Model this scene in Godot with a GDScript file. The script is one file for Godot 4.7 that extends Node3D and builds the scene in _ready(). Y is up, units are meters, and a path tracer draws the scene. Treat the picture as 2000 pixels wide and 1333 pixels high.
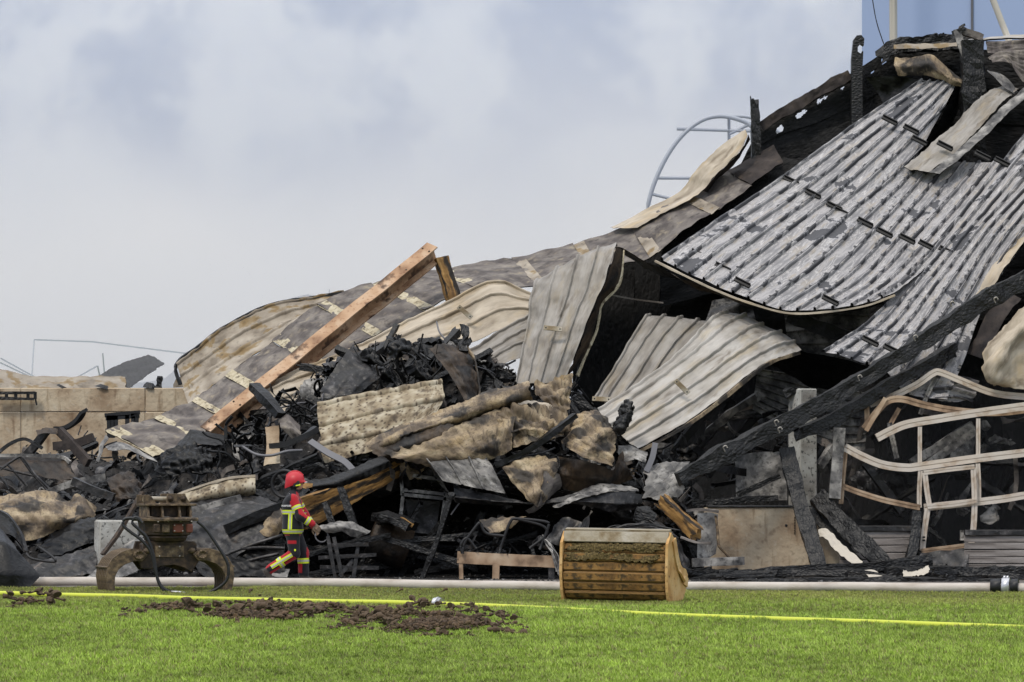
extends Node3D

# ---------------------------------------------------------------- survey of the place
# Points are surveyed from the camera station: column, row (of a 2000 x 1333 sighting grid) and the true distance z
# in metres (z = 0 is the foot of the ruin, the camera stands at z = 60); at() turns such a reading into metres.
const FOCAL := 6900.0
const STATION := 60.0
const EYE := 1.7
const HORIZON := 940.0

var rng := RandomNumberGenerator.new()
var noise := FastNoiseLite.new()
var crease := FastNoiseLite.new()
var M := {}
var used_names := {}

func at(x: float, y: float, z: float) -> Vector3:
	var d := STATION - z
	return Vector3((x - 1000.0) / FOCAL * d, EYE - (y - HORIZON) / FOCAL * d, z)

func on_ground(x: float, z: float, up := 0.0) -> Vector3:
	return Vector3((x - 1000.0) / FOCAL * (STATION - z), up, z)

func pts(a: Array) -> PackedVector3Array:
	var r := PackedVector3Array()
	for i in range(0, a.size(), 3):
		r.append(at(a[i], a[i + 1], a[i + 2]))
	return r

func rnd(a: float, b: float) -> float:
	return rng.randf_range(a, b)

# ---------------------------------------------------------------- naming and tagging
func numbered(called: String) -> String:
	if not used_names.has(called):
		used_names[called] = 0
		return called
	used_names[called] += 1
	return "%s_%03d" % [called, used_names[called]]

func tag(o: Node3D, label := "", category := "", group := "", kind := "") -> Node3D:
	if label: o.set_meta("label", label)
	if category: o.set_meta("category", category)
	if group: o.set_meta("group", group)
	if kind: o.set_meta("kind", kind)
	return o

func thing(called: String, label: String, category: String, where := Vector3.ZERO, group := "") -> Node3D:
	var o := Node3D.new()
	o.name = numbered(called)
	add_child(o)
	o.position = where
	tag(o, label, category, group)
	return o

# a mesh as a part (given in world metres unless local is set) or as a top-level thing
func obj(called: String, mesh: Mesh, m: Material, parent: Node3D = null, local := false) -> MeshInstance3D:
	var o := MeshInstance3D.new()
	o.mesh = mesh
	o.material_override = m
	if parent == null:
		o.name = numbered(called)
		add_child(o)
	else:
		o.name = called
		parent.add_child(o, true)
		if not local: o.position = -parent.position
	return o

func struct(called: String, mesh: Mesh, m: Material) -> MeshInstance3D:
	var o := obj(called, mesh, m)
	o.set_meta("kind", "structure")
	return o

# ---------------------------------------------------------------- curves and meshes
func curve(p: PackedVector3Array, t: float) -> Vector3:
	var n := p.size() - 1
	if n == 0: return p[0]
	var f := clampf(t, 0.0, 1.0) * n
	var i := mini(int(f), n - 1)
	var k := f - i
	var b := p[i]
	var c := p[i + 1]
	var a := p[i - 1] if i > 0 else b * 2.0 - c
	var d := p[i + 2] if i + 2 <= n else c * 2.0 - b
	return b.cubic_interpolate(c, a, d, k)

# the same reading with straight runs and tight bends between its points
func straightened(p: PackedVector3Array) -> PackedVector3Array:
	var r := PackedVector3Array()
	for i in p.size() - 1:
		for k in 4: r.append(p[i].lerp(p[i + 1], k / 4.0))
	r.append(p[p.size() - 1])
	return r

func resample(p: PackedVector3Array, n: int) -> PackedVector3Array:
	var r := PackedVector3Array()
	for i in n + 1: r.append(curve(p, float(i) / n))
	return r

# a grid of points as a sheet of some thickness
func grid_mesh(P: PackedVector3Array, nu: int, nv: int, uv: PackedVector2Array, thick := 0.0, cols := PackedColorArray(), keep := PackedByteArray(), uv2 := PackedVector2Array()) -> ArrayMesh:
	var w := nv + 1
	var count := (nu + 1) * w
	var N := PackedVector3Array()
	N.resize(count)
	for i in nu + 1:
		for j in w:
			var du := P[mini(i + 1, nu) * w + j] - P[maxi(i - 1, 0) * w + j]
			var dv := P[i * w + mini(j + 1, nv)] - P[i * w + maxi(j - 1, 0)]
			N[i * w + j] = du.cross(dv).normalized()
	var V := P.duplicate()
	var U := uv.duplicate()
	var U2 := uv2.duplicate()
	var C := cols.duplicate()
	var I := PackedInt32Array()
	for i in nu:
		for j in nv:
			if keep.size() and keep[i * nv + j] == 0: continue
			var a := i * w + j
			I.append_array([a, a + 1, a + w, a + 1, a + w + 1, a + w])
	var NN := N.duplicate()
	if thick > 0.0:
		for i in count:
			V.append(P[i] - N[i] * thick)
			NN.append(-N[i])
		U.append_array(uv)
		if uv2.size(): U2.append_array(uv2)
		if cols.size(): C.append_array(cols)
		var top := I.size()
		for q in range(0, top, 3):
			I.append_array([I[q] + count, I[q + 2] + count, I[q + 1] + count])
		# rims
		for i in nu:
			for j in [0, nv]:
				var c: int = i * w + mini(j, nv - 1)
				if keep.size() and keep[i * nv + mini(j, nv - 1)] == 0: continue
				var a: int = i * w + j
				var b: int = a + w
				_rim(V, NN, U, C, I, a, b, count, cols.size() > 0, j == 0)
		for j in nv:
			for i in [0, nu]:
				if keep.size() and keep[mini(i, nu - 1) * nv + j] == 0: continue
				var a: int = i * w + j
				_rim(V, NN, U, C, I, a, a + 1, count, cols.size() > 0, i != 0)
	var arr := []
	arr.resize(Mesh.ARRAY_MAX)
	arr[Mesh.ARRAY_VERTEX] = V
	arr[Mesh.ARRAY_NORMAL] = NN
	arr[Mesh.ARRAY_TEX_UV] = U
	if C.size(): arr[Mesh.ARRAY_COLOR] = C
	if U2.size():
		while U2.size() < V.size(): U2.append(U2[U2.size() - 1])
		arr[Mesh.ARRAY_TEX_UV2] = U2
	arr[Mesh.ARRAY_INDEX] = I
	var am := ArrayMesh.new()
	am.add_surface_from_arrays(Mesh.PRIMITIVE_TRIANGLES, arr)
	return am

func _rim(V: PackedVector3Array, NN: PackedVector3Array, U: PackedVector2Array, C: PackedColorArray, I: PackedInt32Array, a: int, b: int, count: int, colored: bool, outward: bool) -> void:
	var s := V.size()
	var n := -(V[b] - V[a]).cross(NN[a]).normalized() if outward else (V[b] - V[a]).cross(NN[a]).normalized()
	for k in [a, b, a + count, b + count]:
		V.append(V[k])
		NN.append(n)
		U.append(U[k])
		if colored: C.append(C[k])
	if outward: I.append_array([s, s + 1, s + 2, s + 1, s + 3, s + 2])
	else: I.append_array([s, s + 2, s + 1, s + 1, s + 2, s + 3])

# sharp straight folds in many directions, bent a little, as in crushed sheet
var fold_dirs: Array = []
func folds(q: Vector3) -> float:
	if fold_dirs.is_empty():
		var r := RandomNumberGenerator.new()
		r.seed = 91
		for i in 6:
			var d := Vector3(r.randf_range(-1, 1), r.randf_range(-1, 1), r.randf_range(-1, 1)).normalized()
			fold_dirs.append([d * (0.55 * pow(1.45, i)), r.randf() * 7.0, 1.0 / pow(1.14, i)])
	var bend := noise.get_noise_3dv(q * 22.0) * 0.5
	var h := 0.0
	for f in fold_dirs:
		var t: float = q.dot(f[0]) + f[1] + bend
		h += f[2] * (absf(fposmod(t, 1.0) - 0.5) * 4.0 - 1.0)
	return h * 0.62

# height of one tray's cross profile: a raised seam at its start and two faint stiffening folds
func seam(t: float, h: float) -> float:
	if t < 0.03: return h * smoothstep(0.0, 0.03, t)
	if t < 0.10: return h
	if t < 0.14: return h * (1.0 - smoothstep(0.10, 0.14, t))
	return 0.0

const SEAM_T := [0.0, 0.015, 0.03, 0.06, 0.10, 0.12, 0.14, 0.17, 0.3, 0.45, 0.6, 0.75, 0.9, 1.0]

# a metal or felt sheet through rows of surveyed points
# o: panels, rib, nu, nv, crump, cf, rag, rf, thick, tray (texture laid tray by tray), group, part, tint
func surface(rows: Array, o: Dictionary) -> Array:
	var R: Array = []
	for r in rows: R.append(pts(r) if r is Array else r)
	var panels: int = o.get("panels", 1)
	var rib: float = o.get("rib", 0.0)
	var nu: int = o.get("nu", 26)
	var nv: int = o.get("nv", 16)
	var crump: float = o.get("crump", 0.012)
	var cf: float = o.get("cf", 1.2)
	var rag: float = o.get("rag", 0.0)
	var rf: float = o.get("rf", 3.0)
	var thick: float = o.get("thick", 0.006)
	var off: float = o.get("seed", rng.randf() * 90.0)
	var lin: bool = o.get("lin", false)
	if o.get("sharp", false):
		lin = true
		for k in R.size(): R[k] = straightened(R[k])
	var tears: float = o.get("tears", 0.0)
	var holes: Array = o.get("holes", [])
	var out := []
	var nr := R.size()
	var mid := PackedVector3Array()
	# rough size in metres, for texture coordinates
	var lu := 0.0
	var lv := 0.0
	for k in 8:
		lu += curve(R[nr / 2], k / 8.0).distance_to(curve(R[nr / 2], (k + 1) / 8.0))
	var mids := PackedVector3Array()
	for r in R: mids.append(curve(r, 0.5))
	for k in 8:
		lv += curve(mids, k / 8.0).distance_to(curve(mids, (k + 1) / 8.0))
	for p in panels:
		var T := []
		if rib > 0.0 and panels > 1:
			for t in SEAM_T: T.append(t)
		elif panels > 1:
			for k in 7: T.append(k / 6.0)
		else:
			for k in nv + 1: T.append(float(k) / nv)
		var w: int = T.size()
		var P := PackedVector3Array()
		P.resize((nu + 1) * w)
		var UV := PackedVector2Array()
		UV.resize((nu + 1) * w)
		var shift := rng.randf() * 7.0
		var UV2 := PackedVector2Array()
		for i in nu + 1:
			for j in w:
				var s := float(i) / nu
				var v: float = (p + T[j]) / panels
				if rag > 0.0:
					var u0 := rag * (0.6 + noise.get_noise_2d(off * 9.0, v * rf * 60.0) + 0.5 * noise.get_noise_2d(off * 9.0 + 40.0, v * rf * 190.0))
					var u1 := rag * (0.6 + noise.get_noise_2d(off * 9.0 + 77.0, v * rf * 60.0) + 0.5 * noise.get_noise_2d(off * 9.0 + 140.0, v * rf * 190.0))
					s = lerpf(maxf(u0, 0.0), 1.0 - maxf(u1, 0.0), s)
					if panels == 1:
						var v0 := rag * (0.5 + noise.get_noise_2d(off * 9.0 + 200.0, s * rf * 60.0) + 0.5 * noise.get_noise_2d(off * 9.0 + 240.0, s * rf * 190.0))
						var v1 := rag * (0.5 + noise.get_noise_2d(off * 9.0 + 300.0, s * rf * 60.0) + 0.5 * noise.get_noise_2d(off * 9.0 + 340.0, s * rf * 190.0))
						v = lerpf(maxf(v0, 0.0), 1.0 - maxf(v1, 0.0), v)
				P[i * w + j] = _surf(R, s, v, lin)
				if o.get("tray", false):
					UV[i * w + j] = Vector2(s * lu / 4.0 + shift, T[j])
					UV2.append(Vector2(s * lu, v * lv) / 5.0)
				else:
					UV[i * w + j] = Vector2(s * lu + off, v * lv + off * 0.7)
		# push ribs and creases out along the sheet's own normal
		var Q := P.duplicate()
		for i in nu + 1:
			for j in w:
				var du := P[mini(i + 1, nu) * w + j] - P[maxi(i - 1, 0) * w + j]
				var dv := P[i * w + mini(j + 1, w - 1)] - P[i * w + maxi(j - 1, 0)]
				var n := du.cross(dv).normalized()
				if n.dot(Vector3(0, EYE, STATION) - P[i * w + j]) < 0.0: n = -n
				var h := 0.0
				if rib > 0.0:
					if panels > 1: h += seam(T[j], rib)
				if crump > 0.0:
					var q := P[i * w + j] * cf
					h += crump * folds(q + Vector3(off, off * 0.3, 0.0))
				Q[i * w + j] = P[i * w + j] + n * h
		var keep := PackedByteArray()
		if tears > 0.0:
			keep.resize(nu * (w - 1))
			for i in nu:
				for j in w - 1:
					keep[i * (w - 1) + j] = 0 if noise.get_noise_2d(i * 17.0 + off * 31.0, j * 17.0) > 1.0 - tears else 1
		if holes.size():
			keep.resize(nu * (w - 1))
			keep.fill(1)
			for i in nu:
				for j in w - 1:
					var c := (P[i * w + j] + P[(i + 1) * w + j + 1]) * 0.5
					for hq in holes:
						var hc := at(hq[0], hq[1], c.z)
						var e := Vector2((c.x - hc.x) / hq[2], (c.y - hc.y - 0.45 * (c.x - hc.x)) / hq[3]) * FOCAL / (STATION - c.z)
						if e.length() < 1.0 + 1.1 * noise.get_noise_2d(c.x * 500.0, c.y * 500.0): keep[i * (w - 1) + j] = 0
		out.append(grid_mesh(Q, nu, w - 1, UV, thick, PackedColorArray(), keep, UV2))
	return out

func _surf(R: Array, s: float, v: float, lin: bool) -> Vector3:
	var n := R.size() - 1
	if n == 0: return curve(R[0], s)
	var f := clampf(v, 0.0, 1.0) * n
	var i := mini(int(f), n - 1)
	var k := f - i
	var b := curve(R[i], s)
	var c := curve(R[i + 1], s)
	if lin or n == 1: return b.lerp(c, k)
	var a := curve(R[i - 1], s) if i > 0 else b * 2.0 - c
	var d := curve(R[i + 2], s) if i + 2 <= n else c * 2.0 - b
	return b.cubic_interpolate(c, a, d, k)

func sheet(called: String, label: String, category: String, rows: Array, m: Material, o := {}) -> Node3D:
	var meshes := surface(rows, o)
	if meshes.size() == 1 and not o.get("root", false):
		return tag(obj(called, meshes[0], m), label, category, o.get("group", ""))
	var a: AABB = meshes[0].get_aabb()
	for k in meshes: a = a.merge(k.get_aabb())
	var t := thing(called, label, category, Vector3(a.get_center().x, a.position.y, a.get_center().z), o.get("group", ""))
	for k in meshes: obj(o.get("part", "panel"), k, m, t)
	return t

func quad(st: SurfaceTool, a: Vector3, b: Vector3, c: Vector3, d: Vector3, ua := Vector2(0, 0), ub := Vector2(1, 0), uc := Vector2(1, 1), ud := Vector2(0, 1)) -> void:
	for k in [[a, ua], [b, ub], [c, uc], [a, ua], [c, uc], [d, ud]]:
		st.set_uv(k[1])
		st.add_vertex(k[0])

func begin(smooth := false) -> SurfaceTool:
	var st := SurfaceTool.new()
	st.begin(Mesh.PRIMITIVE_TRIANGLES)
	st.set_smooth_group(0 if smooth else -1)
	return st

func finish(st: SurfaceTool) -> ArrayMesh:
	st.generate_normals()
	return st.commit()

# a bevelled box in the frame b (columns are unit axes)
func box(st: SurfaceTool, c: Vector3, s: Vector3, b := Basis(), bev := 0.0) -> void:
	var e := minf(bev, minf(s.x, minf(s.y, s.z)) * 0.45)
	var h := s * 0.5
	# an octagon-edged box: sweep its bevelled z outline
	var prof := PackedVector2Array()
	if e > 0.0:
		prof = PackedVector2Array([Vector2(-h.x + e, -h.y), Vector2(h.x - e, -h.y), Vector2(h.x, -h.y + e), Vector2(h.x, h.y - e), Vector2(h.x - e, h.y), Vector2(-h.x + e, h.y), Vector2(-h.x, h.y - e), Vector2(-h.x, -h.y + e)])
	else:
		prof = PackedVector2Array([Vector2(-h.x, -h.y), Vector2(h.x, -h.y), Vector2(h.x, h.y), Vector2(-h.x, h.y)])
	prism(st, c, prof, s.z, b, e)

# a flat outline given depth along the frame's z, its rim chamfered by e
func prism(st: SurfaceTool, c: Vector3, prof: PackedVector2Array, depth: float, b := Basis(), e := 0.0) -> void:
	var o := prof
	if not Geometry2D.is_polygon_clockwise(o):
		o = prof.duplicate()
		o.reverse()
	var n := o.size()
	var inner := o
	if e > 0.0:
		var off := Geometry2D.offset_polygon(o, -e, Geometry2D.JOIN_MITER)
		if off.size() == 1 and off[0].size() == n:
			# match the start of the two outlines
			var q: PackedVector2Array = off[0]
			if Geometry2D.is_polygon_clockwise(q) != Geometry2D.is_polygon_clockwise(o): q.reverse()
			var best := 0
			for i in n:
				if q[i].distance_squared_to(o[0]) < q[best].distance_squared_to(o[0]): best = i
			inner = PackedVector2Array()
			for i in n: inner.append(q[(best + i) % n])
		else:
			e = 0.0
	var z := depth * 0.5
	var tri := Geometry2D.triangulate_polygon(inner)
	for side in [1.0, -1.0]:
		for i in range(0, tri.size(), 3):
			var ix := [tri[i], tri[i + 1], tri[i + 2]]
			var A: Vector2 = inner[ix[0]]
			var B: Vector2 = inner[ix[1]]
			var C: Vector2 = inner[ix[2]]
			var cw := (B - A).cross(C - A) < 0.0
			if cw != (side > 0.0): ix.reverse()
			for k in ix:
				st.set_uv(inner[k])
				st.add_vertex(c + b * Vector3(inner[k].x, inner[k].y, side * z))
	var run := 0.0
	for i in n:
		var j := (i + 1) % n
		var l := o[i].distance_to(o[j])
		var a0 := c + b * Vector3(o[i].x, o[i].y, z - e)
		var a1 := c + b * Vector3(o[j].x, o[j].y, z - e)
		var b0 := c + b * Vector3(o[i].x, o[i].y, -z + e)
		var b1 := c + b * Vector3(o[j].x, o[j].y, -z + e)
		quad(st, b0, b1, a1, a0, Vector2(run, 0), Vector2(run + l, 0), Vector2(run + l, depth), Vector2(run, depth))
		if e > 0.0:
			var f0 := c + b * Vector3(inner[i].x, inner[i].y, z)
			var f1 := c + b * Vector3(inner[j].x, inner[j].y, z)
			var g0 := c + b * Vector3(inner[i].x, inner[i].y, -z)
			var g1 := c + b * Vector3(inner[j].x, inner[j].y, -z)
			quad(st, a0, a1, f1, f0)
			quad(st, g0, g1, b1, b0)
		run += l

# a profile swept along a curve; o: up, rough, rf, smooth, n, ends (scale at both ends), jag
func sweep(st: SurfaceTool, path: PackedVector3Array, prof: PackedVector2Array, o := {}) -> void:
	var n: int = o.get("n", path.size() * 4)
	var p := resample(path, n) if o.get("curved", true) else path
	n = p.size() - 1
	var up: Vector3 = o.get("up", Vector3.UP)
	var rough: float = o.get("rough", 0.0)
	var rf: float = o.get("rf", 4.0)
	var s0: float = o.get("s0", 1.0)
	var s1: float = o.get("s1", 1.0)
	var twist: float = o.get("twist", 0.0)
	var jag: float = o.get("jag", 0.0)
	var m := prof.size()
	var rings: Array = []
	var run := PackedFloat32Array()
	var l := 0.0
	for i in n + 1:
		if i > 0: l += p[i].distance_to(p[i - 1])
		run.append(l)
		var t := (p[mini(i + 1, n)] - p[maxi(i - 1, 0)]).normalized()
		var u := up if absf(up.dot(t)) < 0.98 else Vector3(0.3, 0.1, 0.95)
		var side := t.cross(u).normalized()
		var v := side.cross(t).normalized()
		if twist != 0.0:
			side = side.rotated(t, twist * i / n)
			v = v.rotated(t, twist * i / n)
		var sc := lerpf(s0, s1, float(i) / n)
		var ring := PackedVector3Array()
		for k in m:
			var q := p[i] + (side * prof[k].x + v * prof[k].y) * sc
			if rough > 0.0:
				var d := (q - p[i]).normalized()
				q += d * rough * (noise.get_noise_3dv(q * rf * 30.0) + 0.6 * noise.get_noise_3dv(q * rf * 90.0 + Vector3(9, 9, 9)))
			if jag > 0.0 and (i == 0 or i == n):
				q += t * jag * noise.get_noise_3dv(q * 700.0) * 2.0
			ring.append(q)
		rings.append(ring)
	var around := PackedFloat32Array([0.0])
	for k in m: around.append(around[k] + prof[k].distance_to(prof[(k + 1) % m]))
	for i in n:
		for k in m:
			var k1 := (k + 1) % m
			quad(st, rings[i][k], rings[i][k1], rings[i + 1][k1], rings[i + 1][k], Vector2(run[i], around[k]), Vector2(run[i], around[k + 1]), Vector2(run[i + 1], around[k + 1]), Vector2(run[i + 1], around[k]))
	if o.get("caps", true):
		var tri := Geometry2D.triangulate_polygon(prof)
		for i in range(0, tri.size(), 3):
			for k in [tri[i], tri[i + 1], tri[i + 2]]:
				st.set_uv(prof[k])
				st.add_vertex(rings[0][k])
			for k in [tri[i + 2], tri[i + 1], tri[i]]:
				st.set_uv(prof[k])
				st.add_vertex(rings[n][k])

func rect(w: float, h: float) -> PackedVector2Array:
	return PackedVector2Array([Vector2(-w, -h) * 0.5, Vector2(w, -h) * 0.5, Vector2(w, h) * 0.5, Vector2(-w, h) * 0.5])

func rect_fine(w: float, h: float, k := 3) -> PackedVector2Array:
	var c := rect(w, h)
	var r := PackedVector2Array()
	for i in 4:
		for j in k: r.append(c[i].lerp(c[(i + 1) % 4], float(j) / k))
	return r

func ring(r: float, n := 10) -> PackedVector2Array:
	var a := PackedVector2Array()
	for i in n: a.append(Vector2.from_angle(TAU * i / n) * r)
	return a

func tube_mesh(path: PackedVector3Array, r: float, n := 8, steps := 0, o := {}) -> ArrayMesh:
	var st := begin(true)
	o = o.duplicate()
	o["n"] = steps if steps else path.size() * 4
	sweep(st, path, ring(r, n), o)
	return finish(st)

func beam_mesh(path: PackedVector3Array, w: float, h: float, o := {}) -> ArrayMesh:
	var st := begin(o.get("smooth", false))
	sweep(st, path, rect_fine(w, h, o.get("k", 3)) if o.get("rough", 0.0) > 0.0 else rect(w, h), o)
	return finish(st)

# a surface of revolution about the frame's y
func lathe(st: SurfaceTool, c: Vector3, prof: Array, n := 24, b := Basis()) -> void:
	for i in n:
		var a0 := TAU * i / n
		var a1 := TAU * (i + 1) / n
		for k in prof.size() - 1:
			var p: Vector2 = prof[k]
			var q: Vector2 = prof[k + 1]
			var A := c + b * Vector3(cos(a0) * p.x, p.y, sin(a0) * p.x)
			var B := c + b * Vector3(cos(a1) * p.x, p.y, sin(a1) * p.x)
			var C := c + b * Vector3(cos(a1) * q.x, q.y, sin(a1) * q.x)
			var D := c + b * Vector3(cos(a0) * q.x, q.y, sin(a0) * q.x)
			quad(st, A, B, C, D, Vector2(a0 * 0.3, p.y), Vector2(a1 * 0.3, p.y), Vector2(a1 * 0.3, q.y), Vector2(a0 * 0.3, q.y))

# ---------------------------------------------------------------- materials
# a picture laid up from layers of noise; every layer maps its noise through stops [position, colour with alpha]
func layers(w: int, h: int, list: Array) -> Image:
	var out := PackedByteArray()
	out.resize(w * h * 3)
	for L in list:
		var lut := Gradient.new()
		lut.interpolation_mode = Gradient.GRADIENT_INTERPOLATE_CONSTANT if L.get("hard", false) else Gradient.GRADIENT_INTERPOLATE_LINEAR
		var off := PackedFloat32Array()
		var cols := PackedColorArray()
		for s in L.stops:
			off.append(s[0])
			cols.append(s[1])
		lut.offsets = off
		lut.colors = cols
		var table := PackedColorArray()
		for i in 256: table.append(lut.sample(i / 255.0))
		var f := FastNoiseLite.new()
		f.seed = L.seed
		f.noise_type = L.get("type", FastNoiseLite.TYPE_SIMPLEX_SMOOTH)
		f.frequency = L.freq
		f.fractal_octaves = L.get("oct", 4)
		f.fractal_type = L.get("fractal", FastNoiseLite.FRACTAL_FBM)
		f.cellular_return_type = L.get("ret", FastNoiseLite.RETURN_DISTANCE2_SUB)
		if L.get("warp", 0.0) > 0.0:
			f.domain_warp_enabled = true
			f.domain_warp_amplitude = L.warp
			f.domain_warp_frequency = L.get("wf", L.freq)
			f.domain_warp_fractal_octaves = 3
		var sx: float = L.get("sx", 1.0)   # stretch along x
		var sy: float = L.get("sy", 1.0)
		var im := f.get_seamless_image(maxi(int(w / sx), 8), maxi(int(h / sy), 8), false, false, 0.2, true)
		im.convert(Image.FORMAT_L8)
		if im.get_width() != w or im.get_height() != h: im.resize(w, h, Image.INTERPOLATE_CUBIC)
		var d := im.get_data()
		for i in w * h:
			var c := table[d[i]]
			var a := c.a
			if a <= 0.0: continue
			var k := i * 3
			if a >= 1.0:
				out[k] = c.r8
				out[k + 1] = c.g8
				out[k + 2] = c.b8
			else:
				out[k] = int(lerpf(out[k], c.r * 255.0, a))
				out[k + 1] = int(lerpf(out[k + 1], c.g * 255.0, a))
				out[k + 2] = int(lerpf(out[k + 2], c.b * 255.0, a))
	return Image.create_from_data(w, h, false, Image.FORMAT_RGB8, out)

func tex(im: Image) -> ImageTexture:
	return ImageTexture.create_from_image(im)

func normal_tex(w: int, h: int, L: Dictionary, strength: float) -> ImageTexture:
	L["stops"] = [[0.0, Color.BLACK], [1.0, Color.WHITE]]
	var im := layers(w, h, [L])
	im.convert(Image.FORMAT_RGBA8)
	im.bump_map_to_normal_map(strength)
	im.convert(Image.FORMAT_RGB8)
	return tex(im)

func grey(v: float, a := 1.0) -> Color:
	return Color(v, v, v, a)

func hue(r: int, g: int, b: int, a := 1.0) -> Color:
	return Color(r / 255.0, g / 255.0, b / 255.0, a)

func mat(key: String, c: Color, rough: float, o := {}) -> StandardMaterial3D:
	var m := StandardMaterial3D.new()
	m.resource_name = key
	m.albedo_color = c
	m.roughness = rough
	m.metallic = o.get("metal", 0.0)
	m.metallic_specular = o.get("spec", 0.5)
	if o.has("tex"): m.albedo_texture = o.tex
	var s: float = o.get("scale", 0.5)
	m.uv1_scale = Vector3(s, o.get("scale_y", s), s)
	if o.has("normal"):
		m.normal_enabled = true
		m.normal_texture = o.normal
		m.normal_scale = o.get("ns", 1.0)
	if o.get("tri", false):
		m.uv1_triplanar = true
	if o.get("vc", false): m.vertex_color_use_as_albedo = true
	if o.has("sheen"):
		m.rim_enabled = true
		m.rim = o.sheen
	M[key] = m
	return m

func make_materials() -> void:
	var crinkle := normal_tex(512, 512, {"seed": 5, "freq": 0.012, "oct": 5, "warp": 20.0, "fractal": FastNoiseLite.FRACTAL_RIDGED}, 5.0)
	var fine := normal_tex(512, 512, {"seed": 8, "freq": 0.05, "oct": 4}, 3.0)
	var cracked := normal_tex(512, 512, {"seed": 11, "freq": 0.04, "oct": 2, "type": FastNoiseLite.TYPE_CELLULAR, "sx": 1.8}, 6.0)
	var dents := normal_tex(256, 256, {"seed": 18, "freq": 0.012, "oct": 3}, 6.0)
	# heat-marbled galvanised trays: swirling zinc oxide, scorched patches and scalloped soot with painted shade along the seams
	var camo := layers(1024, 256, [
		{"seed": 21, "freq": 0.008, "oct": 2, "warp": 46.0, "wf": 0.010, "sx": 1.25, "stops": [[0.0, hue(128, 128, 134)], [0.32, hue(154, 154, 160)], [0.37, hue(204, 203, 207)], [0.42, hue(141, 141, 147)], [0.53, hue(169, 168, 173)], [0.575, hue(213, 212, 216)], [0.62, hue(154, 153, 159)], [0.75, hue(184, 183, 188)], [1.0, hue(145, 145, 152)]]},
		{"seed": 26, "freq": 0.006, "oct": 3, "stops": [[0.0, hue(170, 150, 118, 0.4)], [0.3, hue(170, 150, 118, 0.0)], [1.0, hue(170, 150, 118, 0.0)]]},
	])
	# soot scallops on a painted strip of seam shade (v = 0 of every tray)
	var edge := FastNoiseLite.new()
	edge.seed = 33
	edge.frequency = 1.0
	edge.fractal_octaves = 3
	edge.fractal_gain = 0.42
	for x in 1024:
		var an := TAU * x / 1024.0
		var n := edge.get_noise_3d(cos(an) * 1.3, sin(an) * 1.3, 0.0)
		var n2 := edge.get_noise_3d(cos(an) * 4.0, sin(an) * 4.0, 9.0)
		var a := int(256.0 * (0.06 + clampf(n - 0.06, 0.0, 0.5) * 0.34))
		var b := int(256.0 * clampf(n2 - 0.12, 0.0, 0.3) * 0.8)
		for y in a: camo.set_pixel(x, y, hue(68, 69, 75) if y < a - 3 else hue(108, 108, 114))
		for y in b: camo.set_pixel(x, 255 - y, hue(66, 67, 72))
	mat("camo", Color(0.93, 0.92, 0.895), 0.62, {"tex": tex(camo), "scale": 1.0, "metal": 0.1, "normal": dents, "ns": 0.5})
	# bare scorched patches that run across the trays
	var patch := FastNoiseLite.new()
	patch.seed = 37
	patch.frequency = 0.007
	patch.fractal_octaves = 5
	patch.fractal_gain = 0.55
	patch.domain_warp_enabled = true
	patch.domain_warp_amplitude = 24.0
	patch.domain_warp_frequency = 0.02
	var pim := patch.get_seamless_image(512, 512)
	var pd := pim.get_data()
	var po := Image.create_empty(512, 512, false, Image.FORMAT_RGBA8)
	for y in 512:
		for x in 512:
			var q := pd[y * 512 + x]
			po.set_pixel(x, y, hue(66, 67, 72, 0.94) if q < 62 else hue(190, 189, 193, 0.3) if q < 70 else Color(0.5, 0.5, 0.5, 0.0))
	M.camo.detail_enabled = true
	M.camo.detail_albedo = tex(po)
	M.camo.detail_uv_layer = BaseMaterial3D.DETAIL_UV_2
	# pale galvanised sheets with cream burn marks
	var pale := layers(768, 768, [
		{"seed": 41, "freq": 0.008, "oct": 6, "warp": 20.0, "sx": 3.0, "stops": [[0.0, hue(142, 137, 131)], [0.35, hue(168, 164, 158)], [0.6, hue(184, 181, 177)], [1.0, hue(198, 196, 192)]]},
		{"seed": 42, "freq": 0.007, "oct": 6, "warp": 30.0, "sx": 2.5, "stops": [[0.0, hue(182, 164, 130, 0.6)], [0.22, hue(186, 170, 140, 0.3)], [0.42, hue(190, 170, 130, 0.0)], [1.0, hue(190, 170, 130, 0.0)]]},
		{"seed": 43, "freq": 0.009, "oct": 6, "warp": 40.0, "sx": 3.0, "stops": [[0.0, hue(90, 82, 72, 0.7)], [0.16, hue(100, 90, 78, 0.3)], [0.3, hue(110, 98, 84, 0.0)], [1.0, hue(0, 0, 0, 0.0)]]},
		{"seed": 44, "freq": 0.04, "oct": 5, "sx": 5.0, "stops": [[0.0, grey(0.3, 0.25)], [0.4, grey(0.4, 0.0)], [0.6, grey(0.9, 0.0)], [1.0, grey(0.95, 0.3)]]},
	])
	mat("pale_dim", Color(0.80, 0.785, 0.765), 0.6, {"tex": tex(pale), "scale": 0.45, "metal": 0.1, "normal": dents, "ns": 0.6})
	mat("pale", Color(0.93, 0.92, 0.905), 0.6, {"tex": tex(pale), "scale": 0.45, "metal": 0.1, "normal": dents, "ns": 0.6})
	mat("pale_warm", Color(0.98, 0.93, 0.85), 0.65, {"tex": tex(pale), "scale": 0.36, "normal": dents, "ns": 0.6})
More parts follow.
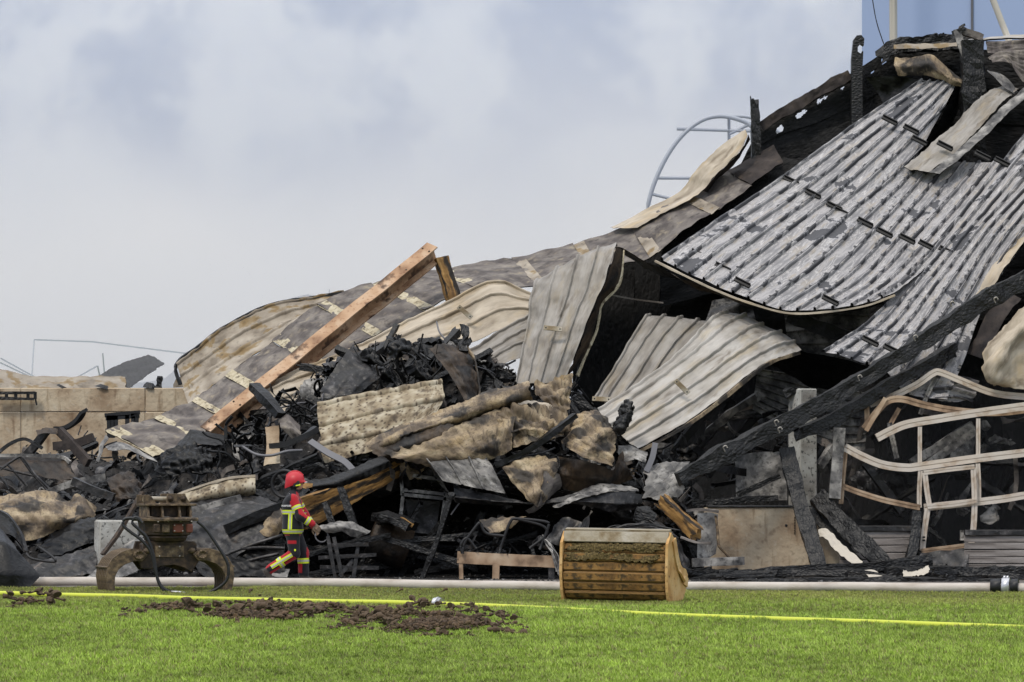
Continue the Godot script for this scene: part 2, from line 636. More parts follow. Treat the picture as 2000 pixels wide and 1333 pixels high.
	# brown felt-faced roof lining
	var brown := layers(768, 768, [
		{"seed": 51, "freq": 0.006, "oct": 5, "warp": 30.0, "stops": [[0.0, hue(64, 58, 56)], [0.4, hue(95, 88, 84)], [0.6, hue(112, 105, 99)], [1.0, hue(140, 132, 122)]]},
		{"seed": 52, "freq": 0.01, "oct": 4, "warp": 30.0, "stops": [[0.0, hue(46, 42, 42, 0.8)], [0.36, hue(54, 48, 46, 0.0)], [0.62, hue(150, 138, 118, 0.0)], [1.0, hue(160, 148, 124, 0.8)]]},
		{"seed": 53, "freq": 0.05, "oct": 3, "sx": 2.0, "stops": [[0.0, grey(0.1, 0.35)], [0.45, grey(0.2, 0.0)], [1.0, grey(0.6, 0.15)]]},
	])
	mat("brown", Color.WHITE, 0.85, {"tex": tex(brown), "scale": 0.4, "normal": crinkle, "ns": 0.35})
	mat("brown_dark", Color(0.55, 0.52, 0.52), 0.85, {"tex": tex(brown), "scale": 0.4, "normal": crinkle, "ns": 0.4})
	# grey fringe trays with ochre scorching
	var fringe := layers(512, 512, [
		{"seed": 61, "freq": 0.007, "oct": 5, "warp": 24.0, "stops": [[0.0, hue(92, 82, 68)], [0.45, hue(142, 131, 116)], [1.0, hue(178, 168, 152)]]},
		{"seed": 62, "freq": 0.008, "oct": 4, "warp": 40.0, "stops": [[0.0, hue(110, 84, 42, 0.9)], [0.32, hue(120, 94, 50, 0.5)], [0.4, hue(130, 104, 60, 0.0)], [1.0, hue(0, 0, 0, 0.0)]]},
		{"seed": 63, "freq": 0.03, "oct": 4, "stops": [[0.0, grey(0.12, 0.5)], [0.35, grey(0.2, 0.0)], [1.0, grey(0.9, 0.1)]]},
	])
	mat("fringe", Color.WHITE, 0.75, {"tex": tex(fringe), "scale": 0.4, "normal": dents, "ns": 0.6})
	var cream := layers(256, 256, [
		{"seed": 65, "freq": 0.02, "oct": 5, "stops": [[0.0, hue(120, 108, 86)], [0.35, hue(196, 186, 160)], [1.0, hue(222, 214, 192)]]},
		{"seed": 66, "freq": 0.03, "oct": 5, "warp": 20.0, "stops": [[0.0, hue(60, 52, 44, 0.8)], [0.22, hue(100, 88, 70, 0.5)], [0.38, hue(90, 80, 66, 0.0)], [1.0, hue(0, 0, 0, 0.0)]]},
	])
	mat("cream", Color(0.88, 0.87, 0.85), 0.85, {"tex": tex(cream), "scale": 1.0, "normal": fine, "ns": 0.5})
	# spotted cream panel with burnt honeycomb glue dabs
	var spots := layers(512, 512, [
		{"seed": 71, "freq": 0.01, "oct": 5, "stops": [[0.0, hue(120, 104, 82)], [0.4, hue(176, 162, 136)], [0.65, hue(206, 196, 172)], [1.0, hue(224, 216, 196)]]},
		{"seed": 72, "freq": 0.034, "type": FastNoiseLite.TYPE_CELLULAR, "oct": 1, "ret": FastNoiseLite.RETURN_DISTANCE, "warp": 14.0, "stops": [[0.0, hue(60, 52, 44, 0.85)], [0.10, hue(84, 72, 60, 0.7)], [0.2, hue(110, 94, 76, 0.25)], [0.28, hue(120, 100, 80, 0.0)], [1.0, hue(0, 0, 0, 0.0)]]},
		{"seed": 73, "freq": 0.008, "oct": 6, "warp": 30.0, "stops": [[0.0, hue(58, 48, 40, 0.8)], [0.2, hue(70, 58, 46, 0.5)], [0.38, hue(80, 66, 54, 0.0)], [1.0, hue(0, 0, 0, 0.0)]]},
	])
	mat("spotted", Color(0.83, 0.82, 0.81), 0.85, {"tex": tex(spots), "scale": 0.62, "normal": crinkle, "ns": 0.3})
	# crumpled lining burnt from cream through ochre to black
	var burnt := layers(768, 768, [
		{"seed": 81, "freq": 0.004, "oct": 6, "warp": 50.0, "stops": [[0.0, hue(62, 53, 45)], [0.3, hue(92, 79, 64)], [0.45, hue(120, 104, 83)], [0.62, hue(148, 130, 104)], [1.0, hue(190, 174, 144)]]},
		{"seed": 82, "freq": 0.0032, "oct": 7, "warp": 40.0, "stops": [[0.0, hue(22, 20, 19, 0.96)], [0.34, hue(32, 28, 25, 0.8)], [0.48, hue(60, 50, 40, 0.0)], [0.66, hue(176, 150, 104, 0.0)], [1.0, hue(184, 156, 108, 0.6)]]},
		{"seed": 84, "freq": 0.03, "oct": 5, "sy": 5.0, "stops": [[0.0, hue(40, 32, 26, 0.6)], [0.4, hue(60, 48, 36, 0.0)], [0.6, hue(190, 170, 130, 0.0)], [1.0, hue(200, 184, 150, 0.4)]]},
		{"seed": 83, "freq": 0.06, "oct": 4, "stops": [[0.0, grey(0.06, 0.5)], [0.42, grey(0.1, 0.0)], [1.0, grey(0.8, 0.12)]]},
	])
	mat("burnt", Color.WHITE, 0.7, {"tex": tex(burnt), "scale": 0.5, "normal": crinkle, "ns": 0.6})
	mat("burnt_warm", Color(1.0, 0.92, 0.78), 0.7, {"tex": tex(burnt), "scale": 0.42, "normal": crinkle, "ns": 0.6})
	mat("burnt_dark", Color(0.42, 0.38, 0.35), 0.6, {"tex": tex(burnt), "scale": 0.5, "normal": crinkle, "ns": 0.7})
	# sooty grey metal
	var soot := layers(768, 768, [
		{"seed": 91, "freq": 0.007, "oct": 5, "warp": 34.0, "stops": [[0.0, hue(10, 10, 11)], [0.4, hue(26, 26, 28)], [0.6, hue(48, 47, 49)], [1.0, hue(122, 120, 119)]]},
		{"seed": 92, "freq": 0.03, "oct": 5, "warp": 14.0, "stops": [[0.0, grey(0.03, 0.8)], [0.4, grey(0.08, 0.0)], [0.68, grey(0.6, 0.0)], [1.0, grey(0.75, 0.7)]]},
		{"seed": 93, "freq": 0.008, "oct": 3, "stops": [[0.0, hue(84, 66, 46, 0.6)], [0.34, hue(84, 66, 46, 0.0)], [1.0, hue(0, 0, 0, 0.0)]]},
	])
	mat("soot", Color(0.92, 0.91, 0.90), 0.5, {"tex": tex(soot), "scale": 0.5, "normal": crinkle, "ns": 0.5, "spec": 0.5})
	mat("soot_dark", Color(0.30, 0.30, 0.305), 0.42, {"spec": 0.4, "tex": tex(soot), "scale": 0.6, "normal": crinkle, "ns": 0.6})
	mat("soot_pale", Color(1.9, 1.87, 1.82).clamp(), 0.6, {"tex": tex(layers(512, 512, [
		{"seed": 191, "freq": 0.008, "oct": 5, "warp": 34.0, "stops": [[0.0, hue(46, 45, 46)], [0.4, hue(92, 90, 88)], [0.6, hue(124, 121, 117)], [1.0, hue(176, 172, 166)]]},
		{"seed": 192, "freq": 0.03, "oct": 5, "warp": 14.0, "stops": [[0.0, grey(0.05, 0.8)], [0.42, grey(0.1, 0.0)], [0.66, grey(0.7, 0.0)], [1.0, grey(0.8, 0.7)]]},
	])), "scale": 0.55, "normal": crinkle, "ns": 0.4})
	# charred timber
	var char_t := layers(512, 512, [
		{"seed": 101, "freq": 0.03, "oct": 4, "sx": 3.0, "stops": [[0.0, hue(12, 12, 13)], [0.5, hue(28, 28, 29)], [0.75, hue(46, 45, 45)], [1.0, hue(88, 86, 84)]]},
		{"seed": 102, "freq": 0.01, "oct": 3, "stops": [[0.0, hue(60, 48, 36, 0.5)], [0.3, hue(50, 42, 34, 0.0)], [1.0, hue(0, 0, 0, 0.0)]]},
	])
	mat("charred", Color(0.46, 0.46, 0.465), 0.5, {"tex": tex(char_t), "scale": 0.9, "normal": cracked, "ns": 1.0, "spec": 0.5})
	mat("char_wall", Color(0.6, 0.6, 0.6), 0.8, {"tex": tex(char_t), "scale": 0.5, "normal": cracked, "ns": 0.8})
	mat("char_tri", Color(0.9, 0.9, 0.9), 0.6, {"tex": tex(char_t), "scale": 0.9, "normal": cracked, "ns": 1.0, "tri": true})
	# half-burnt laminated timber
	var ochre := layers(512, 512, [
		{"seed": 111, "freq": 0.02, "oct": 4, "sx": 6.0, "stops": [[0.0, hue(76, 52, 24)], [0.4, hue(132, 98, 50)], [0.7, hue(162, 124, 70)], [1.0, hue(190, 152, 96)]]},
		{"seed": 112, "freq": 0.012, "oct": 6, "warp": 30.0, "sx": 3.5, "stops": [[0.0, hue(22, 19, 17)], [0.32, hue(36, 29, 23, 0.9)], [0.52, hue(60, 46, 30, 0.0)], [1.0, hue(0, 0, 0, 0.0)]]},
	])
	mat("ochre", Color.WHITE, 0.75, {"tex": tex(ochre), "scale": 0.7, "normal": cracked, "ns": 0.5})
	# primed steel, orange under the burnt coat
	var primer := layers(512, 512, [
		{"seed": 121, "freq": 0.006, "oct": 5, "warp": 20.0, "stops": [[0.0, hue(138, 108, 82)], [0.4, hue(184, 152, 120)], [0.7, hue(202, 174, 144)], [1.0, hue(210, 190, 166)]]},
		{"seed": 122, "freq": 0.007, "oct": 6, "warp": 40.0, "stops": [[0.0, hue(40, 32, 26, 0.9)], [0.24, hue(66, 50, 38, 0.75)], [0.40, hue(90, 64, 46, 0.0)], [0.68, hue(196, 176, 150, 0.0)], [1.0, hue(204, 186, 160, 0.7)]]},
		{"seed": 123, "freq": 0.04, "oct": 3, "stops": [[0.0, hue(96, 50, 26, 0.5)], [0.36, hue(96, 50, 26, 0.0)], [1.0, hue(0, 0, 0, 0.0)]]},
	])
	mat("primer", Color(0.92, 0.89, 0.87), 0.75, {"tex": tex(primer), "scale": 0.42, "normal": fine, "ns": 0.3})
	# concrete
	var conc := layers(768, 768, [
		{"seed": 131, "freq": 0.004, "oct": 5, "warp": 20.0, "stops": [[0.0, hue(140, 116, 96)], [0.4, hue(176, 154, 134)], [0.65, hue(192, 173, 154)], [1.0, hue(206, 190, 172)]]},
		{"seed": 132, "freq": 0.02, "oct": 5, "stops": [[0.0, hue(90, 74, 62, 0.5)], [0.36, hue(100, 80, 66, 0.0)], [0.7, grey(0.85, 0.0)], [1.0, grey(0.85, 0.3)]]},
		{"seed": 133, "freq": 0.05, "type": FastNoiseLite.TYPE_CELLULAR, "oct": 1, "ret": FastNoiseLite.RETURN_DISTANCE, "stops": [[0.0, hue(70, 60, 54, 0.7)], [0.025, hue(80, 70, 60, 0.0)], [1.0, hue(0, 0, 0, 0.0)]]},
		{"seed": 134, "freq": 0.02, "oct": 4, "sy": 6.0, "stops": [[0.0, hue(96, 72, 54, 0.5)], [0.34, hue(96, 72, 54, 0.0)], [1.0, hue(0, 0, 0, 0.0)]]},
	])
	mat("concrete", Color(0.99, 1.0, 0.96), 0.9, {"tex": tex(conc), "scale": 0.3, "normal": fine, "ns": 0.4})
	mat("concrete_grey", Color(0.98, 1.0, 1.06).clamp(), 0.9, {"tex": tex(layers(512, 512, [
		{"seed": 138, "freq": 0.006, "oct": 5, "warp": 20.0, "stops": [[0.0, hue(126, 118, 110)], [0.45, hue(168, 162, 155)], [1.0, hue(196, 192, 186)]]},
		{"seed": 139, "freq": 0.03, "oct": 4, "stops": [[0.0, grey(0.15, 0.8)], [0.27, grey(0.2, 0.4)], [0.34, grey(0.3, 0.0)], [1.0, grey(0.9, 0.15)]]},
	])), "scale": 0.6, "normal": fine, "ns": 0.5})
	# ground, road, soil
	mat("turf", Color.WHITE, 0.95, {"tex": tex(layers(512, 512, [
		{"seed": 141, "freq": 0.02, "oct": 5, "stops": [[0.0, hue(52, 62, 24)], [0.5, hue(84, 100, 36)], [1.0, hue(120, 124, 58)]]}])), "scale": 0.4, "normal": fine})
	mat("road", Color.WHITE, 0.92, {"tex": tex(layers(512, 512, [
		{"seed": 144, "freq": 0.01, "oct": 6, "warp": 15.0, "stops": [[0.0, hue(64, 60, 56)], [0.5, hue(108, 102, 97)], [1.0, hue(146, 138, 130)]]},
		{"seed": 145, "freq": 0.06, "oct": 3, "stops": [[0.0, hue(40, 36, 34, 0.9)], [0.36, hue(50, 46, 42, 0.0)], [0.66, hue(160, 130, 100, 0.0)], [1.0, hue(170, 140, 112, 0.6)]]}])), "scale": 0.5, "normal": fine})
	mat("ash", Color.WHITE, 0.9, {"tex": tex(layers(512, 512, [
		{"seed": 147, "freq": 0.02, "oct": 6, "warp": 15.0, "stops": [[0.0, hue(10, 9, 9)], [0.5, hue(26, 24, 23)], [0.75, hue(48, 45, 43)], [1.0, hue(110, 104, 98)]]}])), "scale": 0.5, "normal": cracked, "ns": 0.8})
	mat("soil", Color.WHITE, 0.95, {"tex": tex(layers(256, 256, [
		{"seed": 151, "freq": 0.03, "oct": 5, "stops": [[0.0, hue(40, 32, 24)], [0.5, hue(80, 65, 49)], [1.0, hue(128, 108, 84)]]}])), "scale": 2.5, "tri": true, "normal": fine})
	mat("soil_crumbs", Color.WHITE, 0.95, {"tex": M.soil.albedo_texture, "scale": 2.5, "tri": true, "normal": fine, "vc": true})
	# plant and tools
	var muck := layers(512, 512, [
		{"seed": 161, "freq": 0.01, "oct": 5, "warp": 16.0, "stops": [[0.0, hue(96, 72, 38)], [0.35, hue(146, 108, 54)], [0.6, hue(168, 130, 72)], [1.0, hue(178, 152, 108)]]},
		{"seed": 162, "freq": 0.016, "oct": 6, "warp": 30.0, "stops": [[0.0, hue(52, 43, 27, 0.95)], [0.3, hue(76, 62, 36, 0.75)], [0.5, hue(96, 76, 36, 0.0)], [0.7, hue(180, 150, 106, 0.0)], [1.0, hue(186, 160, 122, 0.8)]]},
	])
	mat("muck", Color(0.84, 0.82, 0.78), 0.8, {"tex": tex(muck), "scale": 0.9, "normal": fine, "ns": 0.6})
	mat("worn_yellow", Color.WHITE, 0.7, {"tex": tex(layers(256, 256, [
		{"seed": 165, "freq": 0.01, "oct": 5, "stops": [[0.0, hue(168, 120, 62)], [0.5, hue(200, 160, 102)], [1.0, hue(208, 178, 130)]]},
		{"seed": 166, "freq": 0.04, "oct": 4, "stops": [[0.0, hue(96, 66, 34, 0.9)], [0.3, hue(110, 76, 40, 0.0)], [1.0, hue(0, 0, 0, 0.0)]]}])), "scale": 0.9, "normal": fine, "ns": 0.3})
	mat("worn_steel", Color.WHITE, 0.55, {"tex": tex(layers(256, 256, [
		{"seed": 168, "freq": 0.012, "oct": 5, "stops": [[0.0, hue(104, 86, 56)], [0.45, hue(142, 132, 112)], [1.0, hue(168, 162, 150)]]}])), "scale": 0.9, "metal": 0.2, "normal": fine, "ns": 0.3})
	mat("moss", Color.WHITE, 0.95, {"tex": tex(layers(256, 256, [
		{"seed": 169, "freq": 0.05, "oct": 4, "stops": [[0.0, hue(56, 47, 26)], [0.5, hue(92, 78, 44)], [1.0, hue(126, 110, 70)]]}])), "scale": 2.0, "normal": cracked})
	mat("rusty", Color.WHITE, 0.7, {"tex": tex(layers(512, 512, [
		{"seed": 171, "freq": 0.012, "oct": 5, "warp": 20.0, "stops": [[0.0, hue(46, 39, 32)], [0.4, hue(86, 72, 56)], [0.65, hue(116, 98, 74)], [1.0, hue(148, 130, 104)]]},
		{"seed": 172, "freq": 0.05, "oct": 4, "stops": [[0.0, grey(0.1, 0.5)], [0.36, grey(0.1, 0.0)], [1.0, hue(150, 110, 60, 0.3)]]}])), "scale": 1.1, "metal": 0.15, "normal": fine, "ns": 0.5})
	mat("rusty_dark", Color(0.62, 0.58, 0.55), 0.7, {"tex": M.rusty.albedo_texture, "scale": 1.1, "normal": fine, "ns": 0.5})
	mat("red_plate", hue(112, 62, 46), 0.7, {"normal": fine, "scale": 2.0, "ns": 0.4})
	mat("rubber", hue(24, 24, 26), 0.5)
	mat("black_iron", hue(30, 30, 32), 0.5, {"normal": fine, "scale": 2.0, "ns": 0.4, "metal": 0.2})
	mat("galvanised", hue(176, 182, 192), 0.5, {"metal": 0.1})
	mat("grey_iron", hue(104, 104, 108), 0.5, {"normal": fine, "scale": 2.0, "ns": 0.4, "metal": 0.2})
	mat("bolt", hue(170, 164, 156), 0.4, {"metal": 0.4})
	mat("white_hose", Color.WHITE, 0.8, {"tex": tex(layers(256, 256, [
		{"seed": 175, "freq": 0.01, "oct": 5, "sx": 2.0, "stops": [[0.0, hue(150, 138, 124)], [0.45, hue(184, 175, 165)], [1.0, hue(200, 193, 184)]]}])), "scale": 0.7, "normal": fine, "ns": 0.3})
	mat("yellow_hose", hue(196, 204, 66), 0.6, {"normal": fine, "scale": 4.0, "ns": 0.3})
	mat("silver", hue(196, 196, 200), 0.35, {"metal": 0.6})
	mat("frame_beige", Color.WHITE, 0.6, {"tex": tex(layers(256, 256, [
		{"seed": 177, "freq": 0.012, "oct": 5, "stops": [[0.0, hue(156, 132, 108)], [0.3, hue(198, 186, 172)], [1.0, hue(212, 204, 194)]]}])), "scale": 0.6, "normal": fine, "ns": 0.2})
	mat("frame_burnt", Color.WHITE, 0.65, {"tex": tex(layers(256, 256, [
		{"seed": 178, "freq": 0.014, "oct": 5, "stops": [[0.0, hue(96, 76, 58)], [0.4, hue(160, 134, 108)], [1.0, hue(194, 174, 150)]]}])), "scale": 0.6, "normal": fine, "ns": 0.2})
	mat("plank_pale", Color.WHITE, 0.8, {"tex": tex(layers(256, 256, [
		{"seed": 179, "freq": 0.02, "oct": 5, "sx": 4.0, "stops": [[0.0, hue(70, 64, 60)], [0.4, hue(132, 125, 120)], [1.0, hue(168, 162, 158)]]}])), "scale": 0.6, "normal": fine, "ns": 0.4})
	mat("white_scrap", hue(188, 180, 166), 0.7, {"normal": crinkle, "scale": 1.2, "ns": 0.6})
	mat("far_wall", hue(160, 178, 212), 0.8)
	mat("pole", hue(196, 190, 178), 0.7)
	mat("far_hill", hue(92, 102, 112), 0.95)
	mat("blades", Color.WHITE, 0.6, {"vc": true})
	M.blades.backlight_enabled = true
	M.blades.backlight = Color(0.6, 0.6, 0.6)
	mat("cloth", Color.WHITE, 0.85, {"vc": true, "sheen": 0.3, "tri": true, "normal": crinkle, "scale": 2.2, "ns": 0.9})
	mat("lime", hue(206, 222, 40), 0.6)
	mat("reflective", hue(178, 180, 172), 0.45)
	mat("helmet_red", hue(184, 32, 44), 0.45, {"spec": 0.5, "tri": true, "normal": fine, "scale": 3.0, "ns": 0.25})
	mat("skin", hue(196, 146, 118), 0.6)
	mat("white_print", hue(214, 214, 214), 0.7)

# ---------------------------------------------------------------- the scene
func _ready() -> void:
	rng.seed = 4711
	noise.seed = 7
	noise.frequency = 0.01
	noise.fractal_octaves = 3
	crease.seed = 19
	crease.frequency = 0.012
	crease.fractal_type = FastNoiseLite.FRACTAL_RIDGED
	crease.fractal_octaves = 3
	# camera
	var cam := Camera3D.new()
	cam.name = "camera"
	cam.projection = Camera3D.PROJECTION_FRUSTUM
	cam.near = 1.0
	cam.far = 9000.0
	cam.size = 1333.0 / FOCAL
	cam.frustum_offset = Vector2(0.0, (HORIZON - 666.5) / FOCAL)
	cam.position = Vector3(0, EYE, STATION)
	add_child(cam)
	cam.current = true
	# smoky sky
	var env := Environment.new()
	env.background_mode = Environment.BG_SKY
	var sm := PanoramaSkyMaterial.new()
	sm.panorama = smoky_sky()
	var sky := Sky.new()
	sky.sky_material = sm
	env.sky = sky
	env.background_energy_multiplier = 2.0
	env.tonemap_mode = Environment.TONE_MAPPER_LINEAR
	env.tonemap_exposure = 1.0
	env.sdfgi_enabled = true
	env.ssao_enabled = true
	env.ssil_enabled = true
	env.volumetric_fog_enabled = true
	env.volumetric_fog_density = 0.0
	var we := WorldEnvironment.new()
	we.name = "environment"
	we.environment = env
	add_child(we)
	var sun := DirectionalLight3D.new()
	sun.name = "sun"
	sun.light_energy = 0.5
	sun.light_color = Color(1.0, 0.96, 0.9)
	sun.light_angular_distance = 10.0
	sun.shadow_enabled = true
	sun.rotation_degrees = Vector3(-52, -32, 0)
	add_child(sun)

	make_materials()
	build_ground()
	build_background()
	build_ruin()
	build_sheets()
	build_heap()
	build_heap_pieces()
	build_left_pile()
	build_right_side()
	build_tools()
	build_person()
	build_hoses()
	build_soil_and_grass()
	build_smoke()
	gather_parts()

# overcast smoke: white-grey and dense low down, torn into blue-grey gaps higher up, brightest overhead
func sky_tone(elev: float, n: float, n2: float) -> Color:
	var low := Color(1.22, 1.215, 1.21)
	var gap := Color(0.36, 0.47, 0.71)
	var puffy := Color(0.80, 0.87, 0.99)
	var up := Color(1.55, 1.58, 1.64)
	var e := elev + 2.4 * n2 + 1.0 * n
	var c := gap.lerp(puffy, smoothstep(-0.36, 0.40, n + 0.15 * n2))
	c = low.lerp(c, smoothstep(2.9, 6.6, e))
	return c.lerp(up, smoothstep(9.0, 70.0, elev))

func smoky_sky() -> ImageTexture:
	var puff := FastNoiseLite.new()
	puff.seed = 3
	puff.frequency = 1.0
	puff.fractal_octaves = 6
	puff.fractal_gain = 0.55
	puff.domain_warp_enabled = true
	puff.domain_warp_amplitude = 0.5
	puff.domain_warp_frequency = 0.9
	var broad := FastNoiseLite.new()
	broad.seed = 12
	broad.frequency = 1.0
	broad.fractal_octaves = 2
	var coarse := Image.create_empty(512, 256, false, Image.FORMAT_RGB8)
	for y in 256:
		var el := 90.0 - (y + 0.5) / 256.0 * 180.0
		for x in 512:
			var az := (x + 0.5) / 512.0 * TAU
			var d := Vector3(cos(az) * cos(deg_to_rad(el)), sin(deg_to_rad(el)), sin(az) * cos(deg_to_rad(el)))
			var c := sky_tone(el, puff.get_noise_3dv(d * 16.0), broad.get_noise_3dv(d * 6.0)) if el > -1.0 else Color(0.2, 0.2, 0.18)
			coarse.set_pixel(x, y, (c * 0.5).linear_to_srgb())
	coarse.resize(4096, 2048, Image.INTERPOLATE_CUBIC)
	# fine texture of the smoke round the whole horizon
	var w := 4096
	for y in range(800, 1032):
		var el := 90.0 - (y + 0.5) / 2048.0 * 180.0
		var se := sin(deg_to_rad(el))
		var ce := cos(deg_to_rad(el))
		for x in w:
			var az := (x + 0.5) / w * TAU
			var d := Vector3(cos(az) * ce, se, sin(az) * ce)
			var c := sky_tone(el, puff.get_noise_3dv(d * 16.0), broad.get_noise_3dv(d * 6.0)) * 0.5
			coarse.set_pixel(x, y, c.linear_to_srgb())
	return ImageTexture.create_from_image(coarse)

func plane(x0: float, x1: float, z0: float, z1: float, y: float, nx := 1, nz := 1, bump := 0.0) -> ArrayMesh:
	var P := PackedVector3Array()
	var UV := PackedVector2Array()
	for i in nx + 1:
		for j in nz + 1:
			var x := lerpf(x0, x1, float(i) / nx)
			var z := lerpf(z0, z1, float(j) / nz)
			P.append(Vector3(x, y + bump * noise.get_noise_2d(x * 40.0, z * 40.0), z))
			UV.append(Vector2(x, z))
	return grid_mesh(P, nx, nz, UV)

func build_ground() -> void:
	struct("ground", plane(-4000, 4000, 4000, -4000, 0.0), M.turf)
	struct("pavement", plane(-30, 30, 3.4, -1.2, 0.006, 60, 8), M.road)
	struct("burnt_floor", plane(-30, 30, -0.6, -34, 0.012, 40, 30), M.ash)

func build_background() -> void:
	# far hill with two radio masts, seen through the smoke
	var P := PackedVector3Array()
	var UV := PackedVector2Array()
	var nx := 600
	for i in nx + 1:
		var col := lerpf(-9000.0, 11000.0, float(i) / nx)
		var x := (col - 1000.0) / FOCAL * 2100.0
		var h := 58.0 + 22.0 * noise.get_noise_1d(col * 0.05) + 3.0 * noise.get_noise_1d(col * 0.9)
		h += 44.0 * exp(-pow((col - 690.0) / 230.0, 4.0)) + 5.0 * exp(-pow((col - 640.0) / 50.0, 2.0))
		for j in 5:
			var f := j / 4.0
			P.append(Vector3(x, h * (1.0 - f * f), -2040.0 + f * 700.0))
			UV.append(Vector2(x * 0.01, f))
	struct("hill", grid_mesh(P, nx, 4, UV), M.far_hill)
	for q in [[634.0, 14.0, "thinner radio mast on the far hill, the left one"], [643.0, 20.0, "taller radio mast on the far hill, the right one"]]:
		var st := begin()
		var foot := Vector3((q[0] - 1000.0) / FOCAL * 2100.0, 96.0, -2040.0)
		sweep(st, PackedVector3Array([foot, foot + Vector3.UP * q[1]]), ring(0.9, 6), {"n": 2, "s1": 0.4})
		tag(obj("radio_mast", finish(st), M.grey_iron), q[2], "mast", "radio masts on the hill")
	# tall hall with a pale pole standing behind the ruin, upper right
	var hall := thing("tall_hall", "tall blue-grey hall rising behind the charred roof in the top right corner", "building", Vector3(12.0, 0, -22))
	var z := -17.0
	var l := at(1684, 0, z).x
	var st1 := begin()
	prism(st1, Vector3(0, 7.5, 0), PackedVector2Array([Vector2(l, -z), Vector2(l + 28.0, -z), Vector2(l + 28.0, 12.0 - z), Vector2(l + 3.0, 12.0 - z)]), 15.0, Basis(Vector3(1, 0, 0), Vector3(0, 0, -1), Vector3(0, 1, 0)), 0.02)
	obj("wall", finish(st1), M.far_wall, hall)
	for k in 9:
		var s := begin()
		box(s, Vector3(l + 2.4 + k * 2.9, 7.5, z + 0.02), Vector3(0.05, 14.9, 0.06), Basis(), 0.01)
		obj("joint_strip", finish(s), M.grey_iron, hall)
	tag(obj("flue_pole", tube_mesh(PackedVector3Array([Vector3(at(1749, 80, -15.6).x, 0, -15.6), Vector3(at(1744, 0, -15.6).x, 16, -15.6)]), 0.085, 12, 3), M.pole), "pale upright pole in front of the tall blue-grey hall", "pole")
	tag(obj("slanting_pole", tube_mesh(PackedVector3Array([at(1975, 90, -15.8), at(1925, -40, -15.8)]), 0.07, 10, 3), M.pole), "pale slanting brace against the tall hall, near the right edge", "pole")
	tag(obj("hanging_cable", tube_mesh(pts([1700, -30, -15.6, 1712, 40, -15.6, 1728, 90, -15.6]), 0.012, 6, 12), M.rubber), "thin dark cable hanging beside the pale pole", "cable")
	# round-topped steel frame fading into the smoke
	var za := -27.0
	var arch := thing("steel_arch", "round-topped steel frame half hidden by smoke beside the charred gable", "frame", at(1380, 1080, za))
	obj("rail", tube_mesh(pts([1240, 560, za, 1262, 420, za, 1282, 348, za, 1318, 282, za, 1362, 240, za, 1405, 227, za, 1450, 236, za, 1475, 252, za]), 0.055, 8, 40), M.galvanised, arch)
	obj("rail", tube_mesh(pts([1420, 227, za - 1.5, 1470, 231, za - 1.5, 1530, 262, za - 1.5]), 0.04, 8, 12), M.galvanised, arch)
	for b in [[1322, 252, 1500, 257], [1283, 348, 1420, 348], [1268, 378, 1310, 388], [1258, 440, 1420, 440], [1424, 232, 1424, 420], [1424, 262, 1470, 240]]:
		obj("rung", tube_mesh(pts([b[0], b[1], za, b[2], b[3], za]), 0.04, 8, 2), M.galvanised, arch)
	# ghostly steel of the far collapsed hall, left
	var zl := -64.0
	var ghost := thing("collapsed_steel_frame", "faint collapsed steel frame deep in the smoke above the left concrete wall", "frame", at(200, 1080, zl))
	for b in [[60, 760, 66, 664], [66, 664, 180, 668], [180, 668, 372, 692], [0, 700, 95, 752], [110, 760, 190, 715], [190, 715, 200, 760], [200, 690, 206, 758], [-40, 690, 70, 742]]:
		obj("girder", beam_mesh(pts([b[0], b[1], zl, b[2], b[3], zl - 0.5]), 0.04, 0.05, {"n": 3}), M.galvanised, ghost)
	# concrete wall at the back left, cast in slabs
	var zw := -13.0
	var wall := thing("concrete_wall", "long tan concrete wall standing behind the left debris", "wall", Vector3(at(180, 0, zw).x, 0, zw))
	var top := at(0, 758, zw).y
	var mid := at(0, 805, zw).y
	var xs := [-420.0, -170.0, 40.0, 283.0, 540.0]
	for k in 4:
		for r in 2:
			var x0 := at(xs[k], 0, zw).x
			var x1 := at(xs[k + 1], 0, zw).x
			var y0: float = 0.0 if r == 0 else mid
			var y1: float = mid if r == 0 else top
			var s := begin()
			box(s, Vector3((x0 + x1) * 0.5, (y0 + y1) * 0.5, zw - 0.15 + 0.012 * ((k + r) % 2)), Vector3(x1 - x0 - 0.004, y1 - y0 - 0.006, 0.3), Basis(), 0.015)
			obj("slab", finish(s), M.concrete, wall)
	var s0 := begin()
	for p in [[-10, 768, 68, 768], [-10, 778, 66, 780]]:
		sweep(s0, pts([p[0], p[1], zw + 0.2, p[2], p[3], zw + 0.2]), rect(0.07, 0.06), {"n": 4, "rough": 0.02})
	for x in [12, 30, 54, 68]:
		sweep(s0, pts([x, 766, zw + 0.2, x, 780, zw + 0.2]), rect(0.06, 0.06), {"n": 2})
	sweep(s0, pts([68, 776, zw + 0.2, 71, 792, zw + 0.2]), rect(0.03, 0.03), {"n": 2})
	tag(obj("burnt_cable_tray", finish(s0), M.charred), "burnt cable tray fixed to the top left of the concrete wall", "cable tray")
	# sagging roof rest and charred flap beyond that wall
	sheet("sagging_roof_edge", "sagging grey-brown roof edge lying along the top of the concrete wall", "roof sheet", [[-60, 705, -19, 0, 728, -19, 60, 741, -19, 130, 744, -19, 190, 741, -19, 250, 742, -19], [-60, 770, -18, 0, 775, -18, 60, 778, -18, 130, 778, -18, 190, 778, -18, 250, 778, -18]], M.fringe, {"sharp": true, "nu": 30, "nv": 8, "crump": 0.03, "rag": 0.03, "thick": 0.08})
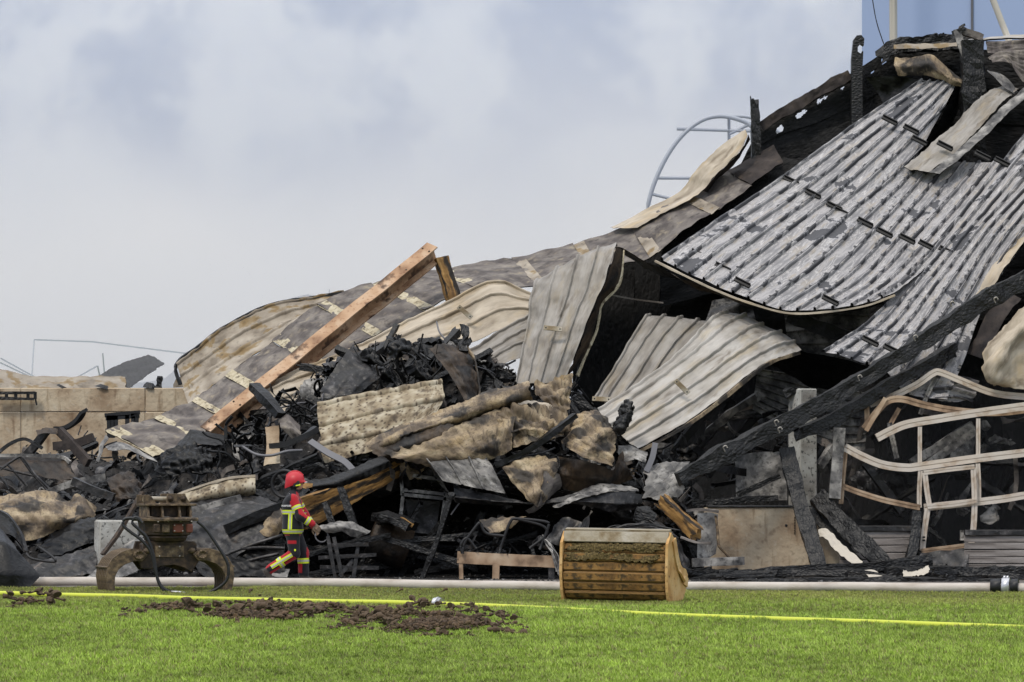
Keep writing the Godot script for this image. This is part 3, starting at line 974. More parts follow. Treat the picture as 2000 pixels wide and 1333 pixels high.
	sheet("charred_roof_flap", "dark charred roof flap rising to a torn tip above the concrete wall", "roof sheet", [[178, 745, -31.0, 214, 722, -31.2, 250, 706, -31.4, 288, 695, -31.6, 299, 701, -31.6], [181, 762, -30.8, 222, 746, -31.0, 258, 730, -31.2, 296, 712, -31.4, 322, 714, -31.5], [186, 785, -30.6, 228, 776, -30.7, 258, 756, -30.9, 286, 736, -31.1, 300, 724, -31.2]], M.char_wall, {"sharp": true, "nu": 60, "nv": 24, "crump": 0.02, "cf": 3.0, "rag": 0.03, "rf": 8.0, "thick": 0.05})
	for p in [["charred_stub", 310, 735, 0.16, "narrow charred stub standing on the concrete wall, right of the roof flap"], ["charred_stub", 291, 748, 0.26, "squat charred lump on the concrete wall, below the roof flap tip"], ["charred_stub", 200, 752, 0.3, "low charred lump on the middle of the concrete wall"], ["charred_stub", 122, 755, 0.14, "smallest charred lump on the concrete wall, left of its middle"]]:
		var s := begin()
		var foot := at(p[1], 759, zw - 0.1)
		sweep(s, PackedVector3Array([foot, at(p[1] + 2, p[2], zw - 0.1)]), ring(p[3] * 0.6, 9), {"n": 6, "rough": 0.14, "rf": 3.0, "s1": 0.55})
		tag(obj(p[0], finish(s), M.charred), p[4], "debris", "burnt lumps on the concrete wall")
	sheet("bent_trim", "small bent grey trim at the foot of the upturned roof panel, on the wall", "trim", [[338, 752, -12.6, 346, 738, -12.6, 366, 736, -12.6], [338, 758, -12.6, 350, 757, -12.6, 366, 757, -12.6]], M.fringe, {"nu": 8, "nv": 4, "thick": 0.02})

func build_ruin() -> void:
	# charred gable wall of boards, following the burnt roof slope
	var z := -10.5
	var gable := thing("charred_gable", "charred black gable wall with small burnt-through holes above the fallen roof", "wall", Vector3(at(1700, 0, z).x, 0, z))
	var rows := 15
	for k in rows:
		var f0 := float(k) / rows
		var f1 := float(k + 1) / rows + 0.012
		var T := pts([1484, 246, z, 1540, 205, z, 1600, 180, z, 1655, 148, z, 1700, 120, z, 1745, 92, z, 1800, 96, z, 1880, 96, z, 2010, 100, z, 2160, 110, z])
		var B := pts([1300, 620, z, 1400, 620, z, 1500, 620, z, 1600, 620, z, 1680, 620, z, 1760, 620, z, 1850, 620, z, 1950, 620, z, 2050, 620, z, 2160, 620, z])
		var a := PackedVector3Array()
		var b := PackedVector3Array()
		for i in T.size():
			a.append(T[i].lerp(B[i], f0))
			b.append(T[i].lerp(B[i], f1))
		var dz := Vector3(0, 0, 0.03 * (k % 2) + 0.02 * noise.get_noise_1d(k * 300.0))
		for i in T.size():
			a[i] += dz
			b[i] += dz
		var m := surface([a, b], {"nu": 260 if k < 5 else 60, "nv": 12 if k < 5 else 3, "crump": 0.02, "cf": 1.5, "thick": 0.03, "seed": k * 3.1, "lin": true, "holes": [[1523, 252, 8, 5], [1563, 224, 10, 5], [1607, 194, 10, 4], [1646, 172, 4, 3], [1704, 142, 3, 3], [1728, 116, 5, 8]] if k < 5 else []})
		obj("board", m[0], M.char_wall, gable)
	# added black backing wall and unseen right end wall, keeping the inside dark
	var inner := thing("dark_backing_wall", "added black backing wall that keeps the inside of the hall dark", "wall", Vector3(at(1600, 0, -11.2).x, 0, -11.2))
	for k in 9:
		var x0 := 1120.0 + k * 120.0
		obj("board", surface([[x0, 480, -11.2, x0, 1130, -11.2], [x0 + 124, 480, -11.3, x0 + 124, 1130, -11.3]], {"nu": 20, "nv": 6, "crump": 0.025, "cf": 2.4, "thick": 0.06})[0], M.char_wall, inner)
	sheet("added_end_wall", "added black wall beyond the right edge, unseen, blocking side light", "wall", [[2200, 100, -11, 2200, 1130, -11], [2230, 100, -3, 2230, 1130, -3]], M.char_wall, {"nu": 10, "nv": 10, "thick": 0.1})  # out of view, added to stop light entering from the right
	# rafter along the gable slope, and posts
	tag(obj("burnt_rafter", beam_mesh(pts([1486, 248, -10.2, 1540, 214, -10.2, 1580, 192, -10.2, 1625, 165, -10.2, 1660, 146, -10.2]), 0.2, 0.2, {"rough": 0.06, "n": 40}), M.brown_dark), "burnt brown rafter sloping along the top of the charred gable", "rafter")
	var st := begin()
	var post := PackedVector2Array([Vector2(0, -3), Vector2(0, 1.52), Vector2(0.03, 1.62), Vector2(0.14, 1.7), Vector2(0.24, 1.66), Vector2(0.25, 1.3), Vector2(0.22, -3)])
	var bottom := at(1662, 175, -10)
	prism(st, bottom, PackedVector2Array([Vector2(0, -3), Vector2(0.01, 0.6), Vector2(0.05, 0.98), Vector2(0.11, 1.06), Vector2(0.2, 1.07), Vector2(0.26, 1.0), Vector2(0.25, 0.86), Vector2(0.19, 0.9), Vector2(0.13, 0.83), Vector2(0.13, 0.74), Vector2(0.19, 0.7), Vector2(0.23, 0.76), Vector2(0.24, 0.74), Vector2(0.22, 0.3), Vector2(0.24, -3)]), 0.22, Basis(), 0.015)
	tag(obj("charred_post", finish(st), M.charred), "tall charred post with a burnt hole near its rounded top", "post")
	tag(obj("charred_post", beam_mesh(pts([1476, 330, -10, 1476, 262, -10, 1474, 196, -10]), 0.2, 0.24, {"rough": 0.05, "n": 16, "jag": 0.1, "up": Vector3(0, 0, 1), "s1": 0.8}), M.charred), "shorter charred post at the left end of the burnt rafter", "post")
	tag(obj("charred_post", beam_mesh(pts([1905, 420, -9.2, 1902, 250, -9.2, 1898, 80, -9.2]), 0.44, 0.4, {"rough": 0.08, "n": 30, "up": Vector3(0, 0, 1)}), M.charred), "thick charred post rising between the roof sheets at the top right", "post")
	# crust along the ridge
	tag(obj("charred_ridge_beam", beam_mesh(pts([1722, 108, -10, 1745, 92, -10, 1800, 88, -10, 1870, 84, -10, 1900, 84, -10]), 0.3, 0.26, {"rough": 0.09, "n": 40, "jag": 0.2}), M.charred), "charred ridge beam with a broken pointed left end, top right", "beam")
	tag(obj("charred_crust", beam_mesh(pts([1780, 84, -10.1, 1810, 76, -10.1, 1845, 74, -10.1, 1875, 78, -10.1]), 0.2, 0.14, {"rough": 0.1, "n": 24}), M.charred), "lumpy black crust lying on the charred ridge beam", "debris")
	tag(obj("curled_wire", tube_mesh(pts([1826, 74, -10, 1824, 68, -10, 1830, 66, -10, 1834, 72, -10, 1844, 72, -10, 1843, 64, -10]), 0.02, 6, 16), M.rubber), "thin curled wire sticking up from the black ridge crust", "wire")
	sheet("ridge_strip", "thin scorched metal strip under the ridge crust", "strip", [[1746, 87, -9.7, 1800, 87, -9.7, 1870, 82, -9.7], [1746, 96, -9.6, 1800, 95, -9.6, 1870, 89, -9.6]], M.fringe, {"nu": 20, "nv": 3, "crump": 0.02})
	sheet("scorched_roof_scrap", "crumpled grey-brown roof scrap below the ridge, left of the thick post", "roof sheet", [[1746, 112, -9.6, 1775, 108, -9.6, 1812, 104, -9.6, 1850, 130, -9.4, 1885, 158, -9.2], [1745, 128, -9.4, 1775, 130, -9.4, 1815, 124, -9.3, 1850, 150, -9.2, 1885, 165, -9.1], [1752, 148, -9.5, 1778, 146, -9.5, 1820, 150, -9.4, 1850, 162, -9.3, 1880, 172, -9.2]], M.burnt, {"sharp": true, "nu": 26, "nv": 14, "crump": 0.034, "cf": 2.4, "rag": 0.03})
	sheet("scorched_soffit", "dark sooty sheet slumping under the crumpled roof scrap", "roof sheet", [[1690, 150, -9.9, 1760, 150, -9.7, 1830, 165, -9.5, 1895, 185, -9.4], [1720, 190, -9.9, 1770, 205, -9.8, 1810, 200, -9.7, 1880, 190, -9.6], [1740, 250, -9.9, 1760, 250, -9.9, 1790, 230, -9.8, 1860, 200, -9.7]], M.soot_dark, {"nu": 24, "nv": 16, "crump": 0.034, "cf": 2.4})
	# pieces at the top right corner
	sheet("white_ridge_flashing", "long pale ridge flashing running out of the right edge", "flashing", [[1892, 80, -9.6, 1940, 76, -9.6, 2000, 72, -9.6, 2140, 66, -9.6], [1894, 87, -9.3, 1940, 80, -9.3, 2000, 77, -9.3, 2140, 72, -9.3]], M.pale, {"nu": 20, "nv": 4, "crump": 0.015, "thick": 0.03})
	sheet("corrugated_sheet", "upper brown corrugated sheet hanging under the pale ridge flashing", "roof sheet", [[1926, 82, -9.2, 1965, 80, -9.2, 2010, 78, -9.2, 2120, 74, -9.2], [1930, 106, -9.0, 1965, 108, -9.0, 2010, 104, -9.0, 2120, 100, -9.0]], M.brown, {"panels": 9, "nu": 6, "nv": 4, "lin": true, "rib": 0.0, "crump": 0.025, "cf": 6.0, "thick": 0.01})
	sheet("corrugated_sheet", "lower brown corrugated sheet with a wavy torn edge at the right border", "roof sheet", [[1930, 112, -8.9, 1960, 100, -8.9, 2000, 98, -8.9, 2120, 96, -8.9], [1940, 122, -8.7, 1970, 122, -8.7, 2006, 165, -8.7, 2120, 220, -8.7]], M.brown, {"panels": 9, "nu": 8, "nv": 4, "crump": 0.025, "cf": 6.0, "thick": 0.01})
	tag(obj("bent_purlin", beam_mesh(pts([1869, 58, -9.3, 1878, 88, -9.2, 1890, 120, -9.1, 1893, 140, -9.1]), 0.14, 0.05, {"n": 14, "up": Vector3(0, 0, 1)}), M.soot_pale), "bent pale purlin hanging down in front of the thick charred post", "purlin")
	tag(obj("burnt_purlin_end", beam_mesh(pts([1872, 57, -9.4, 1890, 64, -9.4, 1920, 74, -9.4]), 0.16, 0.14, {"n": 10, "rough": 0.03}), M.brown), "short burnt purlin end poking out above the pale ridge flashing", "purlin")
	tag(obj("charred_lump", beam_mesh(pts([1862, 66, -9.4, 1872, 62, -9.3, 1882, 54, -9.3, 1880, 48, -9.3]), 0.1, 0.1, {"n": 10, "rough": 0.06}), M.charred), "small charred knob at the highest point of the ruin", "debris")
	sheet("grey_torn_flap", "curved grey torn flap right of the thick charred post", "roof sheet", [[1926, 136, -8.9, 1950, 146, -8.9, 1975, 160, -8.8, 1992, 178, -8.8], [1926, 142, -8.7, 1948, 158, -8.7, 1966, 172, -8.6, 1980, 184, -8.6]], M.soot_pale, {"nu": 16, "nv": 5, "crump": 0.03, "rag": 0.02})
	# dark girder box behind the big roof sheet: a charred valley wall under the fascia
	sheet("charred_valley_wall", "black charred valley boards between the fascia and the grey roof sheet", "wall", [[1500, 300, -10.2, 1440, 345, -10, 1380, 395, -9.8, 1300, 440, -9.6], [1600, 330, -10, 1500, 400, -9.8, 1400, 470, -9.6, 1290, 530, -9.4], [1700, 420, -10, 1560, 500, -9.8, 1430, 560, -9.6, 1290, 600, -9.4]], M.char_wall, {"nu": 30, "nv": 20, "crump": 0.025, "cf": 2.4, "thick": 0.05})

func build_sheets() -> void:
	# long brown lining with cream laps, built course by course
	var top := pts([205, 842, -6.2, 300, 818, -7, 375, 785, -8, 440, 736, -9, 533, 668, -9.6, 620, 598, -10, 725, 556, -10.4, 850, 532, -10.6, 1000, 508, -10.6, 1120, 478, -10.4, 1230, 440, -10.2, 1330, 392, -10, 1420, 335, -10, 1512, 284, -10])
	var low := pts([300, 894, -5.4, 400, 868, -5.8, 470, 838, -6.4, 535, 790, -7, 625, 724, -7.6, 730, 660, -8, 830, 610, -8.4, 940, 570, -8.6, 1050, 560, -8.6, 1150, 530, -8.6, 1270, 505, -8.6, 1390, 420, -8.8, 1470, 365, -9.2, 1530, 320, -9.6])
	var lining := thing("brown_roof_lining", "long brown roof lining with cream lap strips sweeping up behind the wreckage", "roof sheet", Vector3(at(800, 0, -9).x, 0.5, -9))
	var n := top.size() - 1
	for k in n:
		var bulge := 0.10
		var S: Array = []
		for v in 4:
			var f := v / 3.0
			var row := PackedVector3Array()
			for i in 5:
				var t := (k + i / 4.0) / n
				var p := curve(top, t).lerp(curve(low, t), f)
				p += Vector3(-0.25, 0.3, 0.9).normalized() * bulge * sin(PI * i / 4.0) * (0.6 + 0.5 * sin(k * 2.1))
				row.append(p)
			S.append(row)
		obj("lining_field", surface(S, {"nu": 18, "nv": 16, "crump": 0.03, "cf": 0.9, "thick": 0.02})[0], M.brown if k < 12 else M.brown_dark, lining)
		# lap strip where two fields meet
		if k < 12:
			var w := 0.045 if k > 0 else 0.07
			var a := PackedVector3Array()
			var b := PackedVector3Array()
			for i in 5:
				var f := i / 4.0
				var t := float(k) / n
				var out := Vector3(-0.2, 0.25, 0.9).normalized() * 0.05
				a.append(curve(top, t).lerp(curve(low, t), f) + out)
				b.append(curve(top, t + w * 0.32).lerp(curve(low, t + w * 0.32), f) + out * 1.6)
			obj("lap_strip", surface([a, b], {"nu": 16, "nv": 5, "crump": 0.012, "cf": 3.0, "rag": 0.012, "thick": 0.012})[0], M.cream if k < 8 else M.fringe, lining)
	# upturned fringe trays along its upper edge
	sheet("upturned_roof_edge", "upturned grey-brown roof edge with two folds and a dark rim, behind the orange beam", "roof sheet", [
		[345, 713, -10, 388, 678, -10.2, 440, 640, -10.5, 528, 598, -10.8, 600, 585, -11, 672, 573, -11],
		[352, 735, -9.8, 400, 700, -10, 460, 655, -10.3, 545, 614, -10.6, 610, 597, -10.8, 678, 577, -10.9],
		[360, 765, -9.4, 415, 722, -9.6, 490, 672, -10, 570, 630, -10.3, 625, 605, -10.6, 682, 581, -10.8],
		[368, 792, -8.6, 440, 736, -9.1, 533, 667, -9.6, 622, 597, -10.1, 660, 588, -10.4, 690, 580, -10.7]], M.fringe, {"panels": 3, "rib": 0.05, "nu": 60, "crump": 0.02, "thick": 0.012})
	tag(obj("edge_rim", beam_mesh(pts([352, 752, -9.9, 344, 713, -9.98, 388, 677, -10.18, 440, 638, -10.48, 528, 596, -10.78, 600, 583, -10.98, 668, 573, -10.98]), 0.07, 0.07, {"n": 60, "rough": 0.02}), M.black_iron), "thin dark rim bent along the top of the upturned roof edge", "trim")
	# pale light piece on the fascia end
	sheet("pale_fascia_flap", "pale cream flap curling up to a torn tip against the sky", "roof sheet", [
		[1190, 446, -10.2, 1265, 408, -10.1, 1330, 372, -10, 1365, 325, -9.9, 1405, 290, -9.8, 1457, 252, -9.7],
		[1205, 448, -9.9, 1285, 412, -9.8, 1350, 378, -9.7, 1383, 338, -9.6, 1425, 300, -9.5, 1460, 258, -9.6],
		[1245, 446, -9.6, 1310, 410, -9.5, 1372, 372, -9.4, 1395, 345, -9.4, 1440, 302, -9.4, 1462, 264, -9.5]], M.pale_warm, {"nu": 36, "nv": 10, "crump": 0.017, "cf": 2.4, "rag": 0.008})
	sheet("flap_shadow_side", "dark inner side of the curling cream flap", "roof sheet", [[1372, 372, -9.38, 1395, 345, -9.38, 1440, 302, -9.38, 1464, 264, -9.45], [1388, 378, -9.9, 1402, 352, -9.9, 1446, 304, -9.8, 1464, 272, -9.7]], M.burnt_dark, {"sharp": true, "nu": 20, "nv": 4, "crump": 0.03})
	# orange primed beam
	var a := at(848, 492, -8.4)
	var b := at(405, 852, -5.6)
	var beam := thing("orange_steel_beam", "long orange primed steel beam jutting diagonally out of the wreckage", "steel beam", b)
	var dir := (a - b).normalized()
	var nrm := (Vector3(-0.35, 0.55, 0.75) - dir * dir.dot(Vector3(-0.35, 0.55, 0.75))).normalized()
	var sid := dir.cross(nrm).normalized()
	var len := a.distance_to(b)
	var B := Basis(sid, nrm, dir)
	if B.determinant() < 0.0: B = Basis(-sid, nrm, dir)
	var mid := (a + b) * 0.5
	for part in [["top_flange", Vector3(0, 0.165, 0), Vector3(0.28, 0.026, len)], ["web", Vector3(0, 0, 0), Vector3(0.016, 0.302, len)], ["bottom_flange", Vector3(0, -0.165, 0), Vector3(0.28, 0.026, len)]]:
		var P := PackedVector3Array()
		for i in 25: P.append(mid + B * (part[1] + Vector3(0.008 * sin(i * 0.55), 0.006 * sin(i * 1.3), (i / 24.0 - 0.5) * len)))
		obj(part[0], beam_mesh(P, part[2].x, part[2].y, {"curved": false, "up": nrm}), M.primer, beam)
	for k in 10:
		for e in [-1.0, 1.0]:
			var bo := begin(true)
			lathe(bo, mid + B * Vector3(e * 0.09, 0.178, (k / 9.0 - 0.5) * len * 0.94), [Vector2(0, 0.016), Vector2(0.016, 0.014), Vector2(0.022, 0.0)], 6, Basis(B.x, B.y, B.z))
			if k < 2 or k > 7: obj("bolt", finish(bo), M.rusty_dark, beam)
	for k in 3:
		var sp := begin()
		box(sp, mid + B * Vector3(0.07, 0, (k * 0.42 - 0.45) * len), Vector3(0.12, 0.30, 0.014), B, 0.003)
		obj("stiffener", finish(sp), M.primer, beam)
	tag(obj("burnt_stub_post", beam_mesh(pts([893, 606, -8.3, 878, 560, -8.4, 860, 505, -8.5]), 0.26, 0.2, {"n": 20, "rough": 0.03, "up": Vector3(0.5, 0, 1)}), M.ochre), "short dark brown stub post leaning against the orange beam end", "post")
	# pale tray sheet in front of the beam
	sheet("pale_tray_sheet", "long pale ribbed roof sheet sloping up from the black debris under the orange beam", "roof sheet", [
		[505, 768, -6.4, 560, 735, -6.5, 640, 702, -6.8, 700, 678, -7, 790, 632, -7.2, 880, 588, -7.4, 962, 550, -7.6, 1040, 576, -7.6],
		[512, 780, -6.1, 575, 752, -6.2, 655, 722, -6.5, 740, 690, -6.7, 830, 650, -6.9, 900, 622, -7.1, 970, 588, -7.3, 1042, 596, -7.3],
		[540, 812, -5.8, 620, 785, -5.9, 700, 755, -6.1, 780, 722, -6.3, 860, 694, -6.5, 930, 668, -6.7, 985, 642, -6.9, 1045, 626, -7]], M.pale_warm, {"panels": 3, "rib": 0.045, "nu": 50, "crump": 0.022, "rag": 0.008, "thick": 0.01})
	sheet("grey_tray_sheet", "grey ribbed sheet half buried below the pale roof sheet", "roof sheet", [
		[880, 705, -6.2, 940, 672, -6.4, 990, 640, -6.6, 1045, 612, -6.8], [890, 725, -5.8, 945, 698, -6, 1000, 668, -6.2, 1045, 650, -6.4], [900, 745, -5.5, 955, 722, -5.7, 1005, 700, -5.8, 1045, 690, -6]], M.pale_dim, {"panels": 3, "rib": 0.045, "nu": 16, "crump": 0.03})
	# tall folded sheet
	sheet("tall_folded_sheet", "tall grey ribbed sheet folded over a peak and hanging to the rubble", "roof sheet", [
		[1062, 548, -6.6, 1046, 552, -5.9, 1036, 590, -5.5, 1030, 640, -5.2, 1018, 700, -4.8, 1006, 752, -4.4],
		[1110, 520, -6.7, 1100, 520, -5.8, 1084, 570, -5.3, 1068, 630, -5, 1052, 690, -4.7, 1036, 752, -4.4],
		[1160, 494, -6.8, 1152, 496, -5.7, 1134, 560, -5.2, 1112, 622, -4.9, 1092, 684, -4.6, 1070, 750, -4.4],
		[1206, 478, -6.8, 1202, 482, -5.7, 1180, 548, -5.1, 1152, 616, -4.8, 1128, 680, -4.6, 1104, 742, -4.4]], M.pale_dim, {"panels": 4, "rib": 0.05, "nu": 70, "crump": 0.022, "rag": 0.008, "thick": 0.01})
	sheet("folded_sheet_lip", "dark inner lip with a cream edge beside the tall folded sheet", "roof sheet", [
		[1204, 480, -5.8, 1184, 546, -5.15, 1156, 614, -4.85, 1130, 680, -4.65, 1106, 742, -4.45],
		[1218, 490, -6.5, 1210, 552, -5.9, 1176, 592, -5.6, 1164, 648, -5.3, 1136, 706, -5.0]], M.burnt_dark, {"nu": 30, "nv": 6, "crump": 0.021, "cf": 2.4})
	tag(obj("cream_edge_strip", beam_mesh(pts([1219, 490, -6.45, 1211, 552, -5.85, 1177, 592, -5.55, 1172, 615, -5.4, 1164, 650, -5.25, 1146, 690, -5.1, 1128, 735, -4.9]), 0.03, 0.05, {"n": 40, "rough": 0.012}), M.cream), "thin cream metal edge zigzagging down beside the tall folded sheet", "trim")
	# big marbled roof sheet
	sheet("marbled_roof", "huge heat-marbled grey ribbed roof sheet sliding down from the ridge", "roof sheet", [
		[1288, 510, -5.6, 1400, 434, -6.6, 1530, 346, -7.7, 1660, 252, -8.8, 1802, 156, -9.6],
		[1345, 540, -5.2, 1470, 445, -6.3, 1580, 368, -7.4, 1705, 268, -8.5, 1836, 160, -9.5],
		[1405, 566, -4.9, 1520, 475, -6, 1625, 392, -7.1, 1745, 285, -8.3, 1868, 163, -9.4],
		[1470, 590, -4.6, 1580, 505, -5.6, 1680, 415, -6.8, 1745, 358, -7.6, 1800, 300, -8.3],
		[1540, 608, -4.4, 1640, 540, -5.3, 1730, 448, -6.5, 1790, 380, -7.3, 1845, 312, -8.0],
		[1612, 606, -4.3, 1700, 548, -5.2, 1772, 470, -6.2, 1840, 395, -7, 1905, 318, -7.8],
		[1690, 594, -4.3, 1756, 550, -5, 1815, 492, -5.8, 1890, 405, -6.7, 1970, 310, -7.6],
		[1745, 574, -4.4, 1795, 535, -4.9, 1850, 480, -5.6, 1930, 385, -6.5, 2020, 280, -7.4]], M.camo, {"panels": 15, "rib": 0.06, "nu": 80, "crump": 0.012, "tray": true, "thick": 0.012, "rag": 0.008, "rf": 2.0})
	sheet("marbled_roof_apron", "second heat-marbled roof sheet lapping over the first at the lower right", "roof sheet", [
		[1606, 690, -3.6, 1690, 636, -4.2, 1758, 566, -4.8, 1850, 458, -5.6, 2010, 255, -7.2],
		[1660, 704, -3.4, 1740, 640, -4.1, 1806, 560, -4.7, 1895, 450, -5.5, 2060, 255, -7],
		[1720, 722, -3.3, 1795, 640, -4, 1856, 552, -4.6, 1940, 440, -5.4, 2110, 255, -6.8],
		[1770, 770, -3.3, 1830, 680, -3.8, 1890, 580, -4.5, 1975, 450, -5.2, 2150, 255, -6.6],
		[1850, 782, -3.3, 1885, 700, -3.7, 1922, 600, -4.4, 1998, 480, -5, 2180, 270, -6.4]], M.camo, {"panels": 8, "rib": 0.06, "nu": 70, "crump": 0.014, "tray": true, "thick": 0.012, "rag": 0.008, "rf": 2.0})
	# purlin brackets on it, one by one
	var spots := [[1545, 354, -7.7], [1588, 380, -7.3], [1630, 405, -7.0], [1645, 416, -6.9], [1690, 436, -6.6], [1728, 456, -6.2], [1772, 468, -5.9], [1810, 480, -5.7], [1850, 492, -5.4], [1890, 502, -5.3], [1928, 510, -5.1], [1365, 498, -5.9], [1412, 524, -5.5], [1450, 553, -5.0], [1738, 236, -8.6], [1780, 254, -8.4], [1796, 276, -8.2], [1846, 286, -7.6], [1920, 306, -6.9], [1958, 318, -6.7], [1700, 668, -3.7], [1742, 684, -3.5], [1622, 588, -4.2]]
	for k in spots.size():
		var s := begin()
		var c := at(spots[k][0], spots[k][1], spots[k][2] + 0.12)
		var e := (at(spots[k][0] + 22, spots[k][1] + 11, spots[k][2] + 0.2) - at(spots[k][0] - 22, spots[k][1] - 11, spots[k][2] + 0.05)).normalized()
		var nn := Vector3(-0.4, 0.6, 0.7)
		nn = (nn - e * e.dot(nn)).normalized()
		var bb := Basis(e, nn, e.cross(nn))
		box(s, c, Vector3(0.34, 0.045, 0.08), bb, 0.012)
		box(s, c + bb * Vector3(0, 0.03, -0.03), Vector3(0.32, 0.08, 0.02), bb, 0.004)
		tag(obj("snow_guard", finish(s), M.black_iron), "black snow guard bracket on the marbled roof sheets", "bracket", "snow guards on the marbled roof")
	# long raised cream tray at the upper right
	sheet("cream_dented_tray", "raised cream tray with dented recesses beside the dark gap, upper right", "roof sheet", [
		[1768, 330, -7.8, 1812, 290, -8, 1860, 250, -8.3, 1898, 208, -8.6, 1930, 180, -8.8, 1960, 170, -9],
		[1790, 335, -7.5, 1835, 296, -7.7, 1880, 256, -8, 1918, 214, -8.3, 1950, 186, -8.6, 1976, 172, -8.9],
		[1815, 338, -7.3, 1860, 304, -7.5, 1902, 264, -7.8, 1940, 222, -8.1, 1968, 192, -8.5, 1990, 174, -8.8]], M.pale_dim, {"nu": 46, "nv": 12, "crump": 0.021, "cf": 3.2, "thick": 0.02})
	sheet("grey_tray_edge", "narrow grey folded tray edge right of the cream tray", "roof sheet", [
		[1815, 338, -7.28, 1860, 304, -7.48, 1905, 264, -7.78, 1950, 218, -8.1, 2000, 170, -8.6], [1835, 338, -7.1, 1878, 308, -7.3, 1925, 264, -7.6, 1970, 222, -7.9, 2020, 175, -8.4]], M.soot_pale, {"nu": 30, "nv": 6, "crump": 0.017, "cf": 2.4})
	sheet("dark_gap_side", "black side of the sunken strip between the marbled roof and the cream tray", "roof sheet", [
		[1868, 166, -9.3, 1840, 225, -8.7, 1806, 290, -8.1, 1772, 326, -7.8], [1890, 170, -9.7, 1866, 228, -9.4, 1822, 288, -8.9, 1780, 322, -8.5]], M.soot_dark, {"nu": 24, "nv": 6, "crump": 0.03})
	# pale outer flange of the second sheet
	sheet("cream_verge_strip", "cream rust-stained verge strip along the right edge of the marbled roof", "verge", [
		[1896, 596, -4.3, 1930, 540, -4.7, 1962, 490, -5.0, 2004, 430, -5.4, 2060, 350, -5.9], [1915, 600, -4.1, 1952, 545, -4.5, 1988, 495, -4.8, 2030, 432, -5.2, 2090, 350, -5.7]], M.pale_warm, {"nu": 30, "nv": 8, "crump": 0.03, "thick": 0.02})
	# gutter lip under the marbled roof
	sheet("roof_eaves_lip", "dark eaves lip curling under the lower edge of the marbled roof", "roof sheet", [
		[1206, 480, -6.6, 1260, 508, -5.9, 1320, 540, -5.4, 1400, 568, -5, 1470, 594, -4.6, 1540, 611, -4.4, 1612, 609, -4.3, 1690, 597, -4.3, 1748, 576, -4.4],
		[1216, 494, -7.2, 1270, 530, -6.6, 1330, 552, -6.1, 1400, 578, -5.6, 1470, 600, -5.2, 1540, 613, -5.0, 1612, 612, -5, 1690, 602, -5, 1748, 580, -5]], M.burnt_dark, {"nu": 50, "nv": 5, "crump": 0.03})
	tag(obj("eaves_edge_strip", beam_mesh(pts([1280, 510, -5.6, 1340, 540, -5.1, 1405, 570, -4.8, 1470, 594, -4.5, 1540, 612, -4.3, 1612, 610, -4.2, 1690, 598, -4.2, 1748, 577, -4.3]), 0.04, 0.035, {"n": 50, "rough": 0.01}), M.pale_warm), "thin pale edge strip along the eaves of the marbled roof", "trim")
	tag(obj("bare_slat", beam_mesh(pts([1190, 576, -6.5, 1240, 585, -6.4, 1296, 592, -6.3]), 0.05, 0.03, {"n": 6}), M.plank_pale), "thin pale slat crossing the dark opening below the peak", "slat")
	# front curved pale sheet and its neighbour
	sheet("curved_front_sheet", "broad pale ribbed sheet arching down to the rubble in the centre", "roof sheet", [
		[1168, 806, -3.9, 1225, 768, -4.1, 1290, 722, -4.3, 1350, 668, -4.6, 1388, 628, -5.0, 1418, 611, -5.4],
		[1182, 822, -3.6, 1250, 776, -3.8, 1320, 724, -4, 1385, 672, -4.3, 1430, 635, -4.8, 1462, 622, -5.3],
		[1200, 842, -3.3, 1280, 790, -3.5, 1350, 738, -3.8, 1420, 686, -4.1, 1475, 652, -4.6, 1505, 642, -5.1],
		[1220, 862, -3.1, 1310, 806, -3.3, 1385, 756, -3.6, 1450, 706, -3.9, 1510, 672, -4.4, 1545, 664, -4.9],
		[1244, 880, -2.9, 1330, 832, -3.1, 1402, 782, -3.4, 1470, 728, -3.7, 1520, 700, -4.1, 1566, 686, -4.6]], M.pale, {"panels": 5, "rib": 0.055, "nu": 70, "crump": 0.02, "rag": 0.008, "thick": 0.012})
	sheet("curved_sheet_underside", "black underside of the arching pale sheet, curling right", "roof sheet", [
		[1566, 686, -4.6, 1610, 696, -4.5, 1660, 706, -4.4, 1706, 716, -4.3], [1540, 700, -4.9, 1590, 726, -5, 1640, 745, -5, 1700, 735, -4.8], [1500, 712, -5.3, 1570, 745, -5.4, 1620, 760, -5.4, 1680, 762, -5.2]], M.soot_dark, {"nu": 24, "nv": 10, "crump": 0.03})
	tag(obj("sheet_edge_strip", beam_mesh(pts([1246, 884, -2.86, 1334, 836, -3.05, 1404, 786, -3.35, 1472, 731, -3.65, 1510, 706, -4.0, 1562, 690, -4.5]), 0.05, 0.06, {"n": 40, "rough": 0.02}), M.burnt), "burnt ochre edge along the lower rim of the arching pale sheet", "trim")
	sheet("leaning_grey_sheet", "smaller grey ribbed sheet leaning behind the arching pale sheet", "roof sheet", [
		[1160, 784, -4.6, 1195, 728, -4.9, 1228, 672, -5.2, 1258, 624, -5.5, 1268, 616, -5.9],
		[1185, 790, -4.5, 1225, 730, -4.8, 1262, 674, -5.1, 1296, 628, -5.4, 1308, 620, -5.8],
		[1215, 792, -4.4, 1262, 734, -4.7, 1300, 678, -5, 1340, 632, -5.3, 1352, 625, -5.7],
		[1250, 780, -4.4, 1300, 726, -4.7, 1345, 672, -5, 1385, 640, -5.3, 1395, 632, -5.7]], M.pale_dim, {"panels": 4, "rib": 0.05, "nu": 50, "crump": 0.02, "rag": 0.008, "thick": 0.012})
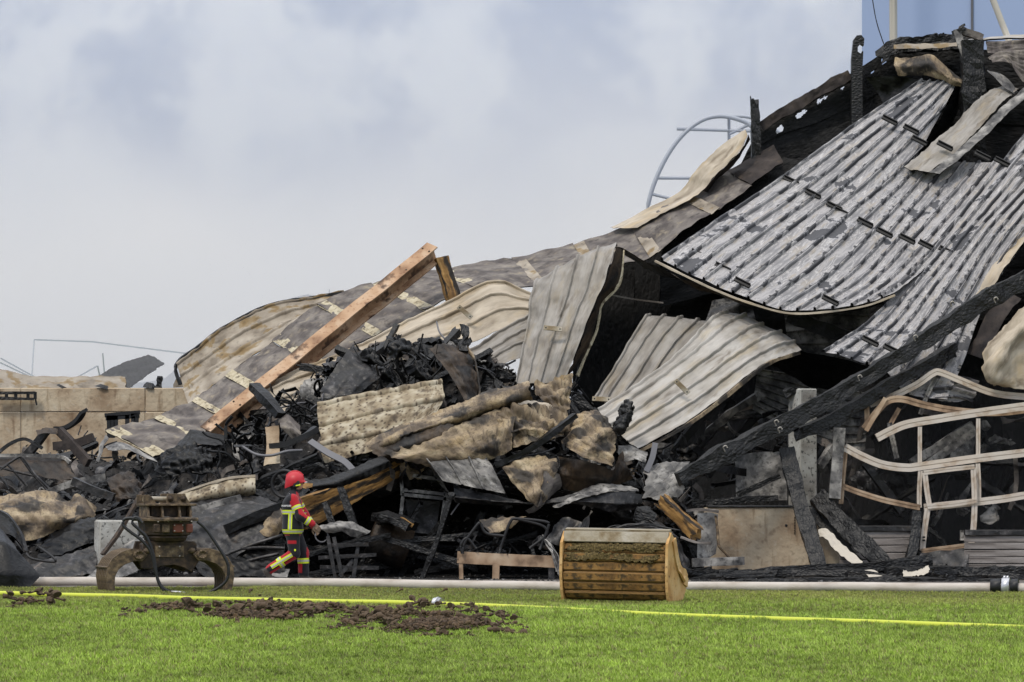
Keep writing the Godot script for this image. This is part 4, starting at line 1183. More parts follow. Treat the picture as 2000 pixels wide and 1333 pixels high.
	# small plates riveted across ribs
	for q in [[1080, 642, -4.65, 1.0, 0.1, "snow guard plate fixed across the tall folded sheet"], [1332, 756, -3.4, 0.7, 0.7, "snow guard plate fixed across the arching pale sheet"], [908, 610, -6.9, 0.7, 0.6, "snow guard plate fixed high on the pale roof sheet"], [1175, 780, -4.4, 1.0, 0.05, "snow guard plate at the foot of the leaning grey sheet"]]:
		var s := begin()
		var e := Vector3(q[3], -q[4], 0.1).normalized()
		var nn := Vector3(-0.2, 0.3, 0.9)
		nn = (nn - e * e.dot(nn)).normalized()
		var bb := Basis(e, e.cross(nn) * -1.0, nn)
		var c := at(q[0], q[1], q[2] + 0.12)
		box(s, c, Vector3(0.34, 0.09, 0.02), bb, 0.004)
		var g := thing("snow_guard_plate", q[5], "bracket", c)
		obj("plate", finish(s), M.worn_steel, g)
		for k in [-0.13, 0.13]:
			var r := begin(true)
			lathe(r, c + bb * Vector3(k, 0.0, 0.01), [Vector2(0.0, 0.012), Vector2(0.012, 0.008), Vector2(0.014, 0.0)], 8, Basis(bb.x, bb.z, bb.y))
			obj("bolt", finish(r), M.black_iron, g)
# ---------------------------------------------------------------- the heap
var heap_rows: Array = []

func gy(z: float) -> float:
	return HORIZON + EYE * FOCAL / (STATION - z)

func build_heap() -> void:
	var cx := [-90, 60, 190, 310, 420, 520, 620, 720, 820, 920, 1020, 1120, 1210, 1290, 1360, 1420]
	var cy := [905, 872, 885, 872, 848, 790, 730, 690, 672, 690, 735, 770, 830, 905, 965, 1020]
	var cz := [-10.5, -10, -9, -8, -7.2, -6.6, -6.2, -6, -6, -6.2, -6, -5.6, -5.2, -5.2, -5, -5]
	var my := [985, 960, 968, 955, 930, 885, 850, 820, 800, 810, 830, 870, 905, 950, 1000, 1060]
	var mz := [-5.5, -5.5, -5.2, -5, -4.6, -4.4, -4.2, -4.2, -4.2, -4.2, -4, -3.8, -3.6, -3.6, -3.8, -4]
	var ly := [1045, 1040, 1050, 1035, 1010, 985, 955, 935, 925, 935, 945, 965, 985, 1010, 1050, 1090]
	var lz := [-2.4, -2.4, -2.2, -2.2, -2.2, -2.2, -2.4, -2.4, -2.3, -2.2, -2.1, -2.0, -2.2, -2.6, -3, -3.6]
	var ry := [1090, 1090, 1092, 1085, 1070, 1050, 1005, 990, 985, 985, 990, 1005, 1020, 1050, 1090, 1108]
	var rz := [-1.1, -1.1, -1.1, -1.1, -1.3, -1.8, -4, -4.6, -4.8, -4.8, -4.6, -4.2, -3.8, -3.4, -3.2, -3.4]
	var fz := [-0.3, -0.3, -0.3, -0.3, -0.5, -1.2, -4.2, -4.9, -5, -5, -4.9, -4.4, -3.8, -3.2, -3, -3.2]
	var back := PackedVector3Array()
	var crest := PackedVector3Array()
	var mid := PackedVector3Array()
	var lip := PackedVector3Array()
	var rec := PackedVector3Array()
	var foot := PackedVector3Array()
	for i in cx.size():
		back.append(on_ground(cx[i], cz[i] - 2.0, -0.1))
		crest.append(at(cx[i], cy[i] + 25, cz[i]))
		mid.append(at(cx[i], my[i] + 12, mz[i] - 0.3))
		lip.append(at(cx[i], ly[i] + 6, lz[i] - 0.3))
		rec.append(at(cx[i], ry[i], rz[i] - 0.3))
		foot.append(on_ground(cx[i], fz[i] - 0.2, -0.05))
	heap_rows = [back, crest, mid, lip, rec, foot]
	var nu := 260
	var nv := 110
	var P := PackedVector3Array()
	var UV := PackedVector2Array()
	for i in nu + 1:
		for j in nv + 1:
			var p := _surf(heap_rows, float(i) / nu, float(j) / nv, false)
			var d := Vector3(noise.get_noise_3dv(p * 45.0), noise.get_noise_3dv(p * 45.0 + Vector3(50, 0, 0)), noise.get_noise_3dv(p * 45.0 + Vector3(0, 50, 0)))
			p += d * 0.3 + Vector3(0, 0.3, 0.6) * crease.get_noise_3dv(p * 60.0) * 0.22
			P.append(p)
			UV.append(Vector2(p.x, p.y * 1.3 + p.z * 0.7))
	var h := obj("debris_heap", grid_mesh(P, nu, nv, UV), M.ash)
	tag(h, "mass of black ash and fine burnt rubble forming the core of the wreck pile", "debris", "", "stuff")

func heap_point(u: float, v: float) -> Array:
	var p := _surf(heap_rows, u, v, false)
	var a := _surf(heap_rows, minf(u + 0.01, 1.0), v, false) - _surf(heap_rows, maxf(u - 0.01, 0.0), v, false)
	var b := _surf(heap_rows, u, minf(v + 0.02, 1.0), false) - _surf(heap_rows, u, maxf(v - 0.02, 0.0), false)
	var n := a.cross(b).normalized()
	if n.z < 0.0: n = -n
	return [p, n]

# small prototypes, centred on their own origin
func proto_scrap(k: int) -> ArrayMesh:
	var w := rnd(0.25, 0.9)
	var h := rnd(0.12, 0.45)
	var bend := rnd(-0.5, 0.5)
	var rows: Array = []
	for j in 4:
		var r := PackedVector3Array()
		for i in 5:
			var x := (i / 4.0 - 0.5) * w
			var y := (j / 3.0 - 0.5) * h
			r.append(Vector3(x, y + rnd(-0.04, 0.04), bend * x * x * 2.0 + rnd(-0.07, 0.07) + 0.4 * bend * y))
		rows.append(r)
	return surface(rows, {"sharp": true, "nu": 30, "nv": 20, "crump": 0.035, "cf": 3.4, "rag": 0.09, "rf": 4.0, "thick": 0.008})[0]

func proto_strip(k: int) -> ArrayMesh:
	var p := PackedVector3Array()
	var q := Vector3.ZERO
	var d := Vector3(1, 0, 0)
	for i in 6:
		p.append(q)
		d = (d + Vector3(rnd(-0.5, 0.5), rnd(-0.6, 0.6), rnd(-0.5, 0.5))).normalized()
		q += d * rnd(0.12, 0.28)
	var c := (p[0] + p[5]) * 0.5
	for i in 6: p[i] -= c
	return beam_mesh(p, rnd(0.04, 0.12), 0.012, {"n": 20, "twist": rnd(-3.0, 3.0), "rough": 0.0})

func proto_timber(k: int) -> ArrayMesh:
	var l := rnd(0.5, 1.7)
	var w := rnd(0.07, 0.16)
	return beam_mesh(PackedVector3Array([Vector3(-l * 0.5, 0, 0), Vector3(0, rnd(-0.05, 0.05), 0), Vector3(l * 0.5, 0, 0)]), w, w * rnd(0.5, 1.0), {"n": 16, "rough": 0.035, "rf": 5.0, "jag": 0.06, "s1": rnd(0.5, 1.0), "k": 2})

func proto_rod(k: int) -> ArrayMesh:
	var p := PackedVector3Array()
	var l := rnd(0.6, 1.6)
	for i in 5: p.append(Vector3((i / 4.0 - 0.5) * l, rnd(-0.1, 0.1), rnd(-0.1, 0.1)))
	return tube_mesh(p, rnd(0.009, 0.022), 6, 16)

func build_heap_pieces() -> void:
	# nameless burnt pieces, one object each
	var sets := [
		["scrap_sheet", "sheet scrap", "crumpled scrap of burnt sheet metal lying in the wreck pile", "burnt sheet scraps in the wreck pile", 14, 270, ["soot", "soot_dark", "soot", "burnt_dark", "soot_pale", "soot_dark", "burnt", "soot", "brown", "soot_pale", "soot_dark"]],
		["charred_timber", "timber", "charred broken timber lying in the wreck pile", "charred timbers in the wreck pile", 10, 150, ["charred"]],
		["twisted_strip", "metal strip", "thin twisted metal strip in the wreck pile", "twisted strips in the wreck pile", 10, 200, ["soot_dark", "black_iron", "soot", "soot_pale", "brown"]],
		["bent_rod", "rod", "thin bent rod sticking out of the wreck pile", "bent rods in the wreck pile", 8, 90, ["black_iron", "soot_dark", "grey_iron"]],
	]
	for s in sets:
		var protos := []
		for k in s[4]:
			protos.append(proto_scrap(k) if s[0] == "scrap_sheet" else proto_timber(k) if s[0] == "charred_timber" else proto_strip(k) if s[0] == "twisted_strip" else proto_rod(k))
		for k in s[5]:
			var u := rnd(0.02, 0.93)
			var v := rnd(0.2, 0.92)
			if u > 0.42 and v > 0.62: v = rnd(0.2, 0.6)
			var hp := heap_point(u, v)
			var n: Vector3 = hp[1]
			var o := obj(s[0], protos[k % protos.size()], M[s[6][k % s[6].size()]])
			var t := n.cross(Vector3(rnd(-1, 1), rnd(-1, 1), rnd(-0.4, 0.4))).normalized()
			var nn := (n + Vector3(rnd(-0.7, 0.7), rnd(-0.3, 0.7), rnd(-0.5, 0.5))).normalized()
			var x := (t - nn * t.dot(nn)).normalized()
			o.transform = Transform3D(Basis(x, nn.cross(x), nn), hp[0] + n * rnd(0.02, 0.16) + Vector3(0, 0.05, 0))
			if o.position.y < 0.25: o.position.y = 0.25
			tag(o, s[2], s[1], s[3])
	# twisted scrap deep inside the hall
	for k in 90:
		var x := rnd(1260, 2050)
		var y := rnd(800, 1050)
		if x < 1640 and y > 960: y = rnd(800, 950)
		var o := obj("inner_scrap", proto_strip(k) if k % 3 == 0 else proto_timber(k) if k % 3 == 1 else proto_scrap(k), M[["soot", "charred", "soot_pale", "soot_dark", "brown"][k % 5]])
		o.position = at(x, y, rnd(-8.5, -4.2))
		o.rotation = Vector3(rnd(0, 6), rnd(0, 6), rnd(0, 6))
		o.scale = Vector3.ONE * rnd(0.8, 1.5)
		tag(o, "dim twisted scrap hanging in the dark interior of the hall", "scrap", "dim scrap in the dark interior")
	# crumbs
	var lump := begin()
	for k in 1:
		var b := Basis.from_euler(Vector3(0.3, 0.5, 0.2))
		sweep(lump, PackedVector3Array([Vector3(-0.5, 0, 0), Vector3(0, 0.06, 0), Vector3(0.5, 0, 0)]), ring(0.42, 6), {"n": 3, "rough": 0.3, "rf": 1.0, "s0": 0.55, "s1": 0.5})
	var mm := MultiMesh.new()
	mm.transform_format = MultiMesh.TRANSFORM_3D
	mm.use_colors = true
	mm.mesh = finish(lump)
	var count := 16000
	mm.instance_count = count
	for k in count:
		var p: Vector3
		var sc := pow(rng.randf(), 3.0) * 0.13 + 0.018
		if k < 12000:
			p = heap_point(rnd(0.0, 1.0), rnd(0.18, 1.0))[0] + Vector3(0, rnd(0.0, 0.1), rnd(0.0, 0.12))
		else:
			p = Vector3(rnd(-10.5, 11.5), 0.02, rnd(-3.0, 1.3) - 0.6 * rng.randf())
			sc *= 0.55
		mm.set_instance_transform(k, Transform3D(Basis.from_euler(Vector3(rnd(0, 6), rnd(0, 6), rnd(0, 6))).scaled(Vector3(sc, sc * rnd(0.3, 0.9), sc * rnd(0.5, 1.0))), p))
		var g := rnd(0.3, 1.3)
		if rng.randf() < 0.2: g = rnd(2.0, 8.0)
		mm.set_instance_color(k, Color(g, g * 0.98, g * 0.95))
	var mi := MultiMeshInstance3D.new()
	mi.name = "rubble_crumbs"
	mi.multimesh = mm
	var cm := mat("crumbs", Color(0.22, 0.22, 0.22), 0.7, {"vc": true})
	mi.material_override = cm
	add_child(mi)
	tag(mi, "small black and grey crumbs of burnt rubble over the pile and pavement", "rubble", "", "stuff")

	# named pieces in the middle of the pile
	sheet("spotted_sheet", "cream ribbed panel with dark burn spots lying across the middle of the pile", "panel", [
		[618, 794, -3.6, 690, 778, -3.6, 760, 764, -3.7, 830, 752, -3.8, 862, 748, -4.0], [620, 830, -3.2, 690, 815, -3.2, 760, 800, -3.2, 830, 785, -3.3, 868, 778, -3.5],
		[622, 870, -2.9, 690, 855, -2.9, 760, 840, -2.9, 812, 826, -3, 850, 812, -3.2], [632, 905, -2.7, 690, 892, -2.7, 745, 876, -2.7, 800, 856, -2.8, 835, 840, -3]], M.spotted, {"panels": 3, "rib": 0.05, "nu": 40, "crump": 0.03, "rag": 0.015, "thick": 0.03})
	sheet("rolled_lining", "long cream and black lining rolled into a tube across the centre of the pile", "lining", [
		[722, 862, -2.5, 790, 828, -2.5, 868, 800, -2.5, 945, 768, -2.5, 1036, 742, -2.5], [716, 872, -2.2, 792, 838, -2.15, 872, 810, -2.1, 948, 782, -2.1, 1040, 752, -2.1],
		[722, 882, -2.1, 796, 850, -2, 876, 824, -2, 952, 800, -2.05, 1044, 768, -2.1], [740, 890, -2.4, 800, 862, -2.4, 880, 836, -2.4, 956, 812, -2.4, 1042, 778, -2.4]], M.burnt, {"nu": 73, "nv": 25, "crump": 0.027, "cf": 3.2, "rag": 0.02})
	sheet("dark_rolled_flap", "black torn flap hanging from the left end of the rolled lining", "lining", [
		[716, 872, -2.15, 780, 846, -2.1, 860, 822, -2.05, 890, 830, -2.0], [730, 900, -2.0, 790, 874, -1.9, 850, 856, -1.9, 900, 838, -1.9], [770, 900, -2.1, 800, 890, -2.1, 840, 880, -2.1, 905, 846, -2.1]], M.burnt_dark, {"sharp": true, "nu": 41, "nv": 21, "crump": 0.020, "cf": 2.4, "rag": 0.06})
	sheet("long_dark_lining", "long dark brown lining stretched diagonally below the rolled tube", "lining", [
		[742, 888, -2.0, 850, 846, -2.0, 950, 806, -2.1, 1012, 784, -2.3], [770, 900, -1.8, 870, 868, -1.75, 960, 832, -1.8, 1012, 812, -2.0], [830, 912, -1.9, 900, 892, -1.7, 960, 868, -1.65, 1000, 850, -1.8], [900, 916, -2.0, 940, 908, -1.8, 970, 896, -1.75, 1000, 880, -1.8]], M.burnt, {"sharp": true, "nu": 60, "nv": 34, "crump": 0.04, "cf": 2.4, "rag": 0.03})
	sheet("crumpled_lining", "large crumpled tan lining heaped right of the rolled tube", "lining", [
		[905, 822, -2.8, 960, 800, -2.8, 1010, 782, -2.9, 1060, 792, -3, 1112, 806, -3], [915, 840, -2.3, 965, 822, -2.1, 1015, 808, -2.1, 1066, 816, -2.3, 1122, 822, -2.6],
		[940, 866, -2.0, 980, 848, -1.8, 1025, 838, -1.75, 1072, 842, -2, 1120, 840, -2.4], [965, 896, -2.0, 1005, 878, -1.85, 1040, 864, -1.85, 1080, 858, -2.1, 1118, 850, -2.4]], M.burnt, {"sharp": true, "nu": 73, "nv": 61, "crump": 0.091, "cf": 2.6, "rag": 0.04})
	sheet("crumpled_lining", "brown wrinkled lining pressed under the foot of the tall folded sheet", "lining", [
		[1040, 745, -3.4, 1080, 742, -3.4, 1120, 735, -3.5], [1045, 770, -3.0, 1088, 775, -2.9, 1118, 765, -3.1], [1075, 800, -2.9, 1095, 812, -2.8, 1118, 800, -3]], M.burnt, {"sharp": true, "nu": 35, "nv": 32, "crump": 0.064, "cf": 3.2, "rag": 0.06})
	sheet("cream_lining_scrap", "cream and ochre scrap between the rolled tube and the crumpled lining", "lining", [
		[1000, 785, -2.6, 1040, 782, -2.7, 1075, 788, -2.8], [1010, 800, -2.3, 1050, 806, -2.4, 1085, 812, -2.6]], M.pale_warm, {"nu": 25, "nv": 18, "crump": 0.027, "cf": 2.4, "rag": 0.06})
	tag(obj("black_lining_edge", beam_mesh(pts([968, 910, -1.75, 1010, 892, -1.7, 1050, 868, -1.75, 1090, 838, -1.9, 1124, 812, -2.1]), 0.13, 0.1, {"n": 30, "rough": 0.03}), M.soot_dark), "thick black folded edge along the bottom of the crumpled tan lining", "trim")
	sheet("grey_ribbed_scrap", "torn grey ribbed sheet scrap drooping from the centre of the pile", "roof sheet", [
		[812, 874, -2.1, 826, 892, -1.9, 845, 915, -1.75, 866, 942, -1.65], [850, 872, -2.0, 868, 894, -1.8, 886, 920, -1.65, 902, 950, -1.55],
		[900, 878, -1.9, 915, 900, -1.7, 930, 930, -1.55, 944, 958, -1.5], [946, 886, -1.8, 960, 910, -1.65, 974, 936, -1.5, 988, 966, -1.45]], M.soot_pale, {"sharp": true, "panels": 3, "rib": 0.06, "nu": 26, "crump": 0.021, "cf": 2.4, "rag": 0.03})
	sheet("pointed_lining", "brown sheet folded to a downward point above the dark hollow", "lining", [
		[978, 914, -1.8, 1015, 900, -1.75, 1060, 888, -1.8, 1088, 896, -1.9], [1000, 945, -1.5, 1030, 930, -1.4, 1062, 918, -1.5, 1088, 918, -1.7], [1035, 978, -1.3, 1048, 962, -1.2, 1062, 945, -1.35, 1082, 936, -1.6], [1050, 992, -1.2, 1053, 990, -1.2, 1058, 984, -1.3, 1066, 970, -1.5]], M.burnt, {"sharp": true, "nu": 38, "nv": 39, "crump": 0.043, "cf": 2.4, "rag": 0.02})
	sheet("pointed_lining_fold", "darker brown fold on the right side of the pointed sheet", "lining", [
		[1062, 920, -1.42, 1058, 950, -1.25, 1052, 992, -1.18], [1085, 925, -1.75, 1078, 950, -1.5, 1056, 990, -1.25], [1112, 930, -2.2, 1092, 955, -1.9, 1062, 986, -1.4]], M.brown, {"sharp": true, "nu": 16, "nv": 10, "crump": 0.017, "cf": 2.4})
	sheet("domed_burnt_sheet", "domed mottled sheet bulging at the right end of the crumpled lining", "lining", [
		[1098, 868, -2.2, 1108, 838, -2.5, 1130, 810, -2.8, 1158, 800, -3], [1112, 880, -1.7, 1125, 850, -1.9, 1150, 822, -2.2, 1180, 815, -2.7], [1140, 895, -1.5, 1158, 868, -1.6, 1180, 845, -1.9, 1198, 842, -2.4], [1195, 915, -1.7, 1200, 895, -1.8, 1205, 870, -2.1, 1204, 850, -2.5]], M.burnt, {"sharp": true, "nu": 48, "nv": 46, "crump": 0.048, "cf": 2.4, "rag": 0.02})
	sheet("domed_sheet_skirt", "black sooty skirt hanging below the domed mottled sheet", "lining", [
		[1090, 890, -1.9, 1140, 898, -1.6, 1196, 916, -1.7, 1215, 880, -2.2], [1085, 925, -1.9, 1140, 935, -1.7, 1190, 940, -1.8, 1225, 910, -2.2], [1095, 955, -2, 1140, 965, -1.9, 1190, 960, -2, 1235, 935, -2.4]], M.burnt_dark, {"sharp": true, "nu": 41, "nv": 28, "crump": 0.027, "cf": 2.4, "rag": 0.04})
	sheet("charred_torn_flake", "black ragged charred flake standing in front of the arching sheet", "debris", [
		[1196, 850, -2.4, 1200, 825, -2.5, 1212, 800, -2.6, 1226, 778, -2.7], [1206, 856, -2.2, 1214, 832, -2.2, 1226, 806, -2.3, 1236, 786, -2.5], [1214, 850, -2.4, 1224, 830, -2.4, 1234, 812, -2.5, 1238, 800, -2.6]], M.charred, {"sharp": true, "nu": 48, "nv": 28, "crump": 0.034, "cf": 5.0, "rag": 0.12, "rf": 6.0, "thick": 0.03})
	sheet("curled_brown_fin", "dark brown curled fin with a cream edge standing on the pile crest", "lining", [
		[836, 684, -4.2, 858, 674, -4.3, 884, 672, -4.5, 912, 680, -4.7], [862, 712, -3.9, 882, 705, -3.9, 905, 704, -4.1, 926, 708, -4.4], [886, 745, -3.7, 904, 742, -3.7, 920, 742, -3.9, 934, 744, -4.2], [908, 785, -3.6, 918, 786, -3.6, 928, 784, -3.8, 938, 774, -4.1]], M.burnt_dark, {"sharp": true, "nu": 38, "nv": 39, "crump": 0.027, "cf": 2.4, "rag": 0.03})
	tag(obj("fin_edge", beam_mesh(pts([913, 680, -4.68, 928, 708, -4.38, 934, 744, -4.18, 936, 775, -4.05, 924, 786, -3.75]), 0.03, 0.05, {"n": 24, "rough": 0.02}), M.burnt), "thin cream burnt edge down the right side of the brown fin", "trim")
	tag(obj("charred_horn", beam_mesh(pts([897, 634, -4.7, 906, 642, -4.7, 908, 660, -4.6, 900, 675, -4.5, 904, 690, -4.4]), 0.13, 0.1, {"n": 24, "rough": 0.07, "s0": 0.4, "s1": 1.4}), M.charred), "black curled horn of charred material at the pile's highest point", "debris")
	sheet("black_folded_sheet", "large black folded sheet sloping down left of the crest debris", "sheet", [
		[690, 672, -4.4, 712, 690, -4.4, 738, 712, -4.3, 752, 722, -4.2], [672, 694, -4.1, 700, 712, -4.0, 728, 728, -3.9, 742, 738, -3.9], [645, 730, -3.9, 672, 742, -3.7, 700, 752, -3.7, 716, 758, -3.8], [622, 766, -3.8, 650, 774, -3.6, 680, 774, -3.6, 700, 772, -3.7]], M.soot, {"sharp": true, "nu": 41, "nv": 39, "crump": 0.017, "cf": 2.4, "rag": 0.02})
	for q in [[752, 655, 806, 668, 770, 702, "black pointed sheet corner sticking up at the left of the crest"], [700, 690, 730, 676, 744, 712, "jagged black flake beside the black folded sheet"], [764, 668, 782, 656, 790, 690, "narrow black pointed flake near the crest"], [815, 720, 850, 730, 836, 764, "dull black flap low on the crest debris"], [790, 716, 830, 700, 838, 742, "black curled flap in the middle of the crest debris"], [722, 716, 770, 706, 778, 752, "rounded black lump of sheet under the crest"]]:
		sheet("black_flake", q[6], "debris", [[q[0], q[1], -4.5, (q[0] + q[2]) * 0.5, (q[1] + q[3]) * 0.5 - 3, -4.3, q[2], q[3], -4.4], [q[0] + 6, q[1] + 18, -4.2, (q[0] + q[2]) * 0.5 + 4, (q[1] + q[3]) * 0.5 + 14, -4.0, q[2] - 4, q[3] + 16, -4.2], [q[4] - 12, q[5], -4.1, q[4], q[5] + 4, -4.0, q[4] + 10, q[5], -4.1]], M.soot_dark, {"sharp": true, "nu": 28, "nv": 25, "crump": 0.030, "cf": 4.0, "rag": 0.06})
	# splintered bars on the crest
	for k in 34:
		var x := 706.0 + rng.randf() * 150.0
		var y := 690.0 + rng.randf() * 62.0
		var o := obj("crest_splinter", beam_mesh(PackedVector3Array([Vector3.ZERO, Vector3(rnd(-0.05, 0.05), 0.2, 0), Vector3(rnd(-0.1, 0.1), rnd(0.3, 0.6), rnd(-0.1, 0.1))]), rnd(0.02, 0.06), rnd(0.01, 0.04), {"n": 8, "rough": 0.015, "s1": rnd(0.2, 0.9), "up": Vector3(0, 0, 1)}), M.charred if k % 3 else M.soot)
		o.position = at(x, y + 14, -4.3 + rnd(-0.4, 0.4))
		o.rotation = Vector3(rnd(-0.6, 0.6), rnd(0, 6), rnd(-1.2, 1.2))
		tag(o, "black splinter bristling from the crest of the pile", "splinter", "splinters on the crest of the pile")
	# curly black strips on the left shoulder of the pile
	for k in 46:
		var x := 420.0 + rng.randf() * 210.0
		var y := 930.0 - (x - 420.0) * 0.72 + rnd(-45.0, 55.0)
		var p := PackedVector3Array()
		var q := Vector3.ZERO
		var d := Vector3(rnd(-0.6, 0.6), rnd(0.2, 1.0), rnd(-0.2, 0.5)).normalized()
		for i in 6:
			p.append(q)
			d = d.rotated(Vector3(rnd(-0.3, 0.3), rnd(-0.3, 0.3), 1).normalized(), rnd(-0.7, 0.7))
			q += d * rnd(0.08, 0.18)
		var o := obj("curled_cable", tube_mesh(p, rnd(0.014, 0.03), 6, 22) if k % 3 else beam_mesh(p, rnd(0.05, 0.1), 0.014, {"n": 20, "twist": rnd(-1, 1)}), M.soot_dark if k % 2 else M.rubber)
		o.position = at(x, y, -4.6 + (y - 850.0) * 0.012 + rnd(0.0, 0.6))
		tag(o, "burnt curled cable in the black tangle left of the spotted panel", "cable", "curled cables left of the spotted panel")
	# assorted recognisable pieces
	sheet("beige_board", "upright beige board stuck in the black tangle above the firefighter", "board", [[517, 834, -3.4, 520, 870, -3.2, 514, 912, -3], [545, 828, -3.4, 546, 870, -3.2, 548, 905, -3]], M.concrete, {"nu": 14, "nv": 4, "crump": 0.02, "rag": 0.03, "thick": 0.02})
	sheet("brown_cowl", "curved brown metal cowl beside the beige board", "sheet", [[540, 812, -3.5, 560, 808, -3.3, 585, 832, -3.2], [548, 835, -3.1, 570, 838, -2.9, 588, 852, -2.9], [575, 862, -3, 590, 868, -2.9, 606, 866, -3]], M.brown, {"sharp": true, "nu": 28, "nv": 25, "crump": 0.017, "cf": 2.4, "rag": 0.03})
	tag(obj("black_steel_angle", beam_mesh(pts([495, 756, -4.0, 520, 780, -3.6, 548, 812, -3.3]), 0.2, 0.14, {"n": 10, "rough": 0.03}), M.soot_dark), "black steel stub crossing the lower part of the orange beam", "steel beam")
	tag(obj("machine_scrap", beam_mesh(pts([528, 872, -2.9, 560, 868, -2.8, 596, 852, -2.8, 618, 838, -2.9]), 0.14, 0.1, {"n": 14, "rough": 0.02}), M.black_iron), "black machine arm lying beside the brown cowl", "machine part")
	tag(obj("bent_angle_bar", beam_mesh(pts([605, 862, -2.6, 640, 885, -2.4, 672, 902, -2.3, 690, 920, -2.2]), 0.12, 0.03, {"n": 14, "up": Vector3(0.3, 0.5, 1)}), M.grey_iron), "bent grey flat bar below the spotted panel's left corner", "metal strip")
	tag(obj("hooked_rod", tube_mesh(pts([472, 872, -2.8, 500, 888, -2.7, 530, 890, -2.6, 560, 882, -2.6, 590, 880, -2.7]), 0.025, 8, 24), M.grey_iron), "wavy grey rod above the spoked wheel", "rod")
	# spoked wheel
	var wc := at(556, 946, -1.3)
	var wheel := thing("spoked_wheel", "black spoked pulley wheel in the debris behind the firefighter's helmet", "wheel", wc)
	var wb := Basis(Vector3(1, 0, 0), Vector3(0, 0, 1), Vector3(0, -1, 0)).rotated(Vector3.UP, -0.3)
	var r1 := begin(true)
	lathe(r1, Vector3.ZERO, [Vector2(0.21, -0.04), Vector2(0.25, -0.045), Vector2(0.26, 0.0), Vector2(0.25, 0.045), Vector2(0.21, 0.04), Vector2(0.2, 0.0), Vector2(0.21, -0.04)], 32, wb)
	obj("rim", finish(r1), M.black_iron, wheel, true)
	var r2 := begin(true)
	lathe(r2, Vector3.ZERO, [Vector2(0.0, 0.05), Vector2(0.05, 0.05), Vector2(0.06, 0.0), Vector2(0.05, -0.05), Vector2(0.0, -0.05)], 14, wb)
	obj("hub", finish(r2), M.soot, wheel, true)
	for k in 5:
		var a := TAU * k / 5.0 + 0.3
		obj("spoke", beam_mesh(PackedVector3Array([wb * Vector3(cos(a) * 0.04, 0, sin(a) * 0.04), wb * Vector3(cos(a) * 0.21, 0, sin(a) * 0.21)]), 0.05, 0.03, {"n": 2}), M.soot, wheel, true)
	# laminated timber and posts behind the firefighter
	tag(obj("laminated_beam", beam_mesh(pts([585, 1006, -1.6, 640, 982, -1.9, 700, 952, -2.2, 790, 908, -2.7]), 0.2, 0.56, {"n": 30, "rough": 0.035, "s1": 0.55, "k": 5}), M.ochre), "half-burnt ochre laminated beam sloping up behind the firefighter's hands", "timber beam")
	for q in [[635, 985, 652, 1034, 0.12, "short charred post in front of the ochre beam, nearest the firefighter"], [664, 950, 694, 1034, 0.13, "longer charred post crossing the ochre beam"]]:
		tag(obj("charred_stake", beam_mesh(pts([q[0], q[1], -1.35, (q[0] + q[2]) * 0.5, (q[1] + q[3]) * 0.5, -1.3, q[2], q[3], -1.25]), q[4], q[4], {"n": 14, "rough": 0.04, "jag": 0.08, "up": Vector3(0, 0, 1)}), M.charred), q[5], "post", "charred stakes at the ochre beam")
	sheet("scorched_plate", "black scorched plate tilting above the ochre beam, tip behind the helmet", "sheet", [
		[592, 940, -1.4, 640, 934, -1.5, 690, 915, -1.7, 745, 890, -2], [598, 952, -1.2, 650, 946, -1.3, 700, 926, -1.5, 760, 900, -1.8], [612, 958, -1.25, 660, 952, -1.4, 715, 934, -1.6, 770, 908, -1.9]], M.soot_dark, {"sharp": true, "nu": 44, "nv": 21, "crump": 0.017, "cf": 2.4, "rag": 0.03})
	sheet("broken_wood_end", "broken pale wood edge at the tip of the scorched plate", "debris", [[590, 948, -1.1, 600, 944, -1.1, 612, 946, -1.1], [590, 954, -1.05, 600, 956, -1.05, 610, 952, -1.05]], M.ochre, {"nu": 8, "nv": 6, "crump": 0.017, "cf": 2.4, "rag": 0.08})
	sheet("grey_wing_sheet", "grey creased wing of sheet metal in front of the firefighter's hand", "sheet", [
		[620, 1028, -1, 660, 1020, -1.1, 692, 1024, -1.1, 726, 1038, -1.2], [625, 1034, -0.8, 662, 1028, -0.85, 690, 1034, -0.9, 718, 1044, -1.1], [640, 1040, -0.9, 668, 1038, -0.9, 684, 1048, -0.95, 700, 1052, -1.1]], M.soot_pale, {"sharp": true, "nu": 38, "nv": 21, "crump": 0.017, "cf": 2.4, "rag": 0.03})
	tag(obj("iron_ring", tube_mesh(_circle(at(628, 1047, -0.95), 0.11, Vector3(0.2, 0.1, 1)), 0.014, 8, 40), M.grey_iron), "thin iron ring hanging below the grey creased sheet", "ring")
	tag(obj("broken_charred_slab", beam_mesh(pts([744, 1010, -1.9, 775, 1015, -1.7, 806, 1030, -1.6]), 0.5, 0.13, {"n": 16, "rough": 0.07, "k": 4}), M.charred), "thick charred slab with layered edge above the burnt drum", "timber")
	tag(obj("splintered_orange_wood", beam_mesh(pts([782, 1014, -1.55, 793, 1020, -1.5, 806, 1028, -1.5]), 0.05, 0.06, {"n": 8, "rough": 0.03}), M.ochre), "small splintered orange wood end on the charred slab", "debris")
	# burnt drum
	var dr := begin(true)
	lathe(dr, at(760, 1062, -2.2), [Vector2(0.0, 0.36), Vector2(0.33, 0.36), Vector2(0.36, 0.33), Vector2(0.37, 0.05), Vector2(0.355, 0.0), Vector2(0.37, -0.05), Vector2(0.36, -0.35), Vector2(0.0, -0.36)], 28, Basis.from_euler(Vector3(0.2, 0, 1.2)))
	tag(obj("burnt_drum", finish(dr), M.burnt_dark), "burnt drum lying in the hollow under the charred slab", "drum")
	# stand of shelving in the hollow
	var sh := thing("shelf_frame", "scorched grey shelf frame standing in the hollow right of the ochre beam", "shelf", at(825, 1110, -2.6))
